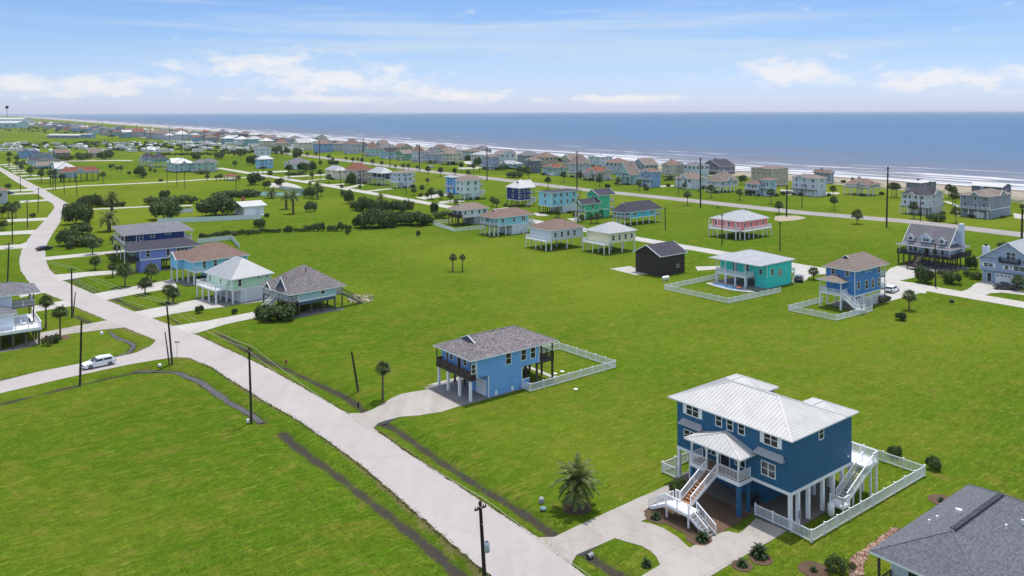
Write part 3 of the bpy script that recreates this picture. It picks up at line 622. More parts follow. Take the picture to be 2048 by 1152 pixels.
for q in ((880, 340, 930, 442), (1036, 302, 1084, 402), (1132, 278, 1180, 380)): h.wpx('R', 'A', *q)
for q in ((268, 330, 290, 392), (308, 345, 338, 408), (446, 402, 480, 468)): h.wpx('L', 'A', *q)
h.window('R', -.0 - .9, -.25, 4.1, 5.4); 
dd = h.window('L', 4.0, 4.9, 3.34, 5.45, 'plain'); dd.name = 'door'
h.stairs('y', 8.6, 3.3, 4.5, 0, 12.6, 13.6, DARKWOOD, DARKWOOD, True)
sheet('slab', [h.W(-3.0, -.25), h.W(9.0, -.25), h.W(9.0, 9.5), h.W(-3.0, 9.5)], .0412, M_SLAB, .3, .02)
sheet('garden_path', [h.W(8.5, 7.8), h.W(16, 7.8), h.W(16, .2), h.W(15.1, .2), h.W(15.1, 6.9), h.W(8.5, 6.9)], .0372, M_DRIVE, .2, .02)
sheet('garden_path', [h.W(-1, 9.55), h.W(9.5, 9.55), h.W(9.5, 10.2), h.W(-2, 10.2)], .0352, M_DRIVE, .2, .02)

# ------------------------------------------------------------------ the big dark blue house with the white metal roof
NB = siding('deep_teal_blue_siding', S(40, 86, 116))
hB = House('beach_house', 'large deep blue two-storey house with white metal roof and porch stairs', ('P', 1581.5, 1059))
h = hB
h.walls(0, 10.0, 0, 14.6, 3.65, 8.92, NB, False)
h.walls(10.002, 11.65, .003, 5.0, 3.65, 8.92, NB, False); h.walls(10.002, 11.65, 9.75, 14.597, 3.65, 8.92, NB, False)
b_ = h.box('band_board', -.04, 11.69, -.04, 14.64, 3.32, 3.648, WHITE)
h.walls(2.6, 8.0, 4.6, 12.4, 0, 3.31, NB, False, 'enclosure_wall')
SEAM = metalroof('roof_seam_metal', (.485, .475, .46))
def seams(house, roof, quads, sp=.46):
    for (a, b, c, d) in quads:          # eave start, eave end, ridge end, ridge start: standing seams up the slope
        a, b, c, d = map(Vector, (a, b, c, d)); n = int((b - a).length / sp); mb = MB(); nrm = (b - a).cross(d - a).normalized(); e = (b - a).normalized(); upv = (nrm.cross(e)).normalized()
        if nrm.z < 0: nrm = -nrm
        if upv.z < 0: upv = -upv
        H_ = (d - a).dot(upv); dx_a, dx_b = (d - a).dot(e), (b - c).dot(e); L = (b - a).length
        for i in range(1, n):
            x = L * i / n; k = 1.0
            if x < dx_a: k = x / dx_a
            elif x > L - dx_b: k = (L - x) / dx_b
            p = a + e * x + nrm * .02; q = p + upv * (H_ * k * .995); mb.bar(p, q, .03, .022, up=nrm)
        mb.build('standing_seams', SEAM, roof)['kind'] = 'stuff'
r = h.hip(-.35, 10.35, -.4, 15.75, 9.0, 11.02, RWHITE, 'y', fas=.12)
rs = (-.35 + 10.35) / 2; ra, rb = -.4 + 5.35 * .95, 15.75 - 5.35 * .95
seams(h, r, [((-.35, -.4, 9), (-.35, 15.75, 9), (rs, rb, 11.02), (rs, ra, 11.02)), ((-.35, -.4, 9), (10.35, -.4, 9), (rs, ra, 11.02), (rs, ra, 11.02)), ((10.35, -.4, 9), (10.35, 15.75, 9), (rs, rb, 11.02), (rs, ra, 11.02)), ((-.35, 15.75, 9), (10.35, 15.75, 9), (rs, rb, 11.02), (rs, rb, 11.02))])
for y0, y1 in ((-.396, 5.2), (9.6, 15.746)):
    zr = 9.0 + (y1 - y0) / 2 * .375; xr = 12.55 - (y1 - y0) / 2; xs = 10.35 - (zr - 9.0) / .375 - .3
    r2 = h.hip(xs, 12.55, y0, y1, 9.004, zr, RWHITE, 'x', fas=.12, name='wing_roof', ends=(0, 1))
    seams(h, r2, [((xs + 2.2, y0, 9.004), (12.55, y0, 9.004), (xr, (y0 + y1) / 2, zr), (xs + 2.2, (y0 + y1) / 2, zr)), ((12.55, y0, 9.004), (12.55, y1, 9.004), (xr, (y0 + y1) / 2, zr), (xr, (y0 + y1) / 2, zr))])
for q in ((372, 338, 476, 470, 'double', True), (634, 438, 682, 550), (732, 474, 780, 586), (834, 510, 884, 624), (1062, 590, 1178, 735, 'double', True)):
    h.wpx('L', 'b', *q[:4], q[4] if len(q) > 4 else 'single', 0, len(q) > 5)
for q in ((352, 572, 452, 690), (1040, 850, 1158, 1010)): h.wpx('L', 'b', *q, 'double')
h.wpx('R', 'b', 1548, 572, 1586, 645)
for (x0, y0, x1, y1) in ((320, 505, 520, 575), (985, 755, 1250, 860)):       # small metal window hoods
    a, b2 = h.Lf('b', x0, y0), h.Lf('b', x1, y1 - 40); ya, yb = min(a[0], b2[0]), max(a[0], b2[0]); zc = 6.5 if x0 < 900 else 6.55
    mb = MB(); mb.poly([(-.0, yb - .25, zc + .55), (-.0, ya + .25, zc + .55), (-.62, ya, zc), (-.62, yb, zc)][::-1]); mb.poly([(0, ya + .25, zc + .55), (0, ya, zc - .02), (-.62, ya, zc)]); mb.poly([(0, yb, zc - .02), (0, yb - .25, zc + .55), (-.62, yb, zc)]); mb.poly([(0, ya, zc - .03), (0, yb, zc - .03), (-.62, yb, zc - .03), (-.62, ya, zc - .03)])
    for i in range(1, 8): q = ya + (yb - ya) * i / 8; mb.bar((-.6, q, zc + .03), (-.02, q, zc + .56), .04, .03)
    mb.build('window_hood', RMETAL, h.e)
# porch
pd = h.deck(-2.1, -.045, 4.6, 11.0, 3.62, wood('porch_floor_wood', S(140, 112, 92)), '', WHITE, None, bandmat=WHITE, th=.42)
h.rail((-2.03, 4.7, 3.62), (-.1, 4.7, 3.62), parent=pd); h.rail((-2.03, 4.7, 3.62), (-2.03, 7.4, 3.62), parent=pd); h.rail((-2.03, 8.85, 3.62), (-2.03, 10.9, 3.62), parent=pd); h.rail((-2.03, 10.9, 3.62), (-.1, 10.9, 3.62), parent=pd)
pr_ = h.hip(-2.75, -.003, 3.95, 11.35, 6.3, 7.5, RWHITE, 'x', fas=.14, name='porch_roof', ends=(.62, 0))
seams(h, pr_, [((-2.75, 3.95, 6.3), (-2.75, 11.35, 6.3), (-.57, 7.65, 7.5), (-.57, 7.65, 7.5)), ((-2.75, 3.95, 6.3), (-.01, 3.95, 6.3), (-.01, 7.65, 7.5), (-.57, 7.65, 7.5))])
for yy in (4.75, 7.4, 8.85, 10.85):
    h.post(-2.0, yy, 6.16, WHITE, .08, 3.62)
    br = MB()
    for sg in (-1, 1):
        if 4.6 < yy + sg * .6 < 11: br.tube([(-2.0, yy + sg * .08, 5.35), (-2.0, yy + sg * .2, 5.75), (-2.0, yy + sg * .5, 6.05), (-2.0, yy + sg * .85, 6.13)], [.05] * 4, 6)
    br.build('bracket', WHITE, h.e)
h.post(-1.9, 4.8, 3.2, NB, .2); h.post(-1.9, 10.8, 3.2, NB, .2); h.post(-.3, 4.8, 3.2, NB, .16)
fd = h.window('L', 7.4, 8.5, 3.66, 5.75, 'plain'); fd.name = 'door'
h.window('L', 9.2, 10.4, 4.3, 5.7, 'double'); h.window('L', 5.4, 6.6, 4.3, 5.7, 'double')
h.stairs('x', -2.1, 3.55, -6.35, 1.4, 7.45, 8.8, WHITE, TREAD)
ld = h.deck(-8.0, -6.35, 6.35, 9.4, 1.4, WHITE, '', WHITE, [(-7.9, 6.45), (-7.9, 9.3), (-6.45, 9.3), (-6.45, 6.45)], WHITE, th=.28, pr=.08)
h.rail((-7.95, 6.4, 1.4), (-7.95, 9.35, 1.4), parent=ld); h.rail((-6.4, 8.85, 1.4), (-6.4, 9.35, 1.4), parent=ld)
h.stairs('y', 6.35, 1.4, 4.0, .05, -7.95, -6.75, WHITE, GREYDECK)
h.stairs('y', 9.4, 1.4, 11.7, .05, -7.95, -6.75, WHITE, WHITE)
for xx, yy in ((.12, .12), (1.45, .12), (3.3, .12), (6.0, .12), (8.0, .12), (11.5, .12), (9.8, .12), (.12, 14.4), (.12, 12.7), (4, 14.4), (8, 14.4), (11.4, 14.4), (11.4, 9), (11.4, 5), (8.4, 2.6), (11.4, 2.6)): h.post(xx, yy, 3.315, WHITE, .17)
h.box('utility_meter', 1.3, 1.6, -.16, -.055, .7, 1.5, RMETAL)
bd = h.deck(11.7, 14.35, -1.62, 14.0, 3.6, WHITE, 'bl', WHITE, [(12.97, -1.4), (14.2, -1.4), (14.2, 4), (14.2, 9), (14.2, 13.8), (13.4, -.3)], WHITE, pr=.1)
h.rail((13.25, -1.55, 3.6), (14.28, -1.55, 3.6), parent=bd)
h.stairs('x', 13.2, 3.55, 7.75, 1.0, -1.62, -.45, WHITE, wood('grey_tread_wood', S(170, 165, 160)))
l2 = h.deck(6.35, 7.75, -2.0, -.4, 1.0, WHITE, '', WHITE, [(6.45, -1.9), (7.65, -1.9), (6.45, -.5), (7.65, -.5)], WHITE, th=.25, pr=.06)
h.rail((6.42, -1.93, 1.0), (7.68, -1.93, 1.0), parent=l2, h=.9); h.rail((6.42, -1.93, 1.0), (6.42, -.5, 1.0), parent=l2, h=.9)
for xx, yy in ((10.66, -1.5), (9.2, -1.5)): h.post(xx, yy, 2.2, WHITE, .07)
h.box('wall_lamp', 10.7, 10.85, -.18, -.002, 4.4, 4.6, WHITE)
gb = MB(); gb.tube([(0, 0, .06), (0, 0, .12), (0, 0, 1.15), (0, 0, 1.3), (0, 0, 1.36)], [.3, .36, .36, .22, .06], 16); tk = tag(empty('gas_cylinder', h.W(5.75, -1.0), h.a), 'upright white propane cylinder standing by the rear stairs of the deep blue house', 'gas tank')
gb.build('tank', WHITE, tk, True); MB().tube([(0, 0, 1.34), (0, 0, 1.5)], [.14, .14], 12).build('collar', WHITE, tk); MB().tube([(0, 0, 0), (0, 0, .06)], [.26, .26], 12).build('foot_ring', WHITE, tk)
sheet('slab', [h.W(-.6, -.3), h.W(11.9, -.3), h.W(11.9, 14.8), h.W(-.6, 14.8)], .0412, concrete('painted_shade_slab', (.13, .115, .10), (.17, .15, .135), .3), .2, .02)  # slab colour darkened to paint in the shade under the house
sheet('planting_bed', [h.W(-6.2, 3.9), h.W(-.7, 4.2), h.W(-.7, 12.6), h.W(-6.2, 12.2), h.W(-9.0, 11.6), h.W(-9.0, 4.4)], .0405, M_BED, .2, .1)
ac = tag(empty('air_conditioner', h.W(1.3, 5.4), h.a), 'dark air conditioner unit under the porch of the deep blue house', 'air conditioner'); MB().box(-.45, .45, -.45, .45, 0, 1.05).build('casing', DARKMETAL, ac); MB().tube([(0, 0, 1.05), (0, 0, 1.09)], [.38, .38], 16).build('fan_grille', paint('fan_grey', S(80, 80, 84)), ac)

# ------------------------------------------------------------------ grey roofed house in the lower right corner
hC = House('ranch_house', 'house with large slate grey hip shingle roof and white roof vents beside the rock bed', gz('d', 665, 925, 5.8))
h = hC
h.hip(0, 18.8, -9.3, 0, 5.8, 7.95, RSLATE, 'x', fas=.22)
h.walls(2.6, 18.2, -8.7, -.6, 2.6, 5.6, siding('sage_white_siding', S(196, 204, 206)))
h.walls(3.2, 17.5, -8.2, -1.2, 0, 2.3, siding('sage_white_siding', S(196, 204, 206)), False, 'enclosure_wall')
h.deck(.4, 2.6, -8.9, -.5, 2.55, DARKWOOD, 'fl', DARKWOOD, [(.5, -.6), (.5, -4.6), (.5, -8.7)], DARKWOOD, False, .3, .13, 5.6)
h.window('L', -3.6, -2.0, 3.3, 4.9, 'double', 2.6); h.window('L', -6.2, -4.6, 3.3, 4.9, 'double', 2.6)
for x_, y_, s_ in ((6.3, -2.0, .1), (7.3, -2.2, .1), (9.2, -3.0, .12), (8.8, -3.4, .2), (9.9, -6.6, .1), (12.2, -7.0, .1)):
    zz = 5.8 + min(-y_, 9.3 + y_) / 4.65 * 2.15; MB().tube([(x_, y_, zz - .05), (x_, y_, zz + .3), (x_, y_, zz + .42)], [s_ * .8, s_ * .8, s_], 8).build('roof_vent', WHITE, h.e)
rv = MB(); rv.bar((4.6, -4.65, 8.0), (14.2, -4.65, 8.0), .42, .12); rv.build('ridge_vent', RDARK, h.e)
pt = tag(empty('planter', h.W(1.5, -3.4, 2.55), h.a), 'potted plant on the dark deck under the slate grey roof', 'potted plant'); MB().tube([(0, 0, 0), (0, 0, .5)], [.2, .28], 10).build('pot', paint('pot_brown', S(70, 48, 36)), pt)
# ------------------------------------------------------------------ the other houses, each set out from its corners in the photo
HN = {}
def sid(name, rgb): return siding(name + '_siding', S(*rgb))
def qh(label, zk, near, lx, rx, fy, ey, pk, wall, roof, style='hip', ov=.6, gnd='open', gmat=None, wl=2, wr=3, dl=0.0, dr=0.0, db=0.0, rot=0.0, gab=0.0, pmat=None, deckmat=None, rmat=None, solid=False, roofed=True, stair=None, name='beach_house', group=None, axis=None, caps=False, maxdim=24, fl=None, gabmat=None, wins=True, post=.13, trim=True, detail=False):
    h = House(name, label, (zk, *near), rot, group)
    W = min(maxdim, max(2.5, h.Lf(zk, lx, near[1])[0])); L = min(maxdim, max(2.5, h.Rf(zk, rx, near[1])[0]))
    zat = lambda y: CH + ray(*px(zk, near[0], y))[2] * h.P.y
    zf, ze = max(.3, zat(fy)), zat(ey); cc = h.W(L / 2, W / 2); zr = CH + ray(*px(zk, near[0], pk))[2] * cc.y; zr = max(zr, ze + .7)
    h.L, h.Wd, h.zf, h.ze, h.zr = L, W, zf, ze, zr
    x0, x1, y0, y1 = -ov, L + ov, -ov, W + ov
    if roofed: x0 -= dl; x1 += db; y0 -= dr
    h.walls(0, L, 0, W, zf, ze - .05, wall, trim)
    rm = ROOFS[roof]
    if style == 'hip': h.hip(x0, x1, y0, y1, ze, zr, rm, axis, gab, caps=caps, gabmat=gabmat)
    else: h.gable(x0, x1, y0, y1, ze, zr, rm, 'x' if style == 'gx' else 'y', wall, ov)
    st2 = (ze - zf) > 4.6; rows = [(zf + (ze - zf) * .5 + .75, min(1.5, (ze - zf) * .25)), (zf + .95, min(1.5, (ze - zf) * .25))] if st2 else [(zf + (ze - zf) * .32, min(1.5, (ze - zf) * .48))]
    if wins:
        for z0, hh in rows:
            for n, A_, f in ((wl, W, 'L'), (wr, L, 'R')):
                for i in range(n):
                    c_ = A_ * (i + .5) / n + random.uniform(-.25, .25); ww = random.choice((.85, .9, .9, 1.5)) if A_ > 5 else .7
                    if A_ > 2.2: h.window(f, max(.25, c_ - ww / 2), min(A_ - .25, c_ + ww / 2), z0, z0 + hh, 'double' if ww > 1.2 else 'single')
    pm = pmat or WHITE; rq = random.Random(int(near[0] * 7 + near[1] * 13))
    if style == 'hip' and detail:
        if W > 9: c_ = W * rq.uniform(.3, .7); g_ = W * rq.uniform(.14, .2); h.gable(-ov - .5, L * .5, c_ - g_, c_ + g_, ze + .02, min(zr - .1, ze + g_ * .9), rm, 'x', wall, .3, name='front_gable_roof')
        if L > 9: c_ = L * rq.uniform(.3, .7); g_ = L * rq.uniform(.13, .18); h.gable(c_ - g_, c_ + g_, -ov - .4, W * .5, ze + .02, min(zr - .1, ze + g_ * .9), rm, 'y', wall, .3, name='side_gable_roof')
    if detail:
        for i in range(rq.randint(1, 3)): a_, b_ = L * rq.uniform(.25, .75), W * rq.uniform(.3, .7); MB().tube([(a_, b_, ze), (a_, b_, zr + .15)], [.09, .09], 6).build('vent_pipe', DARKMETAL, h.e)
        if rq.random() < .4: a_ = L * rq.uniform(.3, .7); h.box('chimney', a_, a_ + 1.1, W * .6, W * .6 + 1.0, ze, zr + .8, wall)
        h.window('L', W * .42, W * .42 + 1.0, zf + .02, zf + 2.1, 'plain').name = 'door'
        if not dl and rq.random() < .7: dl = 1.7; roofed = False
    if zf > 1.0:
        if gnd in ('enc', 'half'):
            a = L if gnd == 'enc' else L * .55; h.walls(L - a + .05, L - .05, .05, W - .05, 0, zf - .02, gmat or wall, False, 'enclosure_wall')
            if gnd == 'enc': h.box('garage_door', .01, .048, W * .2, W * .55, 0, min(2.3, zf * .8), WHITE)
        n1, n2 = max(2, round(L / 3.2) + 1), max(2, round(W / 3.2) + 1)
        if gnd != 'enc':
            for i in range(n1):
                for j in range(n2):
                    X, Y = .15 + (L - .3) * i / (n1 - 1), .15 + (W - .3) * j / (n2 - 1)
                    if gnd == 'half' and X > L * .42: continue
                    if i in (0, n1 - 1) or j in (0, n2 - 1) or (i + j) % 2: h.post(X, Y, zf - .01, pm, post)
        h.box('band_board', -.03, L + .03, -.03, W + .03, zf - .28, zf - .003, WHITE) if trim else None
    if dl: h.deck(-dl, -.035, 0, W, zf + (.0 if not st2 else 0), deckmat, 'frl', rmat, [(-dl + .15, .15 + (W - .3) * i / 3) for i in range(4)], pm, solid, .3, .11, ze - .1 if roofed else None)
    if dr: h.deck(0, L, -dr, -.035, zf, deckmat, 'frb', rmat, [(.15 + (L - .3) * i / 3, -dr + .15) for i in range(4)], pm, solid, .3, .11, ze - .1 if roofed else None)
    if db:
        zz = [zf] + ([zf + (ze - zf) * .5] if st2 else [])
        for q, z_ in enumerate(zz): h.deck(L + .035, L + db, 0, W, z_, deckmat, 'rbl', rmat, [(L + db - .15, .15 + (W - .3) * i / 2) for i in range(3)] if q == 0 else None, pm, solid, .25, .11, ze - .1 if (roofed and q == 0) else None)
    if stair == 'R': h.stairs('x', L + max(db, .1), zf, max(.5, L + db - zf * 1.6), .05, -1.25, -.1, WHITE, GREYDECK)
    if stair == 'L': h.stairs('x', -max(dl, .1), zf, -dl - zf * 1.5, .05, W * .3, W * .3 + 1.2, WHITE, GREYDECK)
    return h
def merge(a, b):          # a wing belongs to its house: hand its parts over
    off = b.loc(a.P)
    for o in list(a.e.children): o.parent = b.e; o.location = (o.location.x + off[0], o.location.y + off[1], o.location.z)
    HOUSES.remove(a); bpy.data.objects.remove(a.e)
# row along the curving road
w_navy = sid('navy_blue', (36, 48, 104)); w_purp = sid('periwinkle', (112, 122, 186)); w_lblue = sid('light_blue', (122, 186, 214)); w_mint = sid('mint_green', (186, 214, 190)); w_gb = sid('grey_blue', (152, 176, 188))
SLATEB = siding('slate_navy_siding', S(70, 80, 100))
h = qh('navy blue stilt house with grey hip roof behind the periwinkle house', 'g', (345, 760), 160, 1110, 480, 305, 130, w_navy, 'grey', rot=-4, dl=3.2, db=2.2, wl=1, wr=0, ov=.5, wins=False, maxdim=22)
for q in ((392, 310, 444, 400), (576, 300, 632, 355)): h.wpx('R', 'g', *q)
h.wpx('R', 'g', 812, 284, 884, 302, 'plain')
h = qh('periwinkle blue stilt house with charcoal hip roof and enclosed ground floor', 'g', (400, 920), 330, 1240, 715, 565, 385, w_purp, 'dark', rot=-3, dl=2.6, db=1.8, gnd='open', wins=False, deckmat=DARKWOOD, rmat=DARKWOOD, pmat=PILING, ov=.5, maxdim=22)
h.walls(.05, 5.2, .004, 6, 0, h.zf - .02, w_purp, False, 'enclosure_wall'); h.walls(8.6, h.L - 1, .004, 6, 0, h.zf - .02, w_purp, False, 'enclosure_wall')
for q in ((500, 570, 552, 668), (824, 545, 878, 645)): h.wpx('R', 'g', *q)
h.wpx('R', 'g', 988, 530, 1168, 632, 'triple')
h = qh('light blue stilt house with brown hip roof and tall white posts', 'g', (1260, 1120), 985, 2120, 905, 745, 440, w_lblue, 'brown', rot=6, wins=False, gnd='half', gmat=w_lblue, ov=.55, post=.15, gab=.0, maxdim=20)
for q in ((1405, 745, 1450, 845), (1585, 720, 1630, 812), (1770, 700, 1812, 740)): h.wpx('R', 'g', *q)
h.wpx('L', 'g', 1046, 730, 1074, 820); h.deck(.2, 2.0, -.9, -.04, h.zf, WHITE, 'fr', WHITE)
h.gable(-2.2, 2.4, h.Wd - 5.2, h.Wd - .4, h.ze, h.ze + 1.7, RBROWN, 'x', w_lblue, .45, name='front_gable_roof'); h.walls(-1.75, -.01, h.Wd - 4.75, h.Wd - .85, h.zf, h.ze - .02, w_lblue)
for yy in (h.Wd - 4.6, h.Wd - 1.0): h.post(-1.6, yy, h.zf, WHITE, .14)
h = qh('mint green stilt house with pale metal hip roof and white ground floor', 'h', (1000, 1110), 600, 1612, 885, 705, 350, w_mint, 'metal', rot=9, gnd='open', wins=False, ov=.65, post=.15, maxdim=14)
h.walls(2.0, h.L - .05, .004, h.Wd - .5, 0, h.zf - .02, sid('white_plank', (206, 208, 216)), False, 'enclosure_wall')
for q in ((1092, 720, 1140, 812), (1396, 650, 1430, 688), (1540, 630, 1570, 665)): h.wpx('R', 'h', *q)
for q in ((928, 738, 948, 815), (804, 705, 826, 785), (634, 648, 656, 735)): h.wpx('L', 'h', *q)
h.deck(-2.6, -.04, 2.5, h.Wd + .3, h.zf, WHITE, 'frl', WHITE, [(-2.4, 2.7), (-2.4, 6), (-2.4, 9), (-2.4, h.Wd)], WHITE, False, .3, .15)
h = qh('grey-blue stilt house with weathered shingle roof, front porch and dark gable', 'i', (780, 985), 330, 1372, 735, 605, 160, w_gb, 'shin', rot=6, wins=False, gnd='open', pmat=PILING, ov=.6, dl=1.9, db=1.8, maxdim=12, gab=0, roofed=True)
h.box('skirt_board', .02, h.L - .02, -.02, h.Wd - .02, h.zf - .95, h.zf - .285, SLATEB)
h.wpx('R', 'i', 1140, 535, 1192, 612); h.wpx('L', 'i', 512, 590, 580, 660, 'double'); h.wpx('L', 'i', 610, 620, 672, 690, 'double')
gy0, gy1 = 1.6, 6.4; h.gable(-1.9, 4.2, gy0, gy1, h.ze + .35, h.ze + 2.9, RSHIN, 'x', SLATEB, .35, name='dormer_roof'); h.gable(-2.7, 3.0, 6.8, 10.2, h.ze + .02, h.ze + 1.35, RSHIN, 'x', SLATEB, .35, name='front_gable_roof')
h.stairs('x', -1.9, h.zf, -6.4, .05, 5.2, 6.4, WHITE, GREYDECK); h.stairs('x', h.L + 1.8, h.zf, h.L + 7.0, .05, .3, 1.5, GREYDECK, GREYDECK)
MB().tube([(4.0, 4.2, h.zr - 1.2), (4.0, 4.2, h.zr - .2)], [.09, .09], 8).build('vent_pipe', DARKMETAL, h.e)
# white house cut by the left edge of the frame
w_white = sid('bright_white', (206, 214, 226))
hF = House('beach_house', 'white house with round window, grey roofs and white railed decks beside tall palms', gz('w', 670, 750, 3.2) - D1 * 0)
h = hF
h.deck(-14, 0, 0, 12.5, 3.2, WHITE, 'rb', WHITE, None, None, False, .5)
h.walls(-14, -4.2, 1.7, 12, 3.2, 6.2, w_white); h.walls(-14, -4.2, 5.0, 12, 6.2, 8.8, w_white)
h.hip(-14.5, -3.6, 1.2, 9.5, 6.1, 7.6, RGREY, 'x', name='lower_roof', ends=(0, 1)); h.hip(-15, .4, 4.4, 13.5, 8.8, 10.4, RGREY, 'x')
h.deck(-4.16, -.4, 5.6, 12, 6.25, GREYDECK, 'rb', WHITE, [(-.6, 5.8), (-.6, 11.8)], DARKWOOD, False, .3, .1, 8.6)
pr = MB(); pr.tube([(-9.2 + .0, 4.99, 7.6), (-9.2, 4.94, 7.6)], [.42, .42], 20); pr.build('round_window', GLASS, h.e)
for xx in (-.4, -2.4, -4.4, -6.4, -8.4, -10.4):
    for yy in (.4, 4.4, 8.4, 12.0): h.post(xx, yy, 2.7, PILING, .15)
h.walls(-14, -9.5, 3, 9, 0, 2.7, sid('dull_grey', (150, 152, 158)), False, 'enclosure_wall')  # plain grey siding on the enclosure below the deck
for q, cc_ in ((-2.4, WHITE), (-1.0, DARKMETAL)):
    ch = tag(empty('deck_chair', h.W(q, 3.6, 3.2), h.a + .4), ('white' if cc_ is WHITE else 'black') + ' lounge chair on the railed white deck', 'chair', None); mb = MB(); mb.box(-.3, .3, -.35, .35, .35, .42); mb.build('seat', cc_, ch); MB().bar((-.3, .35, .4), (-.3, .6, 1.0), .05, .5).build('backrest', cc_, ch)
    for a_, b_ in ((-.26, -.3), (.26, -.3), (-.26, .3), (.26, .3)): MB().box(a_ - .025, a_ + .025, b_ - .025, b_ + .025, 0, .35).build('leg', cc_, ch)
# low white house among the oleanders
w_cream = sid('cream_white', (224, 224, 226))
h = House('bungalow', 'low white bungalow with white roof and red brick chimney behind the long white fence', ('o', 640, 565), 0)
h.walls(0, 8, -5, 7.5, 0, 4.0, w_cream); h.gable(-1.2, 9, -6.2, 8.6, 4.1, 5.5, RWHITE, 'x', w_cream, 1.15); h.wpx('L', 'o', 600, 400, 626, 448); h.wpx('L', 'o', 655, 400, 682, 448)
h.box('chimney', 2.6, 3.6, 4.6, 5.8, 4.2, 6.9, paint('red_brick', S(150, 82, 70), .9, .25, 5)); h.box('porch', -1.5, 8, -7.5, -5.05, 0, .4, WHITE)
# blue two-storey house with the small fenced yard on the right
w_mid = sid('denim_blue', (66, 116, 170))
h = qh('denim blue two-storey stilt house with tan roof, rear porch and small fenced lawn', 'j', (1545, 640), 1240, 1822, 490, 220, 40, w_mid, 'tan', gnd='open', wins=False, db=2.2, ov=.6, gab=.55, axis='x')
for q in ((1570, 345, 1596, 410), (1655, 325, 1685, 405), (1725, 312, 1750, 395), (1790, 298, 1812, 380), (1655, 196, 1672, 230), (1694, 190, 1712, 222), (1790, 175, 1812, 240)): h.wpx('R', 'j', *q)
for q in ((1296, 190, 1332, 255), (1445, 212, 1484, 280), (1286, 335, 1306, 362)): h.wpx('L', 'j', *q)
h.deck(-2.6, -.04, 1.6, 6.6, 3.2, WHITE, 'frl', WHITE, [(-2.45, 1.75), (-2.45, 6.45)], WHITE, False, .3, .15, 5.9); h.hip(-3.2, -.02, 1.2, 7.0, 5.95, 6.9, RTAN, 'x', name='porch_roof', ends=(1, 0), caps=False)
h.stairs('y', 1.6, 3.2, -1.6, .9, -2.6, -1.4, WHITE, WHITE); l_ = h.deck(-2.7, -1.2, -3.0, -1.6, .9, WHITE, 'fr', WHITE, [(-2.6, -2.9), (-1.3, -2.9)], WHITE, th=.2, pr=.06)
sc_ = MB()
for i in range(5): sc_.box(.2 + i * 2.1, .28 + i * 2.1, -.03, .03, 0, 2.7)
for z_ in np.arange(.15, 2.3, .24): sc_.box(.1, h.L - .1, -.02, .02, z_, z_ + .13)
sc_.build('lattice_screen', WHITE, h.e)
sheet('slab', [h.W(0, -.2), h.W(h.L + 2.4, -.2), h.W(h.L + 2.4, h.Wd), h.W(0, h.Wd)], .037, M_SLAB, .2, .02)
# teal house behind the free-form pool
w_teal = sid('turquoise', (62, 190, 182))
h = House('beach_house', 'turquoise stilt house with white balcony above the free-form pool', ('j', 610, 415))
h.walls(0, 10, 0, 13.4, 2.6, 5.9, w_teal); h.walls(.02, 9.9, .02, 3.4, 0, 2.6, w_teal, False, 'enclosure_wall'); h.hip(-3.8, 10.7, -.7, 14.1, 5.95, 8.0, RMETAL, 'y')
h.deck(-3.4, -.04, 3.6, 12.2, 2.62, WHITE, 'frl', WHITE, [(-3.3, 3.75), (-3.3, 6.6), (-3.3, 9.4), (-3.3, 12.0)], WHITE, False, .3, .14, 5.8)
for xx in (-1.9, 2.5, 6): 
    for yy in (4.4, 7.6, 10.6, 13.2): h.post(xx, yy, 2.55, WHITE, .13)
h.wpx('L', 'j', 525, 205, 558, 262); h.wpx('R', 'j', 652, 205, 678, 265); h.window('L', 5, 6.4, 3.4, 4.9, 'double'); h.window('L', 8.6, 9.6, 2.7, 4.8, 'plain').name = 'door'
h.deck(10.04, 11.6, 0, 6, 2.62, WHITE, 'rb', WHITE, [(11.4, .2), (11.4, 5.8)], WHITE)
sh_ = MB(); sh_.tube([(5.2, -.03, 3.3), (5.2, -.1, 3.3)], [.95, .95], 14); sh_.tube([(5.2, -.1, 3.3), (5.2, -.16, 3.3)], [.6, .45], 10); sh_.build('wall_medallion', paint('driftwood_grey', S(170, 172, 160), .8, .4, 4), h.e)
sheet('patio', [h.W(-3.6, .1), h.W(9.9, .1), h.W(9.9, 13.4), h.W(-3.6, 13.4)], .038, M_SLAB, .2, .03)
pl = tag(empty('swimming_pool', h.W(-5.6, 7), h.a), 'free-form pool with pale stone surround behind the turquoise house', 'pool')
def blob(n, f): return [Vector((math.cos(2 * math.pi * i / n) * f(i / n)[0], math.sin(2 * math.pi * i / n) * f(i / n)[1], 0)) for i in range(n)]
ps = [(p.x, p.y) for p in blob(28, lambda q: (2.3 + .5 * math.sin(q * 12.6), 6.6 + .9 * math.sin(q * 18.8)))]
mb = MB(); mb.v = [(a, b, .12) for a, b in ps] + [(a * 1.0, b, 0) for a, b in ps] + [(a * .55, b * .78, .12) for a, b in ps] + [(a * .55, b * .78, .0) for a, b in ps]; n = len(ps)
for i in range(n): j = (i + 1) % n; mb.f += [(i, j, 2 * n + j, 2 * n + i), (n + i, n + j, j, i), (2 * n + i, 2 * n + j, 3 * n + j, 3 * n + i)]
mb.m = [0] * len(mb.f); mb.build('coping', M_DRIVE, pl); mb = MB(); mb.poly([(a * .55, b * .78, .06) for a, b in ps]); mb.build('pool_water', paint('pool_water', S(60, 120, 170), .08, .1, .5, .6), pl)
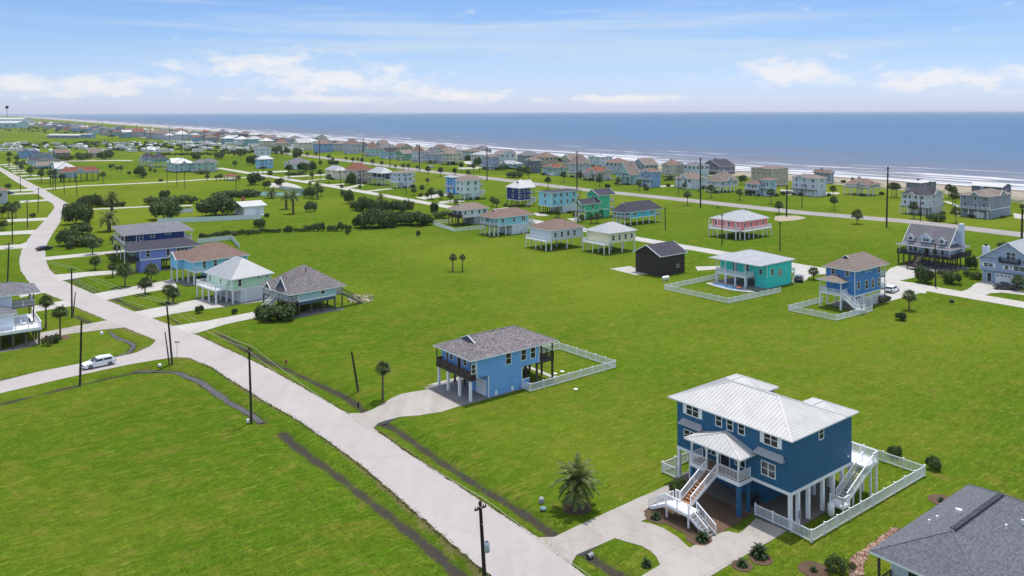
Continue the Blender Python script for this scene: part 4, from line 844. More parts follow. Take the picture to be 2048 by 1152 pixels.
fl_ = tag(empty('pool_float', h.W(-5.0, 4.2, .12), .3), 'orange inflatable ring lying by the free-form pool', 'float'); tb = MB(); tb.tube([(.5 * math.cos(i * .5236), .5 * math.sin(i * .5236), .15) for i in range(13)], [.16] * 13, 8, cap=False); tb.build('ring', paint('orange_vinyl', S(220, 120, 80), .4), fl_)
# cape style house with dormers, dark wrap deck
w_cape = sid('pale_slate', (168, 178, 200))
h = House('cape_house', 'pale grey cape house with three dormers and dark wraparound deck on dark pilings', gz('m', 1235, 555, 3.0))
DKD = wood('black_brown_deck', S(62, 56, 58))
h.walls(2.2, 9.4, 1.4, 12.6, 3.2, 5.6, w_cape); h.deck(0, 12.5, 0, 14.2, 3.2, DKD, 'frbl', DKD, None, None, False, .4)
for xx in (.3, 3.3, 6.3, 9.3, 12.2):
    for yy in (.3, 3.6, 7.1, 10.6, 13.9): h.post(xx, yy, 2.8, DKD, .12)
h.hip(-.3, 11.4, -.2, 14.4, 5.5, 7.0, RGREY, 'y', name='porch_roof', ends=(.9, .9), caps=False); h.gable(1.2, 10.2, .9, 13.2, 6.0, 10.6, RGREY, 'y', w_cape, .45)
for yy in (.5, 2.9, 5.2, 8.6, 11.2, 13.6): h.post(.45, yy, 5.35, WHITE, .1, 3.2)
for yy, s_ in ((2.9, .75), (6.9, 1.25), (11.0, .75)):
    h.gable(1.0, 5.4, yy - s_ * 1.25, yy + s_ * 1.25, 7.6, 7.6 + s_ * 1.15, RGREY, 'x', w_cape, .16, name='dormer_roof', fas=.1); h.walls(1.25, 4.6, yy - s_ * 1.05, yy + s_ * 1.05, 6.5, 7.62, w_cape, False, 'dormer_wall')
    h.window('L', yy - s_ * .6, yy + s_ * .6, 6.85, 8.0, 'double' if s_ > 1 else 'single', 1.24)
h.window('R', 4.6, 6.2, 7.0, 8.4, 'double', 1.33); h.box('chimney', 7.3, 8.8, .2, 1.3, 3.2, 11.6, sid('chimney_white', (200, 208, 222)))
for yy in (3.2, 5.0, 10.0, 11.6): h.window('L', yy - .5, yy + .5, 3.9, 5.2, 'single', 2.18)
h.window('L', 6.6, 7.7, 3.22, 5.2, 'plain', 2.18).name = 'door'; h.stairs('x', -.05, 3.2, -4.2, 1.1, 6.6, 8.2, DKD, GREYDECK, True); h.deck(-6.0, -4.2, 5.6, 8.6, 1.1, DKD, 'fl', DKD, [(-5.9, 5.7), (-5.9, 8.5)], DKD)
# grey garage house cut by the right edge
w_rg = sid('dove_grey', (140, 152, 174))
h = House('garage_house', 'grey house with white garage door, black balcony and white chimney at the cul-de-sac drive', ('n', 770, 735))
h.walls(-.3, 11, -12, 0, 0, 3.0, w_rg, True, 'ground_wall'); h.walls(-1.2, 11, -12.6, .3, 3.0, 5.9, w_rg); h.gable(-1.9, 11.6, -13.2, .9, 5.7, 10.4, RMETAL, 'x', w_rg, .7)
gd_ = h.box('garage_door', -.36, -.31, -6.6, -2.8, .05, 2.4, WHITE)
for i in range(4): h.box('door_window', -.375, -.362, -6.2 + i * .85, -5.65 + i * .85, 1.75, 2.0, GLASS, gd_)
h.window('L', -1.9, -1.0, .1, 2.2, 'plain', -.3).name = 'door'; h.window('L', -2.6, -.6, 3.9, 4.7, 'double', -1.2, True); h.window('L', -6.0, -5.2, 3.8, 4.7, 'single', -1.2, True); h.window('L', -9.4, -7.2, 3.8, 4.8, 'double', -1.2, True); h.window('L', -7.6, -5.6, 6.2, 8.0, 'double', -1.22)
h.deck(-2.2, -1.23, -8.6, -4.2, 5.6, DKD, 'frl', DARKMETAL, th=.2); h.box('chimney', 3.2, 4.8, .32, 1.6, 0, 8.0, sid('chimney_white', (200, 208, 222))); h.box('chimney_cap', 3.7, 4.3, .7, 1.2, 8.0, 8.5, DARKMETAL)
# pink house and the two roofs behind it
w_pink = sid('coral_pink', (206, 116, 116))
hp = House('beach_house', 'coral pink stilt house with pale metal hip roof by the highway', gz('r', 1130, 1148, 6.0) + D1 * .7 + D2 * .7)
hp.walls(0, 15, 0, 11.2, 3.0, 5.9, w_pink); hp.hip(-.7, 15.7, -.7, 11.9, 6.0, 8.6, RMETAL, 'x'); hp.deck(-2.2, -.04, 0, 11.2, 3.0, WHITE, 'frl', WHITE, [(-2, .2), (-2, 4), (-2, 7.5), (-2, 11)], WHITE, zp=5.9); hp.deck(0, 15, -1.8, -.04, 3.0, WHITE, 'rb', WHITE, [(.2, -1.6), (5, -1.6), (10, -1.6), (14.8, -1.6)], WHITE)
for i in range(4): hp.window('R', 2 + i * 3.4, 2.9 + i * 3.4, 3.8, 5.1); hp.window('L', 1.4 + i * 2.6, 2.2 + i * 2.6, 3.8, 5.1)
for x_ in (.2, 5, 10, 14.8):
    for y_ in (.2, 5.5, 11): hp.post(x_, y_, 2.99, WHITE, .14)
MB().tube([(10, 5.0, 8.2), (10, 5.0, 9.1)], [.12, .12], 8).build('vent_pipe', DARKMETAL, hp.e)
for lab, cx_, cy_, wl_, rf, LL, WW in (('light grey stilt house with brown hip roof beside the sky blue house', 1113, 437.5, sid('fog_grey', (176, 182, 190)), RBROWN, 13, 10), ('pale yellow stilt house with pale metal roof beside the cyan house', 1222, 443.5, sid('pale_yellow', (214, 208, 176)), RMETAL, 11, 9.5)):
    h = House('beach_house', lab, G(cx_, cy_, 8.6) - D2 * LL / 2 - D1 * WW / 2); h.walls(0, LL, 0, WW, 3, 6.1, wl_); h.hip(-.6, LL + .6, -.6, WW + .6, 6.2, 8.6, rf, 'x'); h.deck(-2, -.04, 0, WW, 3, WHITE, 'frl', WHITE, [(-1.9, .2), (-1.9, 5), (-1.9, WW - .2)], WHITE)
    for a_ in range(4): h.window('R', 1.2 + a_ * 2.6, 2.1 + a_ * 2.6, 3.9, 5.3)
    for a_ in (.2, LL / 2, LL - .2):
        for b_ in (.2, WW / 2, WW - .2): h.post(a_, b_, 2.99, WHITE, .14)
h = House('beach_house', 'dark brown plank walled building beside the turquoise house', ('e', 75, 268)); wb = siding('dark_plank', S(52, 46, 42), .3); h.walls(0, 9.5, 0, 8.5, 0, 5.2, wb, False); h.gable(-.6, 10.1, -.6, 9.1, 5.2, 7.6, RDARK, 'x', wb, .6); h.window('R', 6.4, 7.1, 1.6, 2.3, 'plain')
sheet('patio', gpts('z3 1440,1110 1600,1088 1700,1130 1780,1152 1640,1160'), .03, M_DRIVE, .2, .03)
# houses along the back street
w_palg = sid('pale_sage', (182, 196, 192)); w_sky = sid('sky_blue', (146, 206, 226)); w_grn = sid('emerald_green', (70, 168, 128)); w_cyan = sid('cyan_blue', (74, 176, 204)); w_lgr = sid('light_grey', (196, 200, 208)); w_bluebr = sid('azure_blue', (30, 130, 206))
qh('light grey stilt house with brown roof and dark deck inside white fence', 'u', (362, 655), 190, 770, 515, 400, 280, w_lgr, 'tan', gab=.5, dl=1.6, wr=4, gnd='half', gmat=sid('mid_grey', (130, 132, 138)), deckmat=DARKWOOD, rmat=DARKWOOD, solid=True, pmat=DARKWOOD, maxdim=16)
qh('sky blue stilt house with brown roof and white front deck', 'u', (930, 820), 700, 1415, 655, 520, 370, w_sky, 'brown', gab=.5, dl=1.6, db=2, wr=3, gnd='half', gmat=w_lgr, stair='R', maxdim=18)
h = qh('navy blue tower house with white metal roof on stilts', 'u', (1262, 355), 1070, 1448, 245, 50, -90, w_navy, 'white', gnd='open', db=2.4, wl=1, wr=3, stair='R', pmat=PILING, maxdim=14, axis='y')
h.gable(h.L * .35, h.L + 3.0, .4, h.Wd - 1.5, h.ze + .3, h.zr - .4, RWHITE, 'x', w_navy, .4, name='cross_gable_roof')
qh('light blue two-storey house with charcoal roof and white garage', 'u', (1783, 465), 1580, 2200, 345, 120, 70, w_sky, 'dark', gnd='half', gmat=w_lgr, wl=1, wr=4, pmat=DARKWOOD, db=2.2, maxdim=14)
h = qh('emerald green house with tall rear block and charcoal gable roof', 'v', (775, 610), 600, 955, 470, 245, 140, w_grn, 'dark', 'gx', gnd='half', gmat=w_grn, wl=1, wr=0, db=2.5, maxdim=14)
h2 = qh('low emerald green front wing with charcoal gable roof', 'v', (560, 640), 460, 790, 500, 385, 290, w_grn, 'dark', 'gx', gnd='half', gmat=w_grn, wl=1, wr=1, dl=2.0, maxdim=12, name='house_wing'); merge(h2, h)
qh('cyan blue long stilt house with charcoal hip roof and white decks', 'v', (1290, 730), 1090, 1690, 605, 510, 335, w_cyan, 'dark', gab=.6, gnd='open', wl=2, wr=3, db=3, dl=3.0, axis='x', maxdim=20, gabmat=w_cyan, solid=False)
qh('pale sage two-storey house with tan roof and zigzag white stairs', 'p', (550, 965), 410, 790, 850, 650, 560, w_palg, 'tan', gnd='half', gmat=w_palg, wl=2, wr=2, db=2.4, stair='R', maxdim=13)
qh('azure blue house with white deck beside the pale sage house', 'p', (385, 870), 262, 470, 760, 595, 575, w_bluebr, 'metal', gnd='enc', wl=1, wr=1, maxdim=10, dl=1.0)
qh('white and black two-storey house with pale metal roof and balconies', 'fo', (560, 890), 260, 700, 790, 690, 590, sid('black_charcoal', (54, 58, 76)), 'metal', gnd='open', dl=2.4, wl=3, wr=1, maxdim=16)
qh('pale blue-grey house with brown roof on enclosed base', 'fo', (745, 935), 650, 1000, 840, 690, 645, sid('mist_blue', (178, 188, 204)), 'tan', gnd='half', gmat=w_lgr, wl=2, wr=3, db=2, maxdim=15)
qh('beige house with pale hip roof and garage', 'fn', (1500, 715), 1290, 1660, 640, 570, 485, sid('sand_beige', (196, 184, 164)), 'metal', gnd='enc', wl=2, wr=2, maxdim=16)
qh('taupe house with rust red hip roof', 'fn', (1820, 780), 1640, 2050, 690, 560, 440, sid('taupe', (168, 154, 144)), 'red', gnd='half', wl=1, wr=3, maxdim=18)
qh('pale green-grey house with long sloping grey roof behind dark oaks', 'fn', (840, 560), 660, 1130, 555, 460, 365, sid('pale_celadon', (178, 190, 184)), 'grey', gnd='enc', wl=2, wr=2, maxdim=22)
qh('blue house with turquoise trim and white roof deck', 'fn', (250, 540), 200, 480, 500, 390, 330, sid('powder_blue', (120, 170, 204)), 'metal', gnd='enc', wl=1, wr=3, maxdim=14)
qh('tall white house with balconies behind the blue house', 'fn', (260, 345), 180, 440, 320, 220, 180, w_lgr, 'grey', gnd='enc', wl=1, wr=2, maxdim=14)
# beachfront row beyond the highway
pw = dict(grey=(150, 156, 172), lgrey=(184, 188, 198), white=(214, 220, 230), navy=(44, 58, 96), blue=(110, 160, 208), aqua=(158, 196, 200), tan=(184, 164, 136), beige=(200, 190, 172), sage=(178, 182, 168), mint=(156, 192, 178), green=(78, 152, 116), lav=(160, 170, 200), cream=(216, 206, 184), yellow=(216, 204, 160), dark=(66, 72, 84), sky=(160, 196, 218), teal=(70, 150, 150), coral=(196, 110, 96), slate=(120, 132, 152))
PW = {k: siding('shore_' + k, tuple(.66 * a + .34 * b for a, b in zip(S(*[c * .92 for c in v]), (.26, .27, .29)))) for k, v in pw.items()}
cn_ = dict(lgrey='light grey', lav='lavender grey', sky='pale sky blue', navy='navy', tan='tan', dark='charcoal')
rn = dict(shin='weathered grey', dark='charcoal', brown='brown', tan='tan', red='rust red', grey='grey', slate='slate', metal='pale metal', white='white metal')
BR = [  # label tail, zoom, near, lx, rx, floor, eave, peak, wall, roof, options
 ('with octagon bay and stone porch by the beach', 't', (1500, 785), 1030, 1885, 640, 425, 300, 'slate', 'tan', dict(gnd='enc', wl=3, wr=3, maxdim=20)),
 ('with open gallery under white metal roof right on the beach', 't', (1690, 500), 1210, 1840, 430, 275, 195, 'navy', 'white', dict(style='gy', gnd='open', wl=5, wr=1, maxdim=20)),
 ('with two-storey white balcony facing the highway', 't', (470, 730), 90, 740, 600, 410, 250, 'white', 'dark', dict(gnd='half', wl=4, wr=1, dl=1.8, db=2, maxdim=18, roofed=False)),
 ('behind the balcony house on the sand', 't', (400, 430), 165, 640, 330, 205, 180, 'dark', 'white', dict(gnd='open', wl=3, wr=2, maxdim=16)),
 ('on tall open white posts', 's', (1425, 580), 1040, 1600, 450, 400, 290, 'sage', 'brown', dict(gnd='open', wl=2, wr=1, maxdim=18)),
 ('blocky with white enclosed base', 's', (600, 590), 200, 740, 480, 295, 225, 'white', 'tan', dict(gnd='enc', wl=3, wr=1, maxdim=17)),
 ('with square tower on the sand', 's', (820, 380), 545, 860, 370, 205, 155, 'slate', 'brown', dict(gnd='enc', wl=2, wr=0, maxdim=16, style='gy')),
 ('small two-part cottage on the grass', 'r', (1580, 740), 1435, 1700, 620, 480, 440, 'sky', 'brown', dict(gnd='enc', wl=3, wr=1, maxdim=12)),
 ('low wing with shrubs at the cottage', 'r', (1420, 735), 1215, 1500, 640, 545, 475, 'sky', 'brown', dict(gnd='enc', wl=2, wr=0, maxdim=9)),
 ('long shingle-sided lodge with recessed balconies', 'r', (1640, 590), 1300, 1890, 560, 300, 268, 'tan', 'brown', dict(gnd='enc', wl=4, wr=2, maxdim=24)),
 ('with deep front gallery and stucco arches', 'r', (800, 690), 590, 1085, 590, 500, 350, 'lgrey', 'tan', dict(gnd='open', wl=1, wr=3, maxdim=18)),
 ('boxy with wide blank walls', 'r', (400, 630), 80, 590, 545, 465, 355, 'white', 'tan', dict(gnd='enc', wl=2, wr=1, maxdim=19)),
 ('with crossing dark gables on the beach', 'r', (800, 400), 510, 1040, 345, 265, 145, 'dark', 'dark', dict(style='gx', gnd='enc', wl=4, wr=2, maxdim=20)),
 ('square on open stilts at the dune', 'r', (60, 440), -130, 225, 385, 240, 155, 'beige', 'brown', dict(gnd='open', wl=1, wr=1, maxdim=15)),
 ('narrow stepped cottage with corner turret', 'q', (1720, 760), 1520, 1850, 640, 510, 445, 'blue', 'brown', dict(gnd='enc', wl=2, wr=1, maxdim=12)),
 ('with steep gable front and arched window', 'q', (1360, 720), 1135, 1520, 600, 560, 345, 'aqua', 'tan', dict(style='gx', gnd='half', wl=2, wr=1, maxdim=26)),
 ('with low rust red roof on pale columns', 'q', (840, 655), 630, 1050, 545, 505, 415, 'sage', 'red', dict(gnd='half', wl=2, wr=1, maxdim=16)),
 ('tall narrow with long sloping roof', 'q', (520, 600), 375, 740, 530, 380, 235, 'lgrey', 'tan', dict(gnd='half', wl=1, wr=2, maxdim=16)),
 ('flat roofed terraced villa on the sand', 'q', (900, 430), 690, 1080, 400, 270, 255, 'white', 'white', dict(gnd='enc', wl=2, wr=3, maxdim=20)),
 ('bungalow with banded windows and rust roof', 'q', (185, 575), -40, 350, 520, 440, 375, 'aqua', 'red', dict(gnd='enc', wl=4, wr=1, maxdim=26)),
 ('with cupola and white trimmed dormers', 'p', (1850, 360), 1590, 2010, 330, 265, 190, 'dark', 'metal', dict(gnd='enc', wl=3, wr=2, maxdim=18)),
 ('square with verandah on all sides', 'p', (1670, 530), 1530, 1780, 470, 330, 265, 'navy', 'tan', dict(gnd='enc', gmat=None, wl=3, wr=3, maxdim=14)),
 ('low with wide pale roof behind shrubs', 'p', (1330, 470), 1120, 1480, 450, 385, 325, 'aqua', 'metal', dict(gnd='enc', wl=2, wr=2, maxdim=26)),
 ('with brown gables and white rakes', 'p', (1330, 330), 1060, 1380, 310, 215, 150, 'white', 'brown', dict(style='gx', gnd='enc', wl=2, wr=1, maxdim=16)),
 ('two-storey with plain fronts beside the tall pole', 'p', (1000, 480), 830, 1110, 430, 270, 235, 'lav', 'brown', dict(gnd='enc', wl=2, wr=2, maxdim=15)),
 ('on the dune with wide decks', 'p', (850, 260), 695, 985, 240, 150, 95, 'grey', 'grey', dict(gnd='open', wl=2, wr=2, maxdim=26)),
 ('with stacked white galleries and green annex', 'p', (350, 400), 200, 530, 345, 215, 155, 'cream', 'tan', dict(gnd='open', dl=2, wl=3, wr=2, maxdim=26)),
 ('with pale gambrel roof behind the galleried house', 'p', (480, 240), 330, 560, 230, 160, 105, 'lgrey', 'metal', dict(gnd='enc', wl=1, wr=1, maxdim=26)),
 ('with brown hipped tower and mint walls', 'p', (200, 260), 20, 300, 240, 130, 75, 'mint', 'brown', dict(gnd='enc', wl=2, wr=1, maxdim=16)),
 ('two-storey with crossing gables', 'fo', (1340, 540), 1170, 1480, 490, 390, 290, 'lav', 'grey', dict(gnd='half', wl=1, wr=2, maxdim=26)),
 ('with white shutters and brown hip roof', 'fo', (1070, 520), 990, 1190, 480, 340, 240, 'white', 'brown', dict(gnd='enc', wl=2, wr=2, maxdim=26)),
 ('with green gables in a pair', 'fo', (860, 490), 740, 1010, 430, 380, 315, 'green', 'tan', dict(style='gx', gnd='enc', wl=1, wr=2, maxdim=18)),
 ('small with dark roof between two gables', 'fo', (640, 465), 480, 760, 430, 350, 285, 'sky', 'dark', dict(gnd='enc', wl=2, wr=2, maxdim=26)),
 ('with aqua lower floor and brown upper roof', 'fo', (320, 425), 235, 480, 390, 300, 180, 'aqua', 'brown', dict(gnd='enc', wl=2, wr=2, maxdim=26)),
 ('with broad grey gable toward the beach', 'fo', (500, 310), 420, 630, 290, 240, 165, 'lgrey', 'tan', dict(style='gx', gnd='enc', wl=1, wr=2, maxdim=26)),
 ('with twin pale gables behind the dark roof', 'fo', (780, 340), 640, 940, 320, 260, 205, 'white', 'metal', dict(gnd='enc', wl=2, wr=2, maxdim=18)),
 ('tall pale block with brown lookout', 'fn', (1740, 300), 1555, 1900, 280, 150, 65, 'lgrey', 'brown', dict(gnd='enc', wl=2, wr=2, maxdim=20)),
 ('long pale block with red awning', 'fn', (1330, 235), 1115, 1420, 220, 110, 60, 'white', 'grey', dict(gnd='enc', wl=3, wr=2, maxdim=20)),
 ('behind the long pale block', 'fn', (1480, 240), 1370, 1600, 220, 130, 95, 'grey', 'dark', dict(gnd='enc', wl=2, wr=2, maxdim=18))]
for lab, zk, near, lx, rx, fy, ey, pk, wc, rf, kw in BR:
    prev_h = HOUSES[-1]
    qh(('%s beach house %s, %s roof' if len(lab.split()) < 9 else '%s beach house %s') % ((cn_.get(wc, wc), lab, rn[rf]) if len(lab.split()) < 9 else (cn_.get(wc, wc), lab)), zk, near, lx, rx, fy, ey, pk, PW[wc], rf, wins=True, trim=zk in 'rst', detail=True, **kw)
    if lab.startswith('low wing'): merge(HOUSES[-1], prev_h)
# houses up the road on the far left and in the middle distance
LR = [('with brown roof and two dormer windows at the bend', 'fl', (1030, 1140), 1005, 1590, 1010, 975, 890, 'lav', 'red', dict(gnd='open', wl=3, wr=0, dl=1.5, maxdim=26, pmat=PILING)),
 ('pale blue with white hip roof up the road', 'fl', (930, 1075), 830, 1240, 1000, 925, 815, 'sky', 'metal', dict(gnd='half', wl=1, wr=2, maxdim=26)),
 ('with long tan roof and white gallery', 'fl', (640, 930), 560, 1080, 900, 870, 800, 'sky', 'tan', dict(gnd='half', wl=2, wr=2, maxdim=26)),
 ('with dark roof behind the tan roofed one', 'fl', (500, 870), 400, 950, 840, 790, 730, 'aqua', 'dark', dict(gnd='enc', wl=2, wr=2, maxdim=26)),
 ('with dark slate roof among the driveways', 'fl', (520, 770), 400, 850, 740, 700, 660, 'blue', 'dark', dict(gnd='enc', wl=2, wr=2, maxdim=26)),
 ('large with balconies at the end of the row', 'fl', (310, 765), 270, 610, 720, 640, 590, 'blue', 'grey', dict(gnd='enc', wl=4, wr=3, maxdim=26)),
 ('with two dark gables beside the camp', 'fl', (900, 745), 850, 1120, 720, 670, 610, 'dark', 'brown', dict(style='gx', gnd='enc', wl=1, wr=2, maxdim=26)),
 ('with tan gable roof behind trees', 'fl', (1430, 745), 1400, 1640, 720, 670, 600, 'tan', 'tan', dict(style='gx', gnd='enc', wl=1, wr=2, maxdim=26)),
 ('mint with grey hip roof beside the cross street', 'fm', (1295, 985), 1250, 1610, 960, 830, 770, 'mint', 'grey', dict(gnd='enc', wl=2, wr=3, maxdim=18, db=2)),
 ('aqua with white hip roof and curved stairs', 'fm', (990, 985), 810, 1270, 970, 840, 750, 'aqua', 'white', dict(gnd='half', wl=3, wr=2, maxdim=26)),
 ('teal on tall white stilts with navy roof', 'fm', (620, 905), 540, 850, 820, 770, 670, 'teal', 'dark', dict(gnd='open', wl=2, wr=1, maxdim=20)),
 ('blue on white stilts next to the teal one', 'fm', (470, 880), 410, 610, 800, 740, 670, 'blue', 'dark', dict(gnd='open', wl=2, wr=1, maxdim=26)),
 ('cream with pointed pale roof in the camp', 'fm', (560, 665), 390, 700, 660, 620, 565, 'cream', 'metal', dict(gnd='enc', wl=2, wr=2, maxdim=24))]
for lab, zk, near, lx, rx, fy, ey, pk, wc, rf, kw in LR:
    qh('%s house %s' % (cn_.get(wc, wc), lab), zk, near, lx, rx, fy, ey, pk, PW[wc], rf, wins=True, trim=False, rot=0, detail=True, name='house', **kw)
# cut-off house on the left edge up the side road
h = House('house', 'white and tan house with hip roof cut by the frame edge beside the palms', ('fp', 118, 380)); h.walls(-12, 0, 0, 9, 0, 6.2, PW['lgrey']); h.hip(-12.6, .6, -.6, 9.6, 6.2, 8.2, RBROWN, 'x'); h.window('R', -3, -2, 3.6, 5); h.window('R', -7, -6, 3.6, 5)
# far shoreline houses
fr = random.Random(11)
walls_ = ['lgrey', 'white', 'blue', 'lav', 'aqua', 'beige', 'coral', 'slate', 'teal', 'cream', 'grey', 'navy']
def far_house(x_, y_, wc, rf, LL, WW, ze, zr, st='hip'):
    h = House('house', 'far %s house with %s roof in the distant shoreline row' % (cn_.get(wc, wc), rn[rf]), G(x_, y_), fr.uniform(-8, 8), 'distant houses along the shore')
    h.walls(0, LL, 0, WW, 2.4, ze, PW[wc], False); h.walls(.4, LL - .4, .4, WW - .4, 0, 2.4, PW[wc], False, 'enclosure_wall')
    (h.hip(-.6, LL + .6, -.6, WW + .6, ze, zr, ROOFS[rf], caps=False) if st == 'hip' else h.gable(-.5, LL + .5, -.5, WW + .5, ze, zr, ROOFS[rf], 'x' if fr.random() < .5 else 'y', PW[wc], .5))
    for f, A_ in (('L', WW), ('R', LL)):
        for i in range(3): c_ = A_ * (i + .5) / 3; h.window(f, c_ - .7, c_ + .7, ze - 2.2, ze - .7, 'plain')
base = [(30, 247), (110, 256), (200, 266), (300, 273), (400, 280), (480, 286), (560, 292), (640, 299)]
for row in (0, 1, 2):
    x_ = 34.0
    while x_ < 640:
        for (xa, ya), (xb, yb) in zip(base[:-1], base[1:]):
            if xa <= x_ <= xb: yb_ = ya + (yb - ya) * (x_ - xa) / (xb - xa)
        y_ = yb_ - (yb_ - 226) * (.0, .11, -.10)[row] + fr.uniform(-.8, .8); big = fr.uniform(.85, 1.35)
        far_house(x_, y_, fr.choice(walls_), fr.choice(['tan', 'grey', 'brown', 'dark', 'metal', 'red', 'slate', 'white']), 13 * big, 12 * big, 7.2 * big, 10.2 * big, fr.choice(['hip', 'hip', 'gable']))
        x_ += fr.uniform(10, 18) * (.5 + x_ / 700) * (1.8 if row == 2 else 1)
for x_, y_, wc, rf, st_ in ((678, 302, 'lgrey', 'tan', 'hip'), (716, 303, 'grey', 'brown', 'gable'), (762, 309, 'beige', 'grey', 'hip'), (800, 309, 'tan', 'brown', 'gable'), (893, 316, 'grey', 'tan', 'hip'), (940, 321, 'lgrey', 'brown', 'hip'), (1000, 327, 'white', 'tan', 'gable'), (1052, 331, 'slate', 'grey', 'hip'), (1090, 336, 'tan', 'brown', 'hip'), (1140, 338, 'beige', 'tan', 'gable'), (1235, 349, 'lgrey', 'brown', 'hip'), (1290, 351, 'grey', 'tan', 'gable'), (1392, 357, 'white', 'grey', 'hip'), (960, 330, 'white', 'metal', 'hip')):
    far_house(x_, y_, wc, rf, fr.uniform(11, 15), fr.uniform(10, 13), fr.uniform(6.5, 8.5), fr.uniform(10, 11.5), st_)
    HOUSES[-1].e['label'] = '%s house with %s %s roof in the second row behind the beachfront houses' % (cn_.get(wc, wc), rn[rf], st_); HOUSES[-1].e['group'] = 'second row beach houses'
# long white shed, other far blocks
for lab, x0, y0, LL, WW, H_, wc, rf, rt in (('long low storage building with white metal roof in the far meadow', 158, 277, 14, 66, 5, 'slate', 'white', 35), ('blue and white workshop beside the long storage building', 182, 276, 10, 20, 6, 'blue', 'metal', 35), ('teal shed by the highway curve', 250, 276, 10, 18, 7, 'teal', 'dark', 20), ('white hall with pale blue lower wall at the far left', 34, 256, 40, 120, 14, 'aqua', 'white', 40), ('white block behind the far hall', 44, 250, 40, 130, 20, 'white', 'white', 40)):
    h = House('building', lab, G(x0, y0), rt, None, 'building'); h.walls(0, LL, 0, WW, 0, H_, PW[wc], False); h.gable(-1, LL + 1, -1, WW + 1, H_, H_ + LL * .14, ROOFS[rf], 'y', PW[wc], 1)
    for i in range(5): h.window('L', WW * (i + .3) / 5, WW * (i + .6) / 5, H_ * .3, H_ * .6, 'plain')
# camp trailers
rvm = []
for kx in range(3):
    L_ = (7.5, 9.5, 11.5)[kx]; mb = MB(); pr = [(-L_ / 2, .5), (L_ / 2 - .6, .5), (L_ / 2, 1.2), (L_ / 2 - .2, 2.6), (L_ / 2 - .9, 3.25), (-L_ / 2 + .3, 3.25), (-L_ / 2, 2.9)]
    a = [(x, -1.25, z) for x, z in pr]; b = [(x, 1.25, z) for x, z in pr]; mb.poly(a); mb.poly(b[::-1])
    for i in range(len(pr)): j = (i + 1) % len(pr); mb.poly([a[i], b[i], b[j], a[j]])
    for i in range(3):
        for sy in (-1.27, 1.27): mb.box(-L_ * .38 + i * L_ * .27, -L_ * .38 + i * L_ * .27 + 1.3, sy - .01, sy + .01, 1.6, 2.3, 1)
    for x in (-.6, .5):
        for sy in (-1.1, 1.1): mb.tube([(x, sy - .12, .36), (x, sy + .12, .36)], [.36, .36], 10, 1)
    rvm.append(mb.mesh('camper', [paint('camper_white', S(226, 224, 220), .4, .06), DARKMETAL]))
for i in range(150):
    x_ = fr.uniform(-5, 690); y_ = 287 + fr.random() ** 1.1 * 19 + (x_ - 300) * -.004
    if 130 < x_ < 200 and y_ > 303: continue
    o = put('camper', rvm[i % 3], None, G(x_, y_), GANG + R(90 * fr.randint(0, 1) + fr.uniform(-6, 6)), fr.uniform(.95, 1.25)); tag(o, 'white camping trailer parked in the far trailer park', 'trailer', 'trailers in the camp ground')

h = House('picnic_pavilion', 'small open picnic pavilion with reddish roof among the playground palms', G(455, 362)); h.hip(-.6, 7.6, -.6, 6.6, 2.7, 4.3, RRED, 'x'); h.box('table_slab', 1.5, 5.5, 2, 4, .1, .8, WHITE)
for a_ in (0, 7):
    for b_ in (0, 6): h.post(a_, b_, 2.6, PILING, .15)
# ------------------------------------------------------------------ fences
FC = {}
def fence(label, line, hgt=1.2, bay=2.4, style='picket', mat=None, closed=False):
    mat = mat or WHITE; o = Vector((line[0].x, line[0].y, 0)); e = tag(empty('fence', o), label, 'fence')
    pm = ('post', hgt, mat.name)
    if pm not in FC: FC[pm] = MB().box(-.07, .07, -.07, .07, 0, hgt + .08).box(-.09, .09, -.09, .09, hgt + .08, hgt + .12).mesh('post', mat)
    for a, b in zip(line[:-1], line[1:]):
        d = b - a; d.z = 0; L = d.length; n = max(1, round(L / bay)); k = L / n; rz = math.atan2(d.y, d.x); key = (round(k, 2), hgt, style, mat.name)
        if key not in FC:
            mb = MB(); mb.box(.07, k - .07, -.03, .03, hgt - .1, hgt); mb.box(.07, k - .07, -.03, .03, .1, .2)
            if style == 'picket':
                q = max(4, int(k / .15))
                for i in range(1, q): x = .07 + (k - .14) * i / q; mb.box(x - .022, x + .022, -.018, .018, .2, hgt - .1)
            else: mb.box(.07, k - .07, -.018, .018, .2, hgt - .1)
            FC[key] = mb.mesh('fence_panel', mat)
        for i in range(n):
            p = a + d * (i / n) - o; put('post', FC[pm], e, (p.x, p.y, 0), rz); put('fence_panel', FC[key], e, (p.x, p.y, 0), rz)
    p = line[-1] - o; put('post', FC[pm], e, (p.x, p.y, 0)); return e
hh_ = hA; fence('white picket fence round the backyard of the cornflower blue house', [hh_.W(8.45, -.1), hh_.W(8.5, -1.95), hh_.W(26.4, -1.95), hh_.W(25.9, 11.4), hh_.W(12.5, 11.5)])
hh_ = hB; fence('white picket fence enclosing the deep blue house yard', [hh_.W(-.35, 3.9), hh_.W(-.35, -.3)], 1.15, 2.1); fence('long white picket fence beside and behind the deep blue house', [hh_.W(-.4, -.36), hh_.W(-.6, -2.65), hh_.W(22.4, -2.85), hh_.W(22.2, 16.4), hh_.W(-.5, 16.4), hh_.W(-.4, 14.5)], 1.2, 2.35)
fence('white picket fence round the small lawn of the denim blue house', gpts('j 1200,560 840,650 1350,757 1730,655'), 1.2)
fence('white picket fence round the pool yard of the turquoise house', gpts('e 510,280 110,365 575,465 955,385'), 1.2)
fence('white rail fence round the light grey house yard', gpts('u 175,600 -110,625 -100,640 228,748 700,700'), 1.2)
VINYL = paint('white_vinyl', S(214, 224, 226), .4, .04)
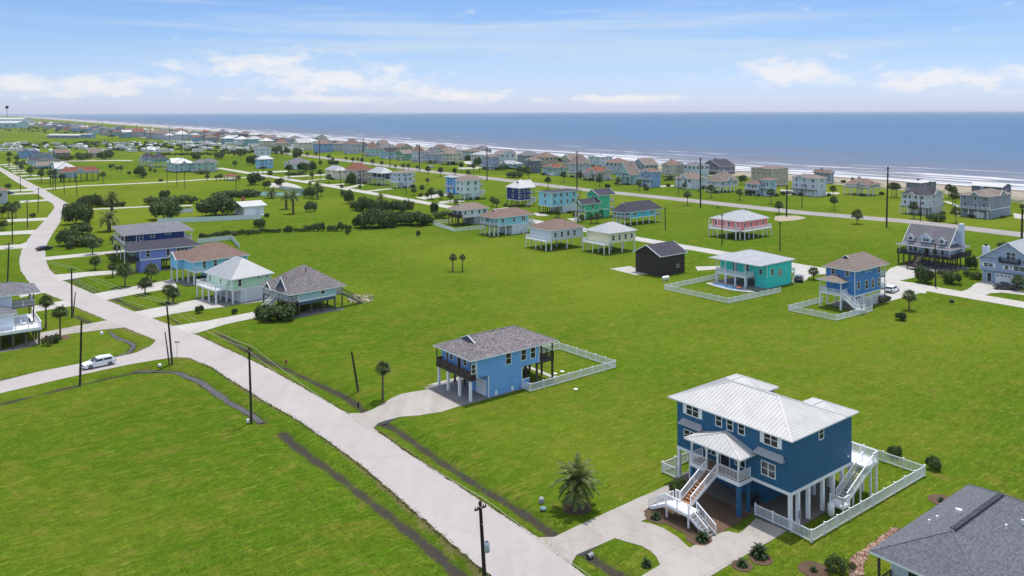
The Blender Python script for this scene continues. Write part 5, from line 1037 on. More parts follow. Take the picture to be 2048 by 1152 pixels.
fence('tall white vinyl fence in front of the low white bungalow', gpts('315,447 420,443 522,438 514,421'), 1.9, 2.6, 'solid', VINYL)
fence('short white vinyl fence behind the round bush', gpts('350,427 386,425'), 1.8, 2.6, 'solid', VINYL)
fence('white vinyl fence round the yard behind the light blue house', gpts('395,487 463,480 478,497'), 1.5, 2.4, 'solid', VINYL)
COURT = paint('court_fence_green', S(140, 164, 160), .6, .15)
fence('pale green mesh fence of the tennis court', gpts('500,391 560,394 600,392 612,388 560,380'), 2.4, 3, 'picket', COURT)
sheet('tennis_court', gpts('505,391 598,391 608,387 520,384'), .03, concrete('court_green', S(120, 150, 150), S(140, 168, 168), .1), .2, .02)

# ------------------------------------------------------------------ utility poles and wires
POLE = wood('creosote_pole', S(58, 50, 46)); TRANS = paint('transformer_grey', S(176, 184, 194), .4, .06); INS = paint('insulator', S(90, 80, 80), .4)
WIREM = paint('cable_metal', S(196, 194, 176), .5, .1)
def pole(top, base, label, arms=(), trans=False, stub=False, group=None):
    b = G(*base); hgt = CH + ray(*top)[2] * b.y; hgt = max(2, hgt); tp = G(*top, hgt) ; tp = Vector((CX, 0, 0)); r_ = ray(*top); tp = Vector((r_[0] * b.y, b.y, hgt))
    e = tag(empty('utility_pole', b), label, 'utility pole', group); d = tp - b; d.y = 0; k = (.34 if group else .19) if hgt > 6 else .13
    MB().tube([(0, 0, -.3), tuple(d * .5), tuple(d)], [k, k * .86, k * .68], 8).build('shaft', POLE, e, True)
    for z_, w_ in arms:
        p = d * (1 - z_ / hgt); a = D2 * (w_ / 2); MB().bar(p - a, p + a, .12, .12).build('crossarm', POLE, e)
        for s_ in (-.95, -.5, .5, .95): q = p + a * s_; MB().tube([q + Vector((0, 0, .05)), q + Vector((0, 0, .25))], [.06, .04], 6).build('insulator', INS, e)
    if trans: q = d * .66 + Vector((.34, -.1, 0)); MB().tube([q - Vector((0, 0, .4)), q - Vector((0, 0, .36)), q + Vector((0, 0, .4)), q + Vector((0, 0, .46))], [.15, .23, .23, .12], 12).build('transformer', TRANS, e, True)
    return b + d
T1 = pole((960, 1003), (976, 1268), 'wooden utility pole with grey transformer in the verge beside the main road', ((.55, 1.1),), True)
T2 = pole((498, 695), (503, 845), 'wooden utility pole beside the muddy ditch with pooled water', ((.4, .9),))
T3 = pole((333, 604), (345, 729), 'tall utility pole at the side street corner', ((.3, 1.8),))
pole((330, 664), (339, 730), 'short cut-off pole leaning beside the corner utility pole')
T4 = pole((143, 536), (144, 636), 'utility pole across the road from the periwinkle house', ((.4, 1.4),)); pole((151, 584), (146, 630), 'short cut-off pole stub by the palm lawn')
pole((163, 641), (160, 772), 'dark pole standing at the edge of the side street by the parked SUV'); pole((703, 703), (717, 783), 'thin leaning pole in the field beside the ditch')
T5 = pole((18, 485), (15, 565), 'utility pole on the grass by the white deck house', ((.4, 1.8), (1.4, 1.6)))
for t_, b_, l_ in [((24, 425), (25, 487), 'utility pole near the side road driveways'), ((54, 401), (55, 455), 'utility pole between the two concrete drives'), ((77, 376), (76, 425), 'utility pole inside the road bend'), ((40, 345), (41, 384), 'utility pole up the road by the thin drives'), ((153, 352), (154, 393), 'utility pole before the oleander clump'), ((127, 350), (129, 389), 'utility pole on the bright lawn at the bend'), ((111, 337), (111, 380), 'utility pole at the cross street corner'), ((106, 340), (106, 382), 'second utility pole at the cross street corner'), ((100, 332), (101, 374), 'utility pole by the brown roofed house at the bend'),
        ((334, 335), (335, 367), 'utility pole along the cross street lawn'), ((353, 332), (354, 373), 'middle utility pole along the cross street lawn'), ((369, 342), (370, 377), 'utility pole in front of the aqua house'), ((472, 352), (472, 388), 'utility pole beside the bungalow fence'), ((526, 320), (526, 350), 'utility pole by the powder blue house'), ((680, 332), (681, 370), 'utility pole before the beige house'), ((721, 340), (721, 370), 'utility pole before the taupe house'), ((812, 350), (812, 390), 'utility pole on the back street lawn by the pale blue-grey house'),
        ((1155, 397), (1156, 447), 'utility pole in front of the emerald green house'), ((1330, 415), (1331, 460), 'utility pole beside the cyan house deck'), ((1357, 350), (1357, 391), 'utility pole near the boxy white beach house'), ((1029, 324), (1029, 356), 'utility pole by the dense roadside shrubs'), ((1444, 428), (1444, 490), 'utility pole in front of the coral pink house'), ((1560, 444), (1560, 500), 'utility pole behind the turquoise house'), ((1870, 487), (1871, 573), 'utility pole among the shrubs in front of the cape house'), ((1604, 368), (1604, 416), 'thin pole before the white blocky beach house'), ((1841, 392), (1841, 442), 'thin pole before the balcony house'), ((577, 322), (577, 356), 'utility pole by the celadon house drive'), ((625, 330), (625, 362), 'utility pole among the roundabout palms')]:
    pole(t_, b_, l_, ((.4, 1.4),))
for t_, b_ in [((727, 277), (725, 323)), ((639, 282), (639, 320)), ((839, 289), (839, 342)), ((780, 287), (780, 334)), ((974, 294), (974, 362)), ((1154, 302), (1154, 384)), ((1401, 315), (1401, 415)), ((1574, 372), (1573, 432)), ((1776, 333), (1773, 454)), ((2045, 418), (2043, 486)), ((446, 259), (446, 292)), ((408, 257), (408, 286)), ((365, 255), (365, 283)), ((339, 253), (339, 284)), ((301, 251), (301, 278)), ((273, 249), (273, 274)), ((249, 248), (249, 274)), ((205, 246), (205, 268)), ((170, 243), (170, 263))]:
    pole(t_, b_, 'tall dark transmission pole in the line along the coast highway', ((.8, 2.6), (3.4, 2.4)), group='transmission poles along the highway')
mt = tag(empty('communication_mast', G(14, 245)), 'tall thin mast far away above the shoreline trees', 'mast'); MB().tube([(0, 0, 0), (0, 0, 60)], [1.4, .9], 6).build('shaft', DARKMETAL, mt); MB().tube([(0, 0, 60), (0, 0, 66), (0, 0, 74)], [1, 7, 5], 10).build('tank', DARKMETAL, mt)
def wire(a, b, sag=.6, r_=.017):
    n = 14; mb = MB(); mb.tube([a.lerp(b, i / n) - Vector((0, 0, sag * 4 * (i / n) * (1 - i / n))) for i in range(n + 1)], [r_] * (n + 1), 4); return mb
up = Vector((0, 0, 1)); ff = T1 + (T1 - T2) * .9
spans = [(ff, T1), (T1, T2), (T2, T3), (T3, T4), (T4, T5)]
wr = tag(empty('power_line', (0, 0, 0)), 'pale overhead power line cables strung along the main road poles', 'cable')
for a, b in spans:
    for s_, dz in ((-.5, .05), (.5, .05), (0, -1.7)): wire(a + D2 * s_ + up * dz, b + D2 * s_ + up * dz, .7).build('wire', WIREM, wr)
dp = hA.W(-1.0, 4.5, 5.6)
tr_ = MB()
sg = tag(empty('street_sign', gz('z7', 1812, 890)), 'small street name sign on a thin post at the junction', 'street sign'); MB().tube([(0, 0, 0), (0, 0, 2.6)], [.03, .03], 6).build('post', RMETAL, sg); MB().box(-.45, .45, -.015, .015, 2.45, 2.65).build('sign_plate', paint('sign_green_grey', S(110, 106, 104), .5), sg)

# ------------------------------------------------------------------ vehicles
RUBBER = paint('tyre_rubber', S(34, 34, 36), .8); RIM = paint('wheel_alloy', S(120, 122, 126), .3, .1); CARGLASS = paint('car_glass', S(30, 34, 40), .08, .1, .5, .6); LAMP_R = paint('tail_lamp', S(150, 30, 30), .3); LAMP_W = paint('head_lamp', S(220, 224, 230), .2)
def carpaint(k, c): 
    m = paint('car_paint_' + k, c, .25, .03, .5, .6); m.node_tree.nodes['Principled BSDF'].inputs['Coat Weight'].default_value = .6; return m
def vehicle(name, label, loc, heading, kind, paintm):
    e = tag(empty(name, loc, heading), label, 'pickup truck' if kind == 'pickup' else 'car'); e.scale = (1.0, 1.0, .9); L, Wd = (5.5, 1.0) if kind == 'pickup' else (4.9, .97) if kind == 'suv' else (4.6, .92)
    low = [(-L / 2, .45), (-L / 2 + .05, .95), (-L / 2 + .25, 1.06), (L / 2 - 1.35, 1.08), (L / 2 - .35, .98), (L / 2 - .02, .78), (L / 2, .42), (L / 2 - .3, .28), (-L / 2 + .2, .28)]
    def loft(sections, mat, nm, par):
        mb = MB(); n = len(sections[0]); b = 0
        for s_ in sections: mb.v += s_
        for i in range(len(sections) - 1):
            for j in range(n): k = (j + 1) % n; mb.f.append((i * n + j, i * n + k, (i + 1) * n + k, (i + 1) * n + j))
        mb.f.append(tuple(range(n))[::-1]); mb.f.append(tuple((len(sections) - 1) * n + j for j in range(n))); mb.m = [0] * len(mb.f); return mb.build(nm, mat, par, False)
    loft([[(x * .985, -Wd + .1 if q else -Wd, z) for x, z in low] if False else [(x * (.97 if abs(y) > Wd - .05 else 1), y, z + (-.0 if abs(y) < Wd - .05 else -.02)) for x, z in low] for y in (-Wd, -Wd + .1, Wd - .1, Wd) for q in (0,)], paintm, 'body', e)
    if kind == 'pickup': top = [(-.55, 1.05), (-.35, 1.72), (.75, 1.76), (1.55, 1.06)]
    elif kind == 'suv': top = [(-L / 2 + .1, 1.05), (-L / 2 + .55, 1.62), (-.5, 1.72), (.25, 1.66), (1.25, 1.06)]
    else: top = [(-L / 2 + .4, 1.03), (-L / 2 + 1.1, 1.42), (.2, 1.46), (1.2, 1.04)]
    loft([[(x, y * (1 if z < 1.2 else .84), z) for x, z in top] for y in (-Wd + .06, Wd - .06)], paintm, 'cabin', e)
    zt = top[1][1]
    for sg_ in (-1, 1):
        y0, y1 = (Wd - .04) * sg_, (Wd * .865 - .035) * sg_; xa, xb = top[0][0] + .35, top[-1][0] - .3
        for (p, q) in ((xa, (xa + xb) / 2 - .06), ((xa + xb) / 2 + .06, xb)):
            mb = MB(); w = [(p + (.08 if p == xa else 0), y0, 1.14), (q, y0, 1.14), (q - (.42 if q == xb else 0), y1, zt - .12), (p + (.25 if p == xa else 0), y1, zt - .12)]; mb.poly(w if sg_ < 0 else w[::-1]); mb.build('side_window', CARGLASS, e)
        MB().box(top[-1][0] - .35, top[-1][0] - .15, min(sg_ * Wd, sg_ * (Wd + .18)), max(sg_ * Wd, sg_ * (Wd + .18)), 1.08, 1.22).build('mirror', paintm, e)
        MB().box(L / 2 - .3, L / 2 + .004, sg_ * .72 - .2, sg_ * .72 + .2, .72, .86).build('headlight', LAMP_W, e); MB().box(-L / 2 - .004, -L / 2 + .15, sg_ * .8 - .12, sg_ * .8 + .12, .7, 1.0).build('tail_light', LAMP_R, e)
    f0, f1 = top[-1], top[-2]; b0, b1 = top[0], top[1]
    for (lo, hi, nm, dx) in ((f0, f1, 'windscreen', .02), (b0, b1, 'rear_window', -.02)):
        mb = MB(); a = Vector((lo[0], 0, lo[1])).lerp(Vector((hi[0], 0, hi[1])), .14); b = Vector((lo[0], 0, lo[1])).lerp(Vector((hi[0], 0, hi[1])), .9)
        w = [(a.x + dx, -Wd + .14, a.z + .01), (a.x + dx, Wd - .14, a.z + .01), (b.x + dx, Wd * .78, b.z + .01), (b.x + dx, -Wd * .78, b.z + .01)]; mb.poly(w if dx > 0 else w[::-1]); mb.build(nm, CARGLASS, e)
    if kind == 'pickup': MB().box(-L / 2 + .18, -.62, -Wd + .16, Wd - .16, .98, 1.075).build('bed', DARKMETAL, e)
    MB().box(L / 2 - .06, L / 2 + .02, -.55, .55, .5, .74).build('grille', DARKMETAL, e); MB().box(-L / 2 - .03, -L / 2 + .1, -Wd + .1, Wd - .1, .42, .6).build('bumper', DARKMETAL, e)
    for x in (-L / 2 + .95, L / 2 - .95):
        for sg_ in (-1, 1):
            w = MB(); w.tube([(x, sg_ * (Wd - .2), .37), (x, sg_ * (Wd + .02), .37)], [.37, .37], 18); wo_ = w.build('wheel', RUBBER, e); w = MB(); w.tube([(x, sg_ * (Wd + .0), .37), (x, sg_ * (Wd + .035), .37)], [.24, .2], 14); w.build('rim', RIM, wo_)
            w = MB(); w.tube([(x, sg_ * (Wd - .3), .42), (x, sg_ * (Wd - .012), .42)], [.46, .46], 18); w.build('wheel_arch', DARKMETAL, e)
    return e
def heading(a, b): d = gz(*b) - gz(*a); return math.atan2(d.y, d.x)
vehicle('parked_car', 'white SUV with roof rack driving on the side street', gz('z7', 1010, 985) + Vector((0, 0, .03)), heading(('z7', 1140, 975), ('z7', 900, 1025)), 'suv', carpaint('white', S(232, 234, 238)))
vehicle('parked_car', 'black car on the main road beside the dense roadside bush', gz('z6', 356, 240) + Vector((0, 0, .03)), R(62), 'sedan', carpaint('black', S(26, 28, 40)))
vehicle('parked_car', 'black SUV under the turquoise house drive', gz('j', 950, 330) + Vector((0, 0, .04)), GANG + .5, 'suv', carpaint('black', S(26, 28, 40)))
vehicle('parked_car', 'white SUV parked on the drive behind the denim blue house', gz('j', 1940, 445) + Vector((0, 0, .04)), GANG + .15, 'suv', carpaint('white', S(232, 234, 238)))
vehicle('parked_car', 'dark SUV half hidden behind the denim blue house', gz('j', 1832, 545) + Vector((0, 0, .04)), GANG, 'suv', carpaint('black', S(26, 28, 40)))
vehicle('pickup_truck', 'black pickup truck in front of the white garage door', gz('n', 1050, 840) + Vector((0, 0, .04)), R(168), 'pickup', carpaint('black', S(26, 28, 40)))
for zk, x_, y_, cc_, lb in (('s', 160, 545, S(70, 72, 78), 'dark grey SUV in the drive of the blocky white beach house'), ('s', 290, 545, S(190, 192, 196), 'silver SUV beside the blocky white beach house'), ('q', 1050, 640, S(200, 200, 204), 'silver car under the rust roofed beach house'), ('p', 640, 425, S(60, 62, 66), 'dark car in the sandy drive by the galleried beach house'), ('p', 20, 440, S(220, 222, 226), 'white car on the coast highway verge'), ('y', 1790, 140, S(40, 40, 44), 'black SUV by the azure blue house'), ('fp', 145, 225, S(50, 60, 80), 'dark blue car on the thin drive at the left'), ('fo', 1300, 600, S(224, 224, 228), 'white car beside the coast highway palms'), ('q', 940, 600, S(210, 210, 214), 'white SUV beside the dark boat trailer')):
    vehicle('parked_car', lb, gz(zk, x_, y_) + Vector((0, 0, .03)), GANG + random.uniform(-.3, .3), 'suv', carpaint('c%d' % int(cc_[0] * 999), cc_))
tk = tag(empty('propane_tank', gz('e', 115, 298), GANG), 'long white propane tank on the grass beside the picket fenced pool yard', 'gas tank'); MB().tube([(-1.1, 0, .75), (-1.0, 0, .75), (-.85, 0, .75), (.85, 0, .75), (1.0, 0, .75), (1.1, 0, .75)], [.1, .36, .45, .45, .36, .1], 14).build('tank', WHITE, tk, True)
for x in (-.6, .6): MB().box(x - .08, x + .08, -.3, .3, 0, .38).build('leg', WHITE, tk)

# ------------------------------------------------------------------ small things on the lawns
GREENBOX = paint('utility_green', S(110, 140, 140), .5)
def small(name, label, zk, x_, y_, r_, hgt, mat, cat):
    e = tag(empty(name, gz(zk, x_, y_), GANG), label, cat); MB().tube([(0, 0, 0), (0, 0, hgt * .85), (0, 0, hgt)], [r_, r_, r_ * .7], 10).build('pedestal', mat, e); MB().tube([(0, 0, hgt), (0, 0, hgt + .06)], [r_ * .8, r_ * .6], 10).build('cap', mat, e)
small('utility_pedestal', 'round pale utility pedestal in the grass before the date palm', 'k', 1080, 592, .3, .5, RMETAL, 'utility box'); small('meter_box', 'flat blue-green meter lid in the grass before the date palm', 'k', 1093, 642, .35, .15, GREENBOX, 'utility box')
small('fire_hydrant', 'small red and white hydrant beside the right ditch', 'l', 1072, 345, .18, .7, paint('hydrant_red', S(150, 80, 70)), 'hydrant'); small('mailbox_post', 'small dark post in the ditch by the curved driveway', 'l', 1640, 690, .12, .8, DARKMETAL, 'post'); small('utility_pedestal', 'white stub at the foot of the ditch pole', 'l', 770, 805, .2, .4, WHITE, 'utility box'); small('utility_pedestal', 'white box on the verge by the corner pole stubs', 'z7', 1635, 985, .28, .35, WHITE, 'utility box'); small('utility_pedestal', 'white pedestal on the lawn before the white deck house', 'z7', 1040, 660, .28, .5, WHITE, 'utility box'); small('utility_pedestal', 'dark pedestal on the strip lawn across from the garage house', 'n', 385, 1000, .45, .6, DARKMETAL, 'utility box'); small('utility_pedestal', 'brown pedestal in the highway meadow behind the coral pink house', 'r', 765, 935, .4, .8, M_BED, 'utility box')
for x_, y_, l_ in ((1520, 520, 'white stepping disc nearer the deck in the picket fenced backyard'), (1570, 505, 'white stepping disc nearer the far fence of the backyard'), (1665, 630, 'white marker disc on the grass outside the backyard fence')):
    o = MB().tube([(0, 0, 0), (0, 0, .06), (0, 0, .08)], [.32, .32, .25], 12).build('utility_cover', WHITE); o.location = gz('a', x_, y_); tag(o, l_, 'cover')
ci = tag(empty('culvert_pipe', gz('k', 1440, 992), GANG), 'corrugated culvert pipe end in the small front lawn', 'pipe'); tb = MB(); tb.tube([(-.1, 0, -.14), (.5, 0, -.1)], [.24, .24], 14, cap=False); tb.build('pipe', paint('galvanised_pipe', (.25, .25, .26), .5), ci); tb = MB(); tb.tube([(-.08, 0, -.14), (.48, 0, -.1)], [.21, .21], 14); tb.build('pipe_bore', DARKMETAL, ci)
# planting beds and the rock bed
def bed(zk, x_, y_, r_, label_kind='planting_bed'):
    c_ = gz(zk, x_, y_); return sheet('planting_bed', [c_ + Vector((math.cos(i * .4488) * r_, math.sin(i * .4488) * r_, 0)) for i in range(14)], .032, M_BED, .2, .12)
bed('c', 865, 1060, 1.0); bed('c', 1030, 1000, 1.1); bed('c', 1500, 1095, 1.35); bed('d', 1320, 480, 1.4); bed('k', 1350, 630, 1.6); bed('z6', 485, 945, 1.6); bed('c', 130, 620, 1.6); bed('c', 480, 820, 1.3)
rb = gpts('d 480,1160 510,980 600,930 700,860 880,725 950,725 900,775 720,900 670,960 620,1040 620,1150')
sheet('rock_bed', rb, .034, M_BED, .2, .1)
rk = MB(); rr = random.Random(3)
xs_ = [p.x for p in rb]; ys_ = [p.y for p in rb]
def inside(x, y, P):
    c_ = False; n = len(P)
    for i in range(n):
        a, b = P[i], P[(i + 1) % n]
        if (a.y > y) != (b.y > y) and x < (b.x - a.x) * (y - a.y) / (b.y - a.y) + a.x: c_ = not c_
    return c_
for _ in range(2600):
    x_, y_ = rr.uniform(min(xs_), max(xs_)), rr.uniform(min(ys_), max(ys_))
    if inside(x_, y_, rb):
        s_ = rr.uniform(.07, .17); b = len(rk.v); rk.v += [(x_ + s_ * math.cos(a + rr.random()) * rr.uniform(.7, 1.2), y_ + s_ * math.sin(a + rr.random()) * rr.uniform(.7, 1.2), .035) for a in (0, 1.57, 3.14, 4.71)] + [(x_, y_, .035 + s_ * .9)]
        for i in range(4): rk.f.append((b + i, b + (i + 1) % 4, b + 4)); rk.m.append(0)
t = NT('bed_rock'); g_ = t.n('ShaderNodeNewGeometry'); t.fin('bed_rock', t.mix(g_.outputs['Random Per Island'], S(150, 104, 84), S(214, 190, 172)), .85, .2); tag(rk.build('gravel', MATS['bed_rock']), 'reddish river rock strip curving beside the slate roofed house', 'rocks', None, 'stuff')
rub = MB()
for _ in range(160):
    p = gz('i', rr.uniform(1560, 1960), rr.uniform(640, 770)); s_ = rr.uniform(.15, .5); b = len(rub.v); rub.v += [(p.x + s_ * rr.uniform(-1, 1), p.y + s_ * rr.uniform(-1, 1), s_ * z_ * rr.uniform(.5, 1)) for z_ in (0, 0, 0, .6, .9)]
    for f_ in ((0, 1, 3), (1, 2, 3), (2, 0, 3), (0, 1, 4), (1, 2, 4), (2, 0, 4)): rub.f.append(tuple(b + i for i in f_)); rub.m.append(0)
tag(rub.build('rubble', paint('rubble_pale', S(190, 176, 160), .9, .3, 3)), 'pale rubble pile behind the grey-blue house stairs', 'rubble', None, 'stuff')
# ------------------------------------------------------------------ palms, trees and shrubs
FOL = foliage('palm_leaf', (.036, .066, .018), (.145, .195, .06), 1.5, tip=(.16, .13, .06)); FOLD = foliage('date_palm_leaf', (.075, .11, .022), (.27, .30, .085), 1.2); FOLS = foliage('shrub_leaf', (.034, .062, .015), (.145, .195, .055), .8); FOLL = foliage('loose_shrub_leaf', (.05, .085, .02), (.16, .20, .07), .8); DEAD = foliage('dry_frond', (.12, .085, .045), (.22, .17, .10), 2)
TRUNK = wood('palm_trunk_bark', S(104, 90, 76), .35)
def fan_crown(seed, r_=1.3, n=46, droop=.5, skirt=6):
    rg = random.Random(seed); mb = MB()
    def leaf(dirv, ln, fr_, mi):
        d = Vector(dirv).normalized(); side = d.cross(Vector((0, 0, 1)));
        if side.length < .1: side = Vector((1, 0, 0))
        side.normalize(); nrm = side.cross(d).normalized(); hub = d * (ln * .42) - Vector((0, 0, ln * .03)); k = 7; b = len(mb.v)
        mb.v += [(0, 0, 0), tuple(side * .03), tuple(hub)]; mb.f.append((b, b + 1, b + 2)); mb.m.append(mi)
        for i in range(k):
            a0 = -1.25 + 2.5 * i / k; a1 = -1.25 + 2.5 * (i + .82) / k; am = (a0 + a1) / 2; rad = ln * .62 * rg.uniform(.82, 1.08) * (1 - .18 * abs(am))
            t_ = hub + (d * math.cos(am) + side * math.sin(am)) * rad - Vector((0, 0, rad * fr_ * (.35 + .3 * abs(am)))); q0 = hub + (d * math.cos(a0) + side * math.sin(a0)) * rad * .55 + nrm * .03; q1 = hub + (d * math.cos(a1) + side * math.sin(a1)) * rad * .55 - nrm * .03
            b = len(mb.v); mb.v += [tuple(hub), tuple(q0), tuple(t_), tuple(q1)]; mb.f.append((b, b + 1, b + 2, b + 3)); mb.m.append(mi)
    for i in range(n):
        z_ = 1 - 1.62 * ((i + .5) / n) ** .85; a = i * 2.399 + rg.uniform(-.3, .3); h_ = math.sqrt(max(0, 1 - min(1, z_ * z_))); leaf((h_ * math.cos(a), h_ * math.sin(a), z_ + .12), r_ * rg.uniform(.86, 1.12), droop, 0)
    for i in range(skirt): a = rg.uniform(0, 6.28); leaf((.55 * math.cos(a), .55 * math.sin(a), -1), r_ * rg.uniform(.6, .9), .2, 1)
    return mb.mesh('crown', [FOL, DEAD])
def feather_crown(seed, r_=2.6, n=46, leaf=22, mat=None):
    rg = random.Random(seed); mb = MB()
    for i in range(n):
        q = (i + .5) / n; el_ = R(76 - 88 * q + rg.uniform(-9, 9)); a = i * 2.399 + rg.uniform(-.25, .25); ln = r_ * rg.uniform(.85, 1.08); d0 = Vector((math.cos(el_) * math.cos(a), math.cos(el_) * math.sin(a), math.sin(el_))); pts_ = [Vector((0, 0, 0))]; d = d0.copy()
        for k in range(8): d = (d + Vector((0, 0, -.075 - .04 * k))).normalized(); pts_.append(pts_[-1] + d * ln / 8)
        side = d0.cross(Vector((0, 0, 1)));
        if side.length < .1: side = Vector((1, 0, 0))
        side.normalize()
        for k in range(8):
            w = .03 * (1 - k / 9); b = len(mb.v); mb.v += [tuple(pts_[k] + side * w), tuple(pts_[k] - side * w), tuple(pts_[k + 1] - side * w * .8), tuple(pts_[k + 1] + side * w * .8)]; mb.f.append((b, b + 1, b + 2, b + 3)); mb.m.append(0)
        for k in range(leaf):
            u = .14 + .86 * k / leaf; f = u * 8; j = min(7, int(f)); p = pts_[j].lerp(pts_[j + 1], f - j); fd = (pts_[j + 1] - pts_[j]).normalized(); ll = ln * .19 * math.sin(math.pi * (.12 + .82 * u)) + .05
            for sg_ in (-1, 1):
                tip = p + (side * sg_ * .8 + fd * .55 + Vector((0, 0, -.22 + .25 * rg.random()))).normalized() * ll; wv = fd * (.035 + r_ * .012); b = len(mb.v); mb.v += [tuple(p - wv), tuple(p + wv), tuple(tip)]; mb.f.append((b, b + 1, b + 2)); mb.m.append(0)
    return mb.mesh('crown', mat or FOLD)
def trunk_mesh(seed, r0, r1, bend, n=8):
    rg = random.Random(seed); mb = MB(); ps, rs = [], []
    for i in range(7): q = i / 6; ps.append((bend * q * q, bend * .4 * math.sin(q * 3), q)); rs.append((r0 + (r1 - r0) * q) * (1.25 if i == 0 else 1) * rg.uniform(.94, 1.06))
    mb.tube(ps, rs, n); return mb.mesh('trunk', TRUNK, True)
FAN = [fan_crown(s, 1.35, 58, .5 + .1 * s, 4 + 2 * s) for s in range(4)]; FTR = [trunk_mesh(s, .17, .13, (.0, .02, -.02)[s % 3]) for s in range(3)]
DATE = [feather_crown(s) for s in (1, 2)]; DTR = trunk_mesh(9, .36, .34, 0, 10); SAGO = feather_crown(5, 1.15, 46, 18, foliage('sago_leaf', (.02, .045, .012), (.06, .10, .03), 1))
vr = random.Random(5)
REL = [(o, 'dark transmission pole') for o in C.objects if o.get('group') == 'transmission poles along the highway']
def palm(base, topy, label, group=None, cw=None, kind='fan', lean=0.0):
    p = G(*base); hgt = max(1.2, CH + ray(base[0], topy)[2] * p.y); e = tag(empty('palm_tree', p, vr.uniform(0, 6.28)), label, 'palm tree', group)
    if kind == 'fan':
        s_ = cw or min(1.7, max(.95, hgt * .31)) * vr.uniform(.9, 1.12); ch = max(.5, hgt - s_ * 1.15); put('trunk', FTR[vr.randint(0, 2)], e, (0, 0, 0), 0, (1, 1, ch)); put('crown', FAN[vr.randint(0, 3)], e, (0, 0, ch), vr.uniform(0, 6.28), s_)
    else:
        s_ = cw or 1.0; ch = max(.6, hgt - 1.55 * s_); put('trunk', DTR, e, (0, 0, 0), 0, (s_, s_, ch)); put('crown', DATE[vr.randint(0, 1)], e, (0, 0, ch), vr.uniform(0, 6.28), s_)
    if group: REL.append((e, 'date palm' if kind == 'date' else 'fan palm'))
    if lean: e.rotation_euler = (0, R(lean), 0)
    return e
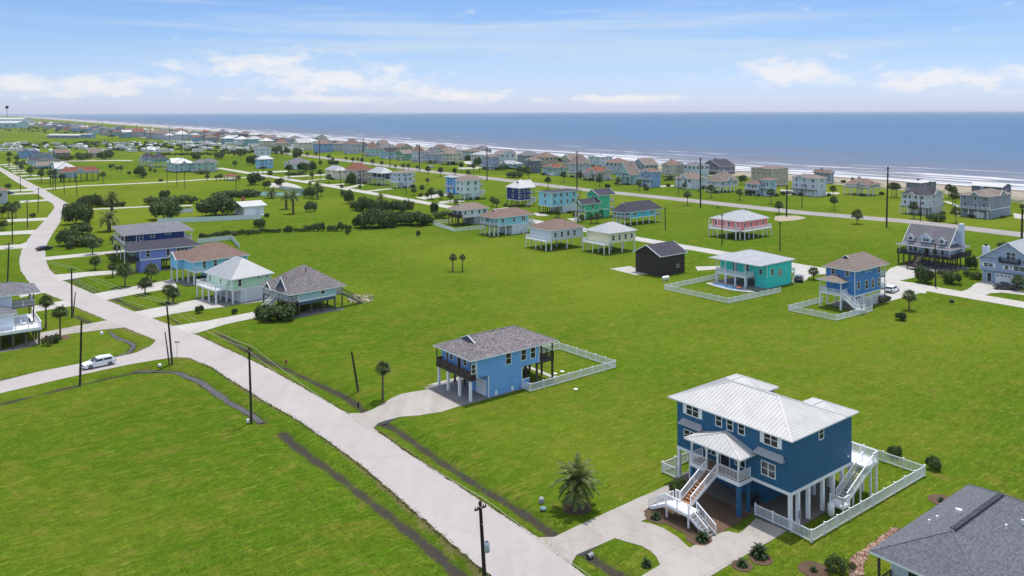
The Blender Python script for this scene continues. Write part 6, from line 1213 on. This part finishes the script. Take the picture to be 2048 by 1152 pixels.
PL = [('p', 'fan palm in the long row along the coast highway', 'palms along the coast highway', [(172, 580, 430), (395, 560, 440), (612, 600, 475), (500, 510, 350), (695, 525, 375), (1890, 790, 580), (1580, 690, 440), (790, 510, 280)]),
 ('q', 'fan palm in the long row along the coast highway', 'palms along the coast highway', [(50, 795, 580), (300, 680, 500), (875, 745, 580), (1170, 735, 590), (1505, 810, 630)]),
 ('r', 'fan palm in the long row along the coast highway', 'palms along the coast highway', [(280, 885, 640), (655, 765, 550), (1115, 800, 610), (1615, 865, 610), (1745, 1030, 810)]),
 ('s', 'fan palm in the long row along the coast highway', 'palms along the coast highway', [(865, 800, 570), (1235, 1025, 780)]),
 ('t', 'fan palm in the long row along the coast highway', 'palms along the coast highway', [(285, 780, 500), (960, 850, 580)]),
 ('fo', 'fan palm in the long row along the coast highway', 'palms along the coast highway', [(1250, 700, 570), (1450, 740, 590), (1680, 720, 610), (1075, 640, 560), (45, 530, 430), (195, 520, 440), (725, 620, 550), (1780, 670, 520), (1290, 570, 470)]),
 ('fn', 'fan palm in the long row along the coast highway', 'palms along the coast highway', [(1030, 350, 270), (1170, 340, 270), (1375, 410, 300), (1435, 430, 350), (1650, 410, 340), (1760, 440, 350), (1835, 420, 350), (1905, 450, 360)]),
 ('q', 'palm beside the beachfront houses on the sand', 'palms among the beach houses', [(1025, 440, 350), (1115, 440, 360), (560, 620, 490)]), ('r', 'palm beside the beachfront houses on the sand', 'palms among the beach houses', [(235, 640, 520), (1135, 560, 400), (1185, 560, 390), (1840, 560, 440)]),
 ('s', 'palm beside the beachfront houses on the sand', 'palms among the beach houses', [(850, 570, 400), (1790, 600, 350), (1840, 600, 350), (1870, 600, 360), (1160, 330, 270)]), ('t', 'palm beside the beachfront houses on the sand', 'palms among the beach houses', [(845, 460, 215), (910, 560, 240), (945, 680, 320), (2020, 640, 540)]),
 ('p', 'fan palm beside the drives of the back street houses', 'palms along the back street', [(1000, 1060, 900), (1065, 1085, 925), (330, 985, 830), (20, 940, 750), (180, 950, 820), (415, 1030, 940)]),
 ('fo', 'fan palm beside the drives of the back street houses', 'palms along the back street', [(360, 560, 460), (510, 580, 490), (850, 640, 530), (935, 640, 530), (1240, 880, 760), (1155, 1020, 870), (1300, 1110, 920), (1025, 1050, 910), (1460, 1110, 990)]),
 ('fn', 'fan palm by the turning circle of the back street', 'palms by the turning circle', [(430, 690, 560), (1010, 700, 480), (1235, 720, 540), (1375, 765, 620), (1100, 715, 590), (545, 860, 690), (610, 860, 680), (580, 860, 720), (400, 870, 720), (350, 870, 740), (320, 760, 650), (1870, 870, 790), (1070, 830, 740), (720, 700, 470), (760, 700, 470), (1250, 980, 820), (1580, 890, 790), (1240, 500, 400)]),
 ('v', 'palm in front of the emerald green house', 'palms by the emerald house', [(95, 600, 460), (135, 600, 480), (400, 600, 500), (510, 680, 540), (660, 700, 540), (750, 690, 510), (1220, 640, 560)]),
 ('z6', 'fan palm on the strip lawns between the driveways', 'palms between the driveways', [(900, 455, 335), (1000, 535, 330), (1160, 595, 445), (1345, 660, 505), (1385, 670, 525), (760, 400, 280), (900, 335, 272), (740, 275, 150), (935, 280, 190), (900, 190, 125), (1210, 490, 340)]),
 ('fp', 'palm in the clump beside the tan house at the left edge', 'palms at the left edge', [(30, 610, 410), (130, 605, 340), (255, 605, 330), (65, 800, 630), (20, 800, 660), (200, 700, 380), (1580, 430, 230)]),
 ('z1', 'small palm on the lawn by the cross street', 'palms by the cross street', [(885, 490, 430), (905, 482, 430), (937, 500, 450), (968, 502, 440), (825, 585, 490), (1140, 545, 470), (1100, 530, 470), (70, 450, 380), (240, 540, 460), (330, 580, 480), (135, 490, 400), (185, 470, 400), (1205, 505, 460), (1240, 510, 470)]),
 ('z2', 'palm beyond the cross street near the trailer park', 'palms near the trailer park', [(150, 395, 350), (170, 392, 350), (130, 395, 350), (280, 460, 400), (275, 380, 330), (320, 380, 335), (655, 380, 320), (610, 380, 325), (60, 560, 510), (130, 570, 520), (165, 560, 505), (265, 560, 500), (310, 570, 520)]),
 ('fl', 'palm among the drives up the road', 'palms up the road', [(150, 900, 640), (270, 900, 700), (330, 930, 800), (480, 1040, 880), (500, 1040, 890), (660, 1090, 920), (340, 960, 840), (800, 1150, 930), (880, 1150, 930), (310, 760, 680)])]
for zk, lab, grp, L in PL:
    for x_, yb, yt in L: palm(px(zk, x_, yb), px(zk, x_, yt)[1], lab, grp)
palm(px('z3', 183, 1130), px('z3', 183, 985)[1], 'left of two small palms standing alone in the big meadow', cw=.95).__setitem__('label', 'small palm of the pair standing alone in the big meadow'); palm(px('z3', 260, 1130), px('z3', 260, 990)[1], 'smaller slimmer palm of the pair alone in the big meadow', cw=.8)
palm(px('e', 1195, 290), px('e', 1195, 190)[1], 'palm beside the drive between turquoise and denim blue houses', cw=1.15); palm(px('m', 770, 1115), px('m', 770, 880)[1], 'round headed palm on the lawn beside the denim blue house', cw=1.25); palm(px('n', 1190, 860), px('n', 1190, 660)[1], 'palm in front of the grey garage house beside the pickup', cw=1.3)
palm(px('w', 735, 770), px('w', 735, 225)[1], 'tall fan palm beside the white railed deck', cw=1.25); palm(px('w', 962, 930), px('w', 962, 390)[1], 'fan palm rising from the mulch bed by the flowering bush', cw=1.25)
palm(px('a', 302, 705), px('a', 302, 425)[1], 'slender palm with bright crown beside the curved driveway', cw=1.0)
palm(px('k', 1350, 635), px('k', 1350, 300)[1], 'full date palm with wide shadow on the lawn before the deep blue house', cw=1.2, kind='date')
for zk, x_, yb, yt, s_, lb in (('o', 1380, 465, 200, 1.35, 'left date palm of the pair in the bungalow meadow'), ('o', 1490, 540, 170, 1.4, 'taller date palm of the pair in the bungalow meadow'), ('fn', 1190, 1025, 760, 1.4, 'date palm near the turning circle lawn'), ('fn', 460, 1010, 840, 1.5, 'short date palm against the tennis court fence'), ('fp', 1790, 510, 200, 1.75, 'date palm by the pale path behind the road bend'), ('fp', 1745, 820, 510, 1.75, 'low date palm on the bright lawn behind the navy house'), ('y', 890, 420, 140, 1.3, 'date palm rising from the big oleander thicket')):
    palm(px(zk, x_, yb), px(zk, x_, yt)[1], lb.replace('left ', 'shorter '), kind='date', cw=s_)
for zk, x_, yb, s_, lb in (('c', 1020, 975, 1.0, 'dark sago palm beside the concrete parking apron'), ('c', 865, 1060, .6, 'small pale sago palm in a round bed'), ('c', 95, 640, .6, 'spiky plant at the foot of the left stair flight'), ('c', 510, 835, .75, 'spiky plant at the foot of the front stairs'), ('k', 1880, 1075, .55, 'small dark plant in the half round front lawn'), ('c', 1500, 1110, .4, 'red leaved plant in the round soil bed'), ('d', 1310, 490, .45, 'tiny plant in the soil bed behind the slate roof')):
    e = tag(empty('sago_palm', gz(zk, x_, yb), vr.uniform(0, 6)), lb, 'plant'); put('crown', SAGO, e, (0, 0, .25 * s_), 0, s_); MB().tube([(0, 0, 0), (0, 0, .35 * s_)], [.16 * s_, .14 * s_], 8).build('trunk', TRUNK, e)
# broadleaf crowns: leaf faces spread through lobes
def leaf_crown(seed, n=3000, lobes=11, flat=.75, ls=.075, mat=None):
    rg = random.Random(seed); nr = np.random.RandomState(seed); mb = MB(); L = []
    for i in range(lobes):
        a = i * 2.399; r_ = .18 + .48 * math.sqrt((i + .5) / lobes); L.append((Vector((r_ * math.cos(a), r_ * math.sin(a), flat * (.42 + rg.uniform(0, .36) * (1.1 - r_)))), rg.uniform(.18, .40)))
    for i in range(n):
        c, r_ = L[rg.randrange(lobes)]; d = Vector((rg.gauss(0, 1), rg.gauss(0, 1), rg.gauss(0, .9))).normalized(); p = c + d * r_ * (rg.random() ** .28) * Vector((1, 1, flat * 1.1)).x; p = Vector((p.x, p.y, max(.015, c.z + d.z * r_ * flat * 1.15 * rg.random() ** .25)))
        if rg.random() < .10: p += d * rg.uniform(.02, .12)
        u = Vector((rg.gauss(0, 1), rg.gauss(0, 1), rg.gauss(0, 1))).normalized(); w = (d * .9 + u * .7).normalized(); s1 = w.cross(u).normalized(); s2 = w.cross(s1); k = ls * rg.uniform(.6, 1.25); b = len(mb.v)
        mb.v += [tuple(p + s1 * k), tuple(p + s2 * k * .55), tuple(p - s1 * k), tuple(p - s2 * k * .55)]; mb.f.append((b, b + 1, b + 2, b + 3)); mb.m.append(0)
    return mb.mesh('crown', mat or FOLS)
CRN = [leaf_crown(s) for s in range(4)]; CRL = [leaf_crown(s + 20, 1500, 7, .85, .075, FOLL) for s in range(2)]; CRW = leaf_crown(44, 1500, 7, .8, .075, foliage('flowering_leaf', (.08, .10, .04), (.30, .30, .16), 2))
def limbs(seed):
    rg = random.Random(seed); mb = MB(); mb.tube([(0, 0, -.02), (0, 0, .22)], [.05, .035], 7)
    for i in range(5): a = i * 1.26 + rg.random(); mb.tube([(0, 0, .15), (.15 * math.cos(a), .15 * math.sin(a), .32), (.34 * math.cos(a), .34 * math.sin(a), .52)], [.03, .018, .008], 5)
    return mb.mesh('trunk', TRUNK)
LIMB = [limbs(s) for s in range(2)]
def bush(zk, x_, yb, w_, h_, label, group=None, mesh=None, name='shrub', cat='shrub'):
    p = gz(zk, x_, yb); m_ = p.y / FPX / ZM[zk][2]; e = tag(empty(name, p + Vector((0, w_ * m_ * .3, 0)), vr.uniform(0, 6.28)), label, cat, group); rw, rh = w_ * m_ / 1.7, h_ * m_ / .74
    put('crown', mesh or CRN[vr.randint(0, 3)], e, (0, 0, 0), 0, (rw, rw, rh)); put('trunk', LIMB[vr.randint(0, 1)], e, (0, 0, 0), 0, (rw, rw, rh)); return e
OL = 'evergreen shrub in the dense thicket at the road bend', 'thicket at the road bend'
for q in ((1150, 720, 360, 340), (1280, 700, 300, 300), (1250, 880, 300, 170), (1040, 1060, 320, 260), (1250, 1070, 420, 170), (1450, 1070, 300, 120), (1430, 440, 200, 220), (1300, 430, 200, 160), (1180, 480, 160, 120), (1600, 430, 240, 90), (1760, 430, 220, 70), (1920, 425, 160, 80), (1100, 1110, 160, 110)): bush('fp', *q, *OL, name='oleander_shrub')
OL = 'dark shrub in the big oleander thicket beside the white fence', 'big oleander thicket'
for q in ((370, 300, 180, 200), (500, 410, 220, 140), (640, 430, 280, 240), (700, 700, 460, 270), (900, 690, 420, 300), (1220, 450, 350, 190), (1470, 660, 470, 210), (560, 690, 260, 180), (1050, 680, 320, 260), (800, 480, 260, 200), (1000, 440, 240, 180), (1250, 650, 340, 180), (300, 190, 120, 100), (1640, 650, 200, 140), (1000, 690, 140, 130)): bush('y', *q, *OL, name='oleander_shrub')
vr2 = random.Random(8)
hl = pts('o 0,940 400,905 700,880 1000,850 1300,835 1800,825 y 0,745 200,740 400,730')
for a, b in zip(hl[:-1], hl[1:]):
    n = max(1, int(math.hypot(b[0] - a[0], b[1] - a[1]) / 7))
    for i in range(n): q = (i + vr2.random()) / n; bush('P', a[0] + (b[0] - a[0]) * q, a[1] + (b[1] - a[1]) * q + vr2.uniform(-.8, .8), vr2.uniform(9, 17), vr2.uniform(6, 12) * (1.5 if a[0] > 600 else 1), 'olive shrub in the overgrown hedge line across the meadow', 'overgrown hedge line', CRL[vr2.randint(0, 1)])
for zk, q, lb, ms in (('z1', (1280, 885, 235, 160), 'large round oleander in front of the white vinyl fence', None), ('z1', (1690, 862, 320, 165), 'large round oleander covering the bungalow corner', None), ('z1', (1310, 712, 90, 75), 'small tree behind the round oleander', None), ('z1', (1230, 760, 180, 60), 'spreading shrub by the pale path', None), ('z1', (1400, 752, 180, 65), 'spreading shrub beside the bungalow oleander', None), ('z1', (1530, 748, 90, 55), 'round shrub by the pale path end', None), ('z1', (1790, 700, 190, 50), 'dark hedge behind the bungalow roof', None), ('z1', (1960, 700, 190, 55), 'dark hedge at the bungalow chimney side', None), ('z1', (1470, 812, 80, 32), 'low shrub before the short vinyl fence', None),
  ('o', (920, 762, 200, 135), 'dark round bush outside the bungalow fence corner', None), ('o', (1760, 515, 210, 145), 'loose shrub alone in the bungalow meadow', CRL[0]), ('o', (1740, 292, 200, 175), 'cone shaped bush by the tennis court', None), ('o', (1060, 605, 80, 75), 'small bush at the vinyl fence end', None), ('y', (360, 795, 100, 90), 'leafy clump before the hedge line', CRL[1]), ('y', (1750, 485, 130, 195), 'round crowned tree by the oleander thicket', None), ('y', (1490, 830, 70, 95), 'tiny conical tree in the meadow', None), ('y', (1860, 540, 330, 110), 'thin weedy shrub beside the light grey house fence', CRL[1]),
  ('c', (310, 470, 170, 150), 'clipped dark green bush by the porch stairs', None), ('d', (915, 110, 115, 100), 'dark round shrub behind the rear picket fence', None), ('d', (1255, 220, 135, 115), 'dark round shrub beyond the picket fence corner', None), ('d', (400, 1160, 200, 120), 'light green shrub at the edge of the rock bed', CRL[0]), ('d', (530, 1110, 80, 60), 'white flowering shrub beside the rock bed', CRW), ('i', (400, 1065, 640, 260), 'broad dark palmetto thicket under the grey-blue porch', None), ('i', (180, 1030, 280, 190), 'bushy palmetto clump at the porch stair foot', None), ('i', (590, 1040, 260, 200), 'palmetto clump beside the porch post', None),
  ('w', (730, 1065, 190, 165), 'pale flowering bush beside the white deck house', CRW), ('w', (840, 1015, 170, 135), 'dark bush beside the pale flowering bush', None), ('z8', (670, 785, 65, 55), 'small round shrub before the mint green house', None), ('z8', (942, 790, 45, 42), 'tiny shrub on the strip lawn by the grey-blue house', None), ('n', (90, 775, 230, 180), 'dense shrub by the utility pole at the cape house', None), ('n', (440, 790, 220, 150), 'wide shrub on the cape house front lawn', None), ('n', (290, 695, 120, 85), 'white flowering shrub before the dark deck', CRW), ('n', (690, 725, 150, 90), 'low shrub beside the garage house drive', None), ('n', (590, 690, 100, 70), 'round shrub at the cape deck corner', None), ('n', (650, 605, 120, 160), 'tall shrub between cape house and garage house', None), ('n', (1030, 335, 130, 60), 'reddish treetop behind the garage house chimney', None),
  ('t', (690, 828, 270, 115), 'broad low bush between highway and balcony house', None), ('e', (1845, 592, 85, 60), 'round ball bush on the lawn below the palm', None), ('q', (1000, 775, 90, 70), 'dark round bush on the highway verge', None), ('q', (1630, 815, 80, 65), 'dark bush below the blue turret cottage', None), ('r', (1320, 730, 200, 90), 'dark shrubs at the sky blue cottage wing', None), ('p', (1360, 605, 260, 95), 'broad hedge mass beside the highway', None), ('p', (1450, 525, 160, 85), 'dark shrub behind the roadside hedge', None), ('p', (1560, 565, 130, 130), 'tall shrub beside the navy verandah house', None), ('p', (1180, 485, 180, 75), 'shrub bank before the pale roofed aqua house', None), ('p', (640, 335, 170, 95), 'sprawling tree by the sandy drive', None), ('p', (760, 420, 140, 130), 'leafy tree before the dune house', None), ('p', (350, 400, 140, 60), 'dark shrubs under the galleried house', None), ('q', (230, 360, 200, 90), 'dark shrub belt before the tan sloping roof', None), ('q', (860, 420, 140, 70), 'dark round tree before the flat roofed villa', None),
  ('p', (70, 1150, 130, 140), 'dark round tree on the back street corner', None), ('y', (1630, 195, 80, 75), 'round clipped bush in the azure house bed', None), ('y', (1520, 190, 70, 60), 'spiky bush in the azure house bed', None), ('fn', (160, 805, 240, 200), 'dense tree beside the playground posts', None), ('fn', (860, 375, 150, 140), 'dark tree behind the celadon roof', None), ('fn', (960, 585, 220, 130), 'dark oak before the celadon house', None), ('fn', (1105, 585, 120, 160), 'tall dark oak at the celadon house gable', None), ('fn', (1720, 800, 170, 180), 'dense shrub before the taupe house', None), ('fn', (1440, 485, 170, 80), 'low dark trees before the beige house', None), ('fn', (820, 640, 300, 40), 'low hedge along the celadon house drive', None), ('fn', (530, 290, 180, 110), 'dark trees beside the tall white house', None), ('fn', (120, 480, 160, 160), 'dark trees beside the powder blue house', None), ('fn', (690, 310, 100, 110), 'dark trees by the highway start', None), ('fn', (860, 330, 150, 110), 'dark trees behind the oak', None),
  ('fm', (360, 1045, 180, 150), 'dark clump on the cross street lawn', None), ('fm', (450, 1065, 100, 110), 'round tree beside the dark clump', None), ('fm', (1290, 785, 130, 115), 'dark tree behind the aqua roof', None), ('fm', (215, 1020, 70, 50), 'brown shrub on the cross street lawn', CRL[0]), ('fm', (720, 1130, 80, 45), 'small dark shrub by the cross street', None), ('fm', (1660, 760, 160, 100), 'dark trees in the dry field', None), ('fm', (1990, 720, 180, 110), 'dark trees at the dry field edge', None), ('fm', (1380, 1010, 250, 60), 'dark hedge below the mint house', None), ('fp', (500, 605, 95, 75), 'dark ball bush by the concrete drive', None), ('fp', (105, 135, 95, 80), 'dark tree by the upper drives', None), ('fl', (980, 800, 260, 90), 'dark trees behind the row of houses', None), ('fl', (1290, 790, 240, 130), 'dark trees beside the tan gable house', None), ('fl', (1650, 780, 260, 140), 'dark trees between camp and meadow', None)):
    bush(zk, *q, lb, None, ms)
for hh in [q for q in HOUSES if q.e.name.startswith('beach_house') and 300 < q.P.y < 640]:
    for k in range(3):
        u_, v_ = vr.choice([(-vr.uniform(1.2, 3.5), vr.uniform(0, 12)), (vr.uniform(0, 12), -vr.uniform(1.0, 3.0))]); w_ = vr.uniform(1.2, 3.2); e = tag(empty('shrub', hh.W(u_, v_), vr.uniform(0, 6)), 'low shrub at the foot of a beach house', 'shrub', 'shrubs at the beach houses'); m_ = CRN[vr.randint(0, 3)] if vr.random() < .7 else CRL[vr.randint(0, 1)]
        put('crown', m_, e, (0, 0, 0), 0, (w_ * .6, w_ * .6, w_ * vr.uniform(.5, 1.1))); put('trunk', LIMB[0], e, (0, 0, 0), 0, (w_ * .6, w_ * .6, w_ * .6)); REL.append((e, 'low shrub'))
# far tree belts: one mass each beyond counting
def belt(name, label, poly, n, sz, seed):
    rg = random.Random(seed); mb = MB(); P_ = [p for p in pts(poly)]; xs = [p[0] for p in P_]; ys = [p[1] for p in P_]; V = [Vector((p[0], p[1], 0)) for p in P_]; k = 0
    while k < n:
        x, y = rg.uniform(min(xs), max(xs)), rg.uniform(min(ys), max(ys))
        if not inside(x, y, V): continue
        k += 1; p = G(x, y); r_ = sz * rg.uniform(.5, 1.4)
        for j in range(22):
            d = Vector((rg.gauss(0, 1), rg.gauss(0, 1), abs(rg.gauss(0, .7)))).normalized() * r_ * rg.uniform(.6, 1); q = p + d; s1 = Vector((rg.gauss(0, 1), rg.gauss(0, 1), rg.gauss(0, 1))).normalized() * r_ * .42; s2 = Vector((rg.gauss(0, 1), rg.gauss(0, 1), rg.gauss(0, 1))).normalized() * r_ * .3; b = len(mb.v); mb.v += [tuple(q + s1), tuple(q + s2), tuple(q - s1), tuple(q - s2)]; mb.f.append((b, b + 1, b + 2, b + 3)); mb.m.append(0)
    tag(mb.build(name, foliage('far_tree_leaf', (.018, .036, .012), (.06, .09, .03), .15)), label, 'trees', None, 'stuff')
belt('tree_belt', 'dark scrub and trees filling the gaps of the trailer park', '-10,300 120,298 240,303 420,303 520,306 520,300 400,288 200,284 0,290', 330, 2.6, 1)
belt('tree_belt', 'far dark tree line along the distant shore houses', '0,240 60,247 150,259 250,268 360,275 480,284 480,279 360,270 230,262 120,252 30,241', 420, 4.0, 2)
belt('tree_belt', 'scattered scrub in the far meadow by the long shed', '0,262 160,268 240,276 230,262 100,255 0,250', 130, 3.2, 3)
belt('tree_belt', 'dune scrub between the beach houses and the sand', '700,303 900,318 1080,337 1260,352 1400,371 1400,364 1240,345 1000,322 800,305', 90, 1.5, 4)
belt('tree_belt', 'hedge and scrub along the edge of the trailer park', '290,309 420,307 520,303 520,306 400,311 290,312', 130, 1.6, 6)
# ragged grass tufts along verges and ditches
rg = random.Random(21); tv, tf = [], []
def tuft(p, h_):
    for j in range(3):
        a = rg.uniform(0, 6.28); d = Vector((math.cos(a), math.sin(a), 0)); w = Vector((-d.y, d.x, 0)) * h_ * .35; b = len(tv); tp = p + d * h_ * .5 + Vector((0, 0, h_)); tv.extend([tuple(p - w), tuple(p + w), tuple(tp)]); tf.append((b, b + 1, b + 2))
def along(line, n, spread, off, h0, h1, z=0.0):
    seg = [(a, b, (b - a).length) for a, b in zip(line[:-1], line[1:])]; tot = sum(s[2] for s in seg)
    for a, b, l_ in seg:
        nn = Vector((-(b - a).y, (b - a).x, 0)).normalized()
        for _ in range(int(n * l_ / tot)): p = a.lerp(b, rg.random()) + nn * (off + rg.gauss(0, spread)); p.z = z - .03; tuft(p, rg.uniform(h0, h1))
along(gpts('1300,1240 1170,1152 1080,1079'), 250, .12, -.12, .05, .14); along(gpts('1080,1079 820,909 747,858'), 900, .14, -.1, .05, .16); along(gpts('696,828 617,782 554,747 518,728 422,683 384,666'), 900, .16, -.1, .06, .18); along(gpts('400,725 422,734 452,754 528,802 587,835 655,881 724,932 980,1152'), 1800, .16, -.1, .06, .18)
for poly, w, d in DG:
    along(poly, int(sum((b - a).length for a, b in zip(poly[:-1], poly[1:])) * 5), .25, w * 1.0, .05, .13, -.10); along(poly, int(sum((b - a).length for a, b in zip(poly[:-1], poly[1:])) * 5), .25, -w * 1.0, .05, .13, -.10)
nr = np.random.RandomState(4); N = 420000
fy_ = 58 + 150 * nr.rand(N) ** 1.6; fx_ = (nr.rand(N) - .5) * 2 * (fy_ * .68); keep = np.ones(N, bool)
for P_ in PAVED:
    lo, hi = P_.min(0), P_.max(0); idx = np.where(keep & (fx_ > lo[0]) & (fx_ < hi[0]) & (fy_ > lo[1]) & (fy_ < hi[1]))[0]
    if not len(idx): continue
    c_ = np.zeros(len(idx), bool); qx, qy = fx_[idx], fy_[idx]
    for a, b in zip(P_, np.roll(P_, -1, 0)):
        if a[1] != b[1]: c_ ^= ((a[1] > qy) != (b[1] > qy)) & (qx < (b[0] - a[0]) * (qy - a[1]) / (b[1] - a[1]) + a[0])
    keep[idx[c_]] = False
dn = np.full(N, 9.0)
for poly, w, d in DG:
    for a, b in zip(poly[:-1], poly[1:]):
        dx, dy = b.x - a.x, b.y - a.y; q = np.clip(((fx_ - a.x) * dx + (fy_ - a.y) * dy) / (dx * dx + dy * dy), 0, 1); dn = np.minimum(dn, np.hypot(fx_ - a.x - q * dx, fy_ - a.y - q * dy) - w)
keep &= dn > .2
cl = np.sin(fx_ * .9 + 2 * np.sin(fy_ * .31)) * np.sin(fy_ * 1.1 + 2 * np.sin(fx_ * .27)) + .7 * np.sin(fx_ * .23 + 1.7 * np.sin(fy_ * .11)); keep &= nr.rand(N) < .36 + .24 * cl
fx_, fy_ = fx_[keep], fy_[keep]; n_ = len(fx_); hh2 = .045 + .085 * nr.rand(n_) ** 2; an = nr.rand(n_) * 6.283; cx_, sx2 = np.cos(an), np.sin(an)
base_ = np.stack([fx_, fy_, np.full(n_, -.025)], 1); wv = np.stack([-sx2, cx_, np.zeros(n_)], 1) * (hh2 * .55)[:, None]; tp_ = base_ + np.stack([cx_ * hh2 * .9, sx2 * hh2 * .9, hh2], 1)
tv2 = np.stack([base_ - wv, base_ + wv, tp_], 1).reshape(-1, 3); o0 = len(tv); tv.extend(map(tuple, tv2.tolist())); tf.extend([(o0 + 3 * i, o0 + 3 * i + 1, o0 + 3 * i + 2) for i in range(n_)])
gm_ = bpy.data.meshes.new('grass_tufts'); gm_.from_pydata(tv, [], tf); gm_.materials.append(foliage('tuft_leaf', (.045, .095, .006), (.20, .225, .03), .25)); gm_.update(); tag(put('grass_tufts', gm_), 'rough uneven grass tufts on the lawns and ditch banks', 'grass', None, 'stuff')

# labels for look-alike palms and poles near enough to be told apart: by the house they stand nearest to
def short(l):
    for k in (' with ', ' behind ', ' beside ', ' on ', ' inside ', ','): l = l.split(k)[0]
    return l
cnt = {}
for hh in HOUSES: cnt[short(hh.e['label'])] = cnt.get(short(hh.e['label']), 0) + 1
near_ = {}
for o, kd in REL:
    if o.location.y > 640: continue
    b_ = min(HOUSES, key=lambda q: (q.W(5, 5) - o.location).length); near_.setdefault((b_.e.name, kd), []).append(((b_.W(5, 5) - o.location).length, o, b_))
ORD = ['nearest', 'second nearest', 'third nearest', 'fourth nearest', 'fifth nearest', 'sixth nearest', 'seventh nearest', 'eighth nearest', 'ninth nearest', 'tenth nearest']
for (nm, kd), L in near_.items():
    for i, (d_, o, b_) in enumerate(sorted(L, key=lambda q: q[0])):
        lb = b_.e['label']; sh_ = short(lb) if cnt[short(lb)] == 1 else ' '.join(lb.split(',')[0].split()[:10]); o['label'] = ' '.join(('%s %s to the %s' % (kd, ORD[min(i, 9)], sh_)).split()[:16])
# ------------------------------------------------------------------ sea haze
hzb = MB().box(-26000, 26000, -300, 42000, -1.6, 46.0).build('haze', None); hzb.data.materials.clear()
hm = bpy.data.materials.new('sea_haze'); hm.use_nodes = True; hm.node_tree.nodes.clear()
vv = hm.node_tree.nodes.new('ShaderNodeVolumePrincipled'); vv.inputs['Color'].default_value = (.92, .95, 1, 1); vv.inputs['Density'].default_value = 4.5e-5; vv.inputs['Anisotropy'].default_value = .2
ho = hm.node_tree.nodes.new('ShaderNodeOutputMaterial'); hm.node_tree.links.new(vv.outputs[0], ho.inputs['Volume']); hzb.data.materials.append(hm)
tag(hzb, 'thin pale sea haze over the whole subdivision and shore', 'haze', None, 'stuff')
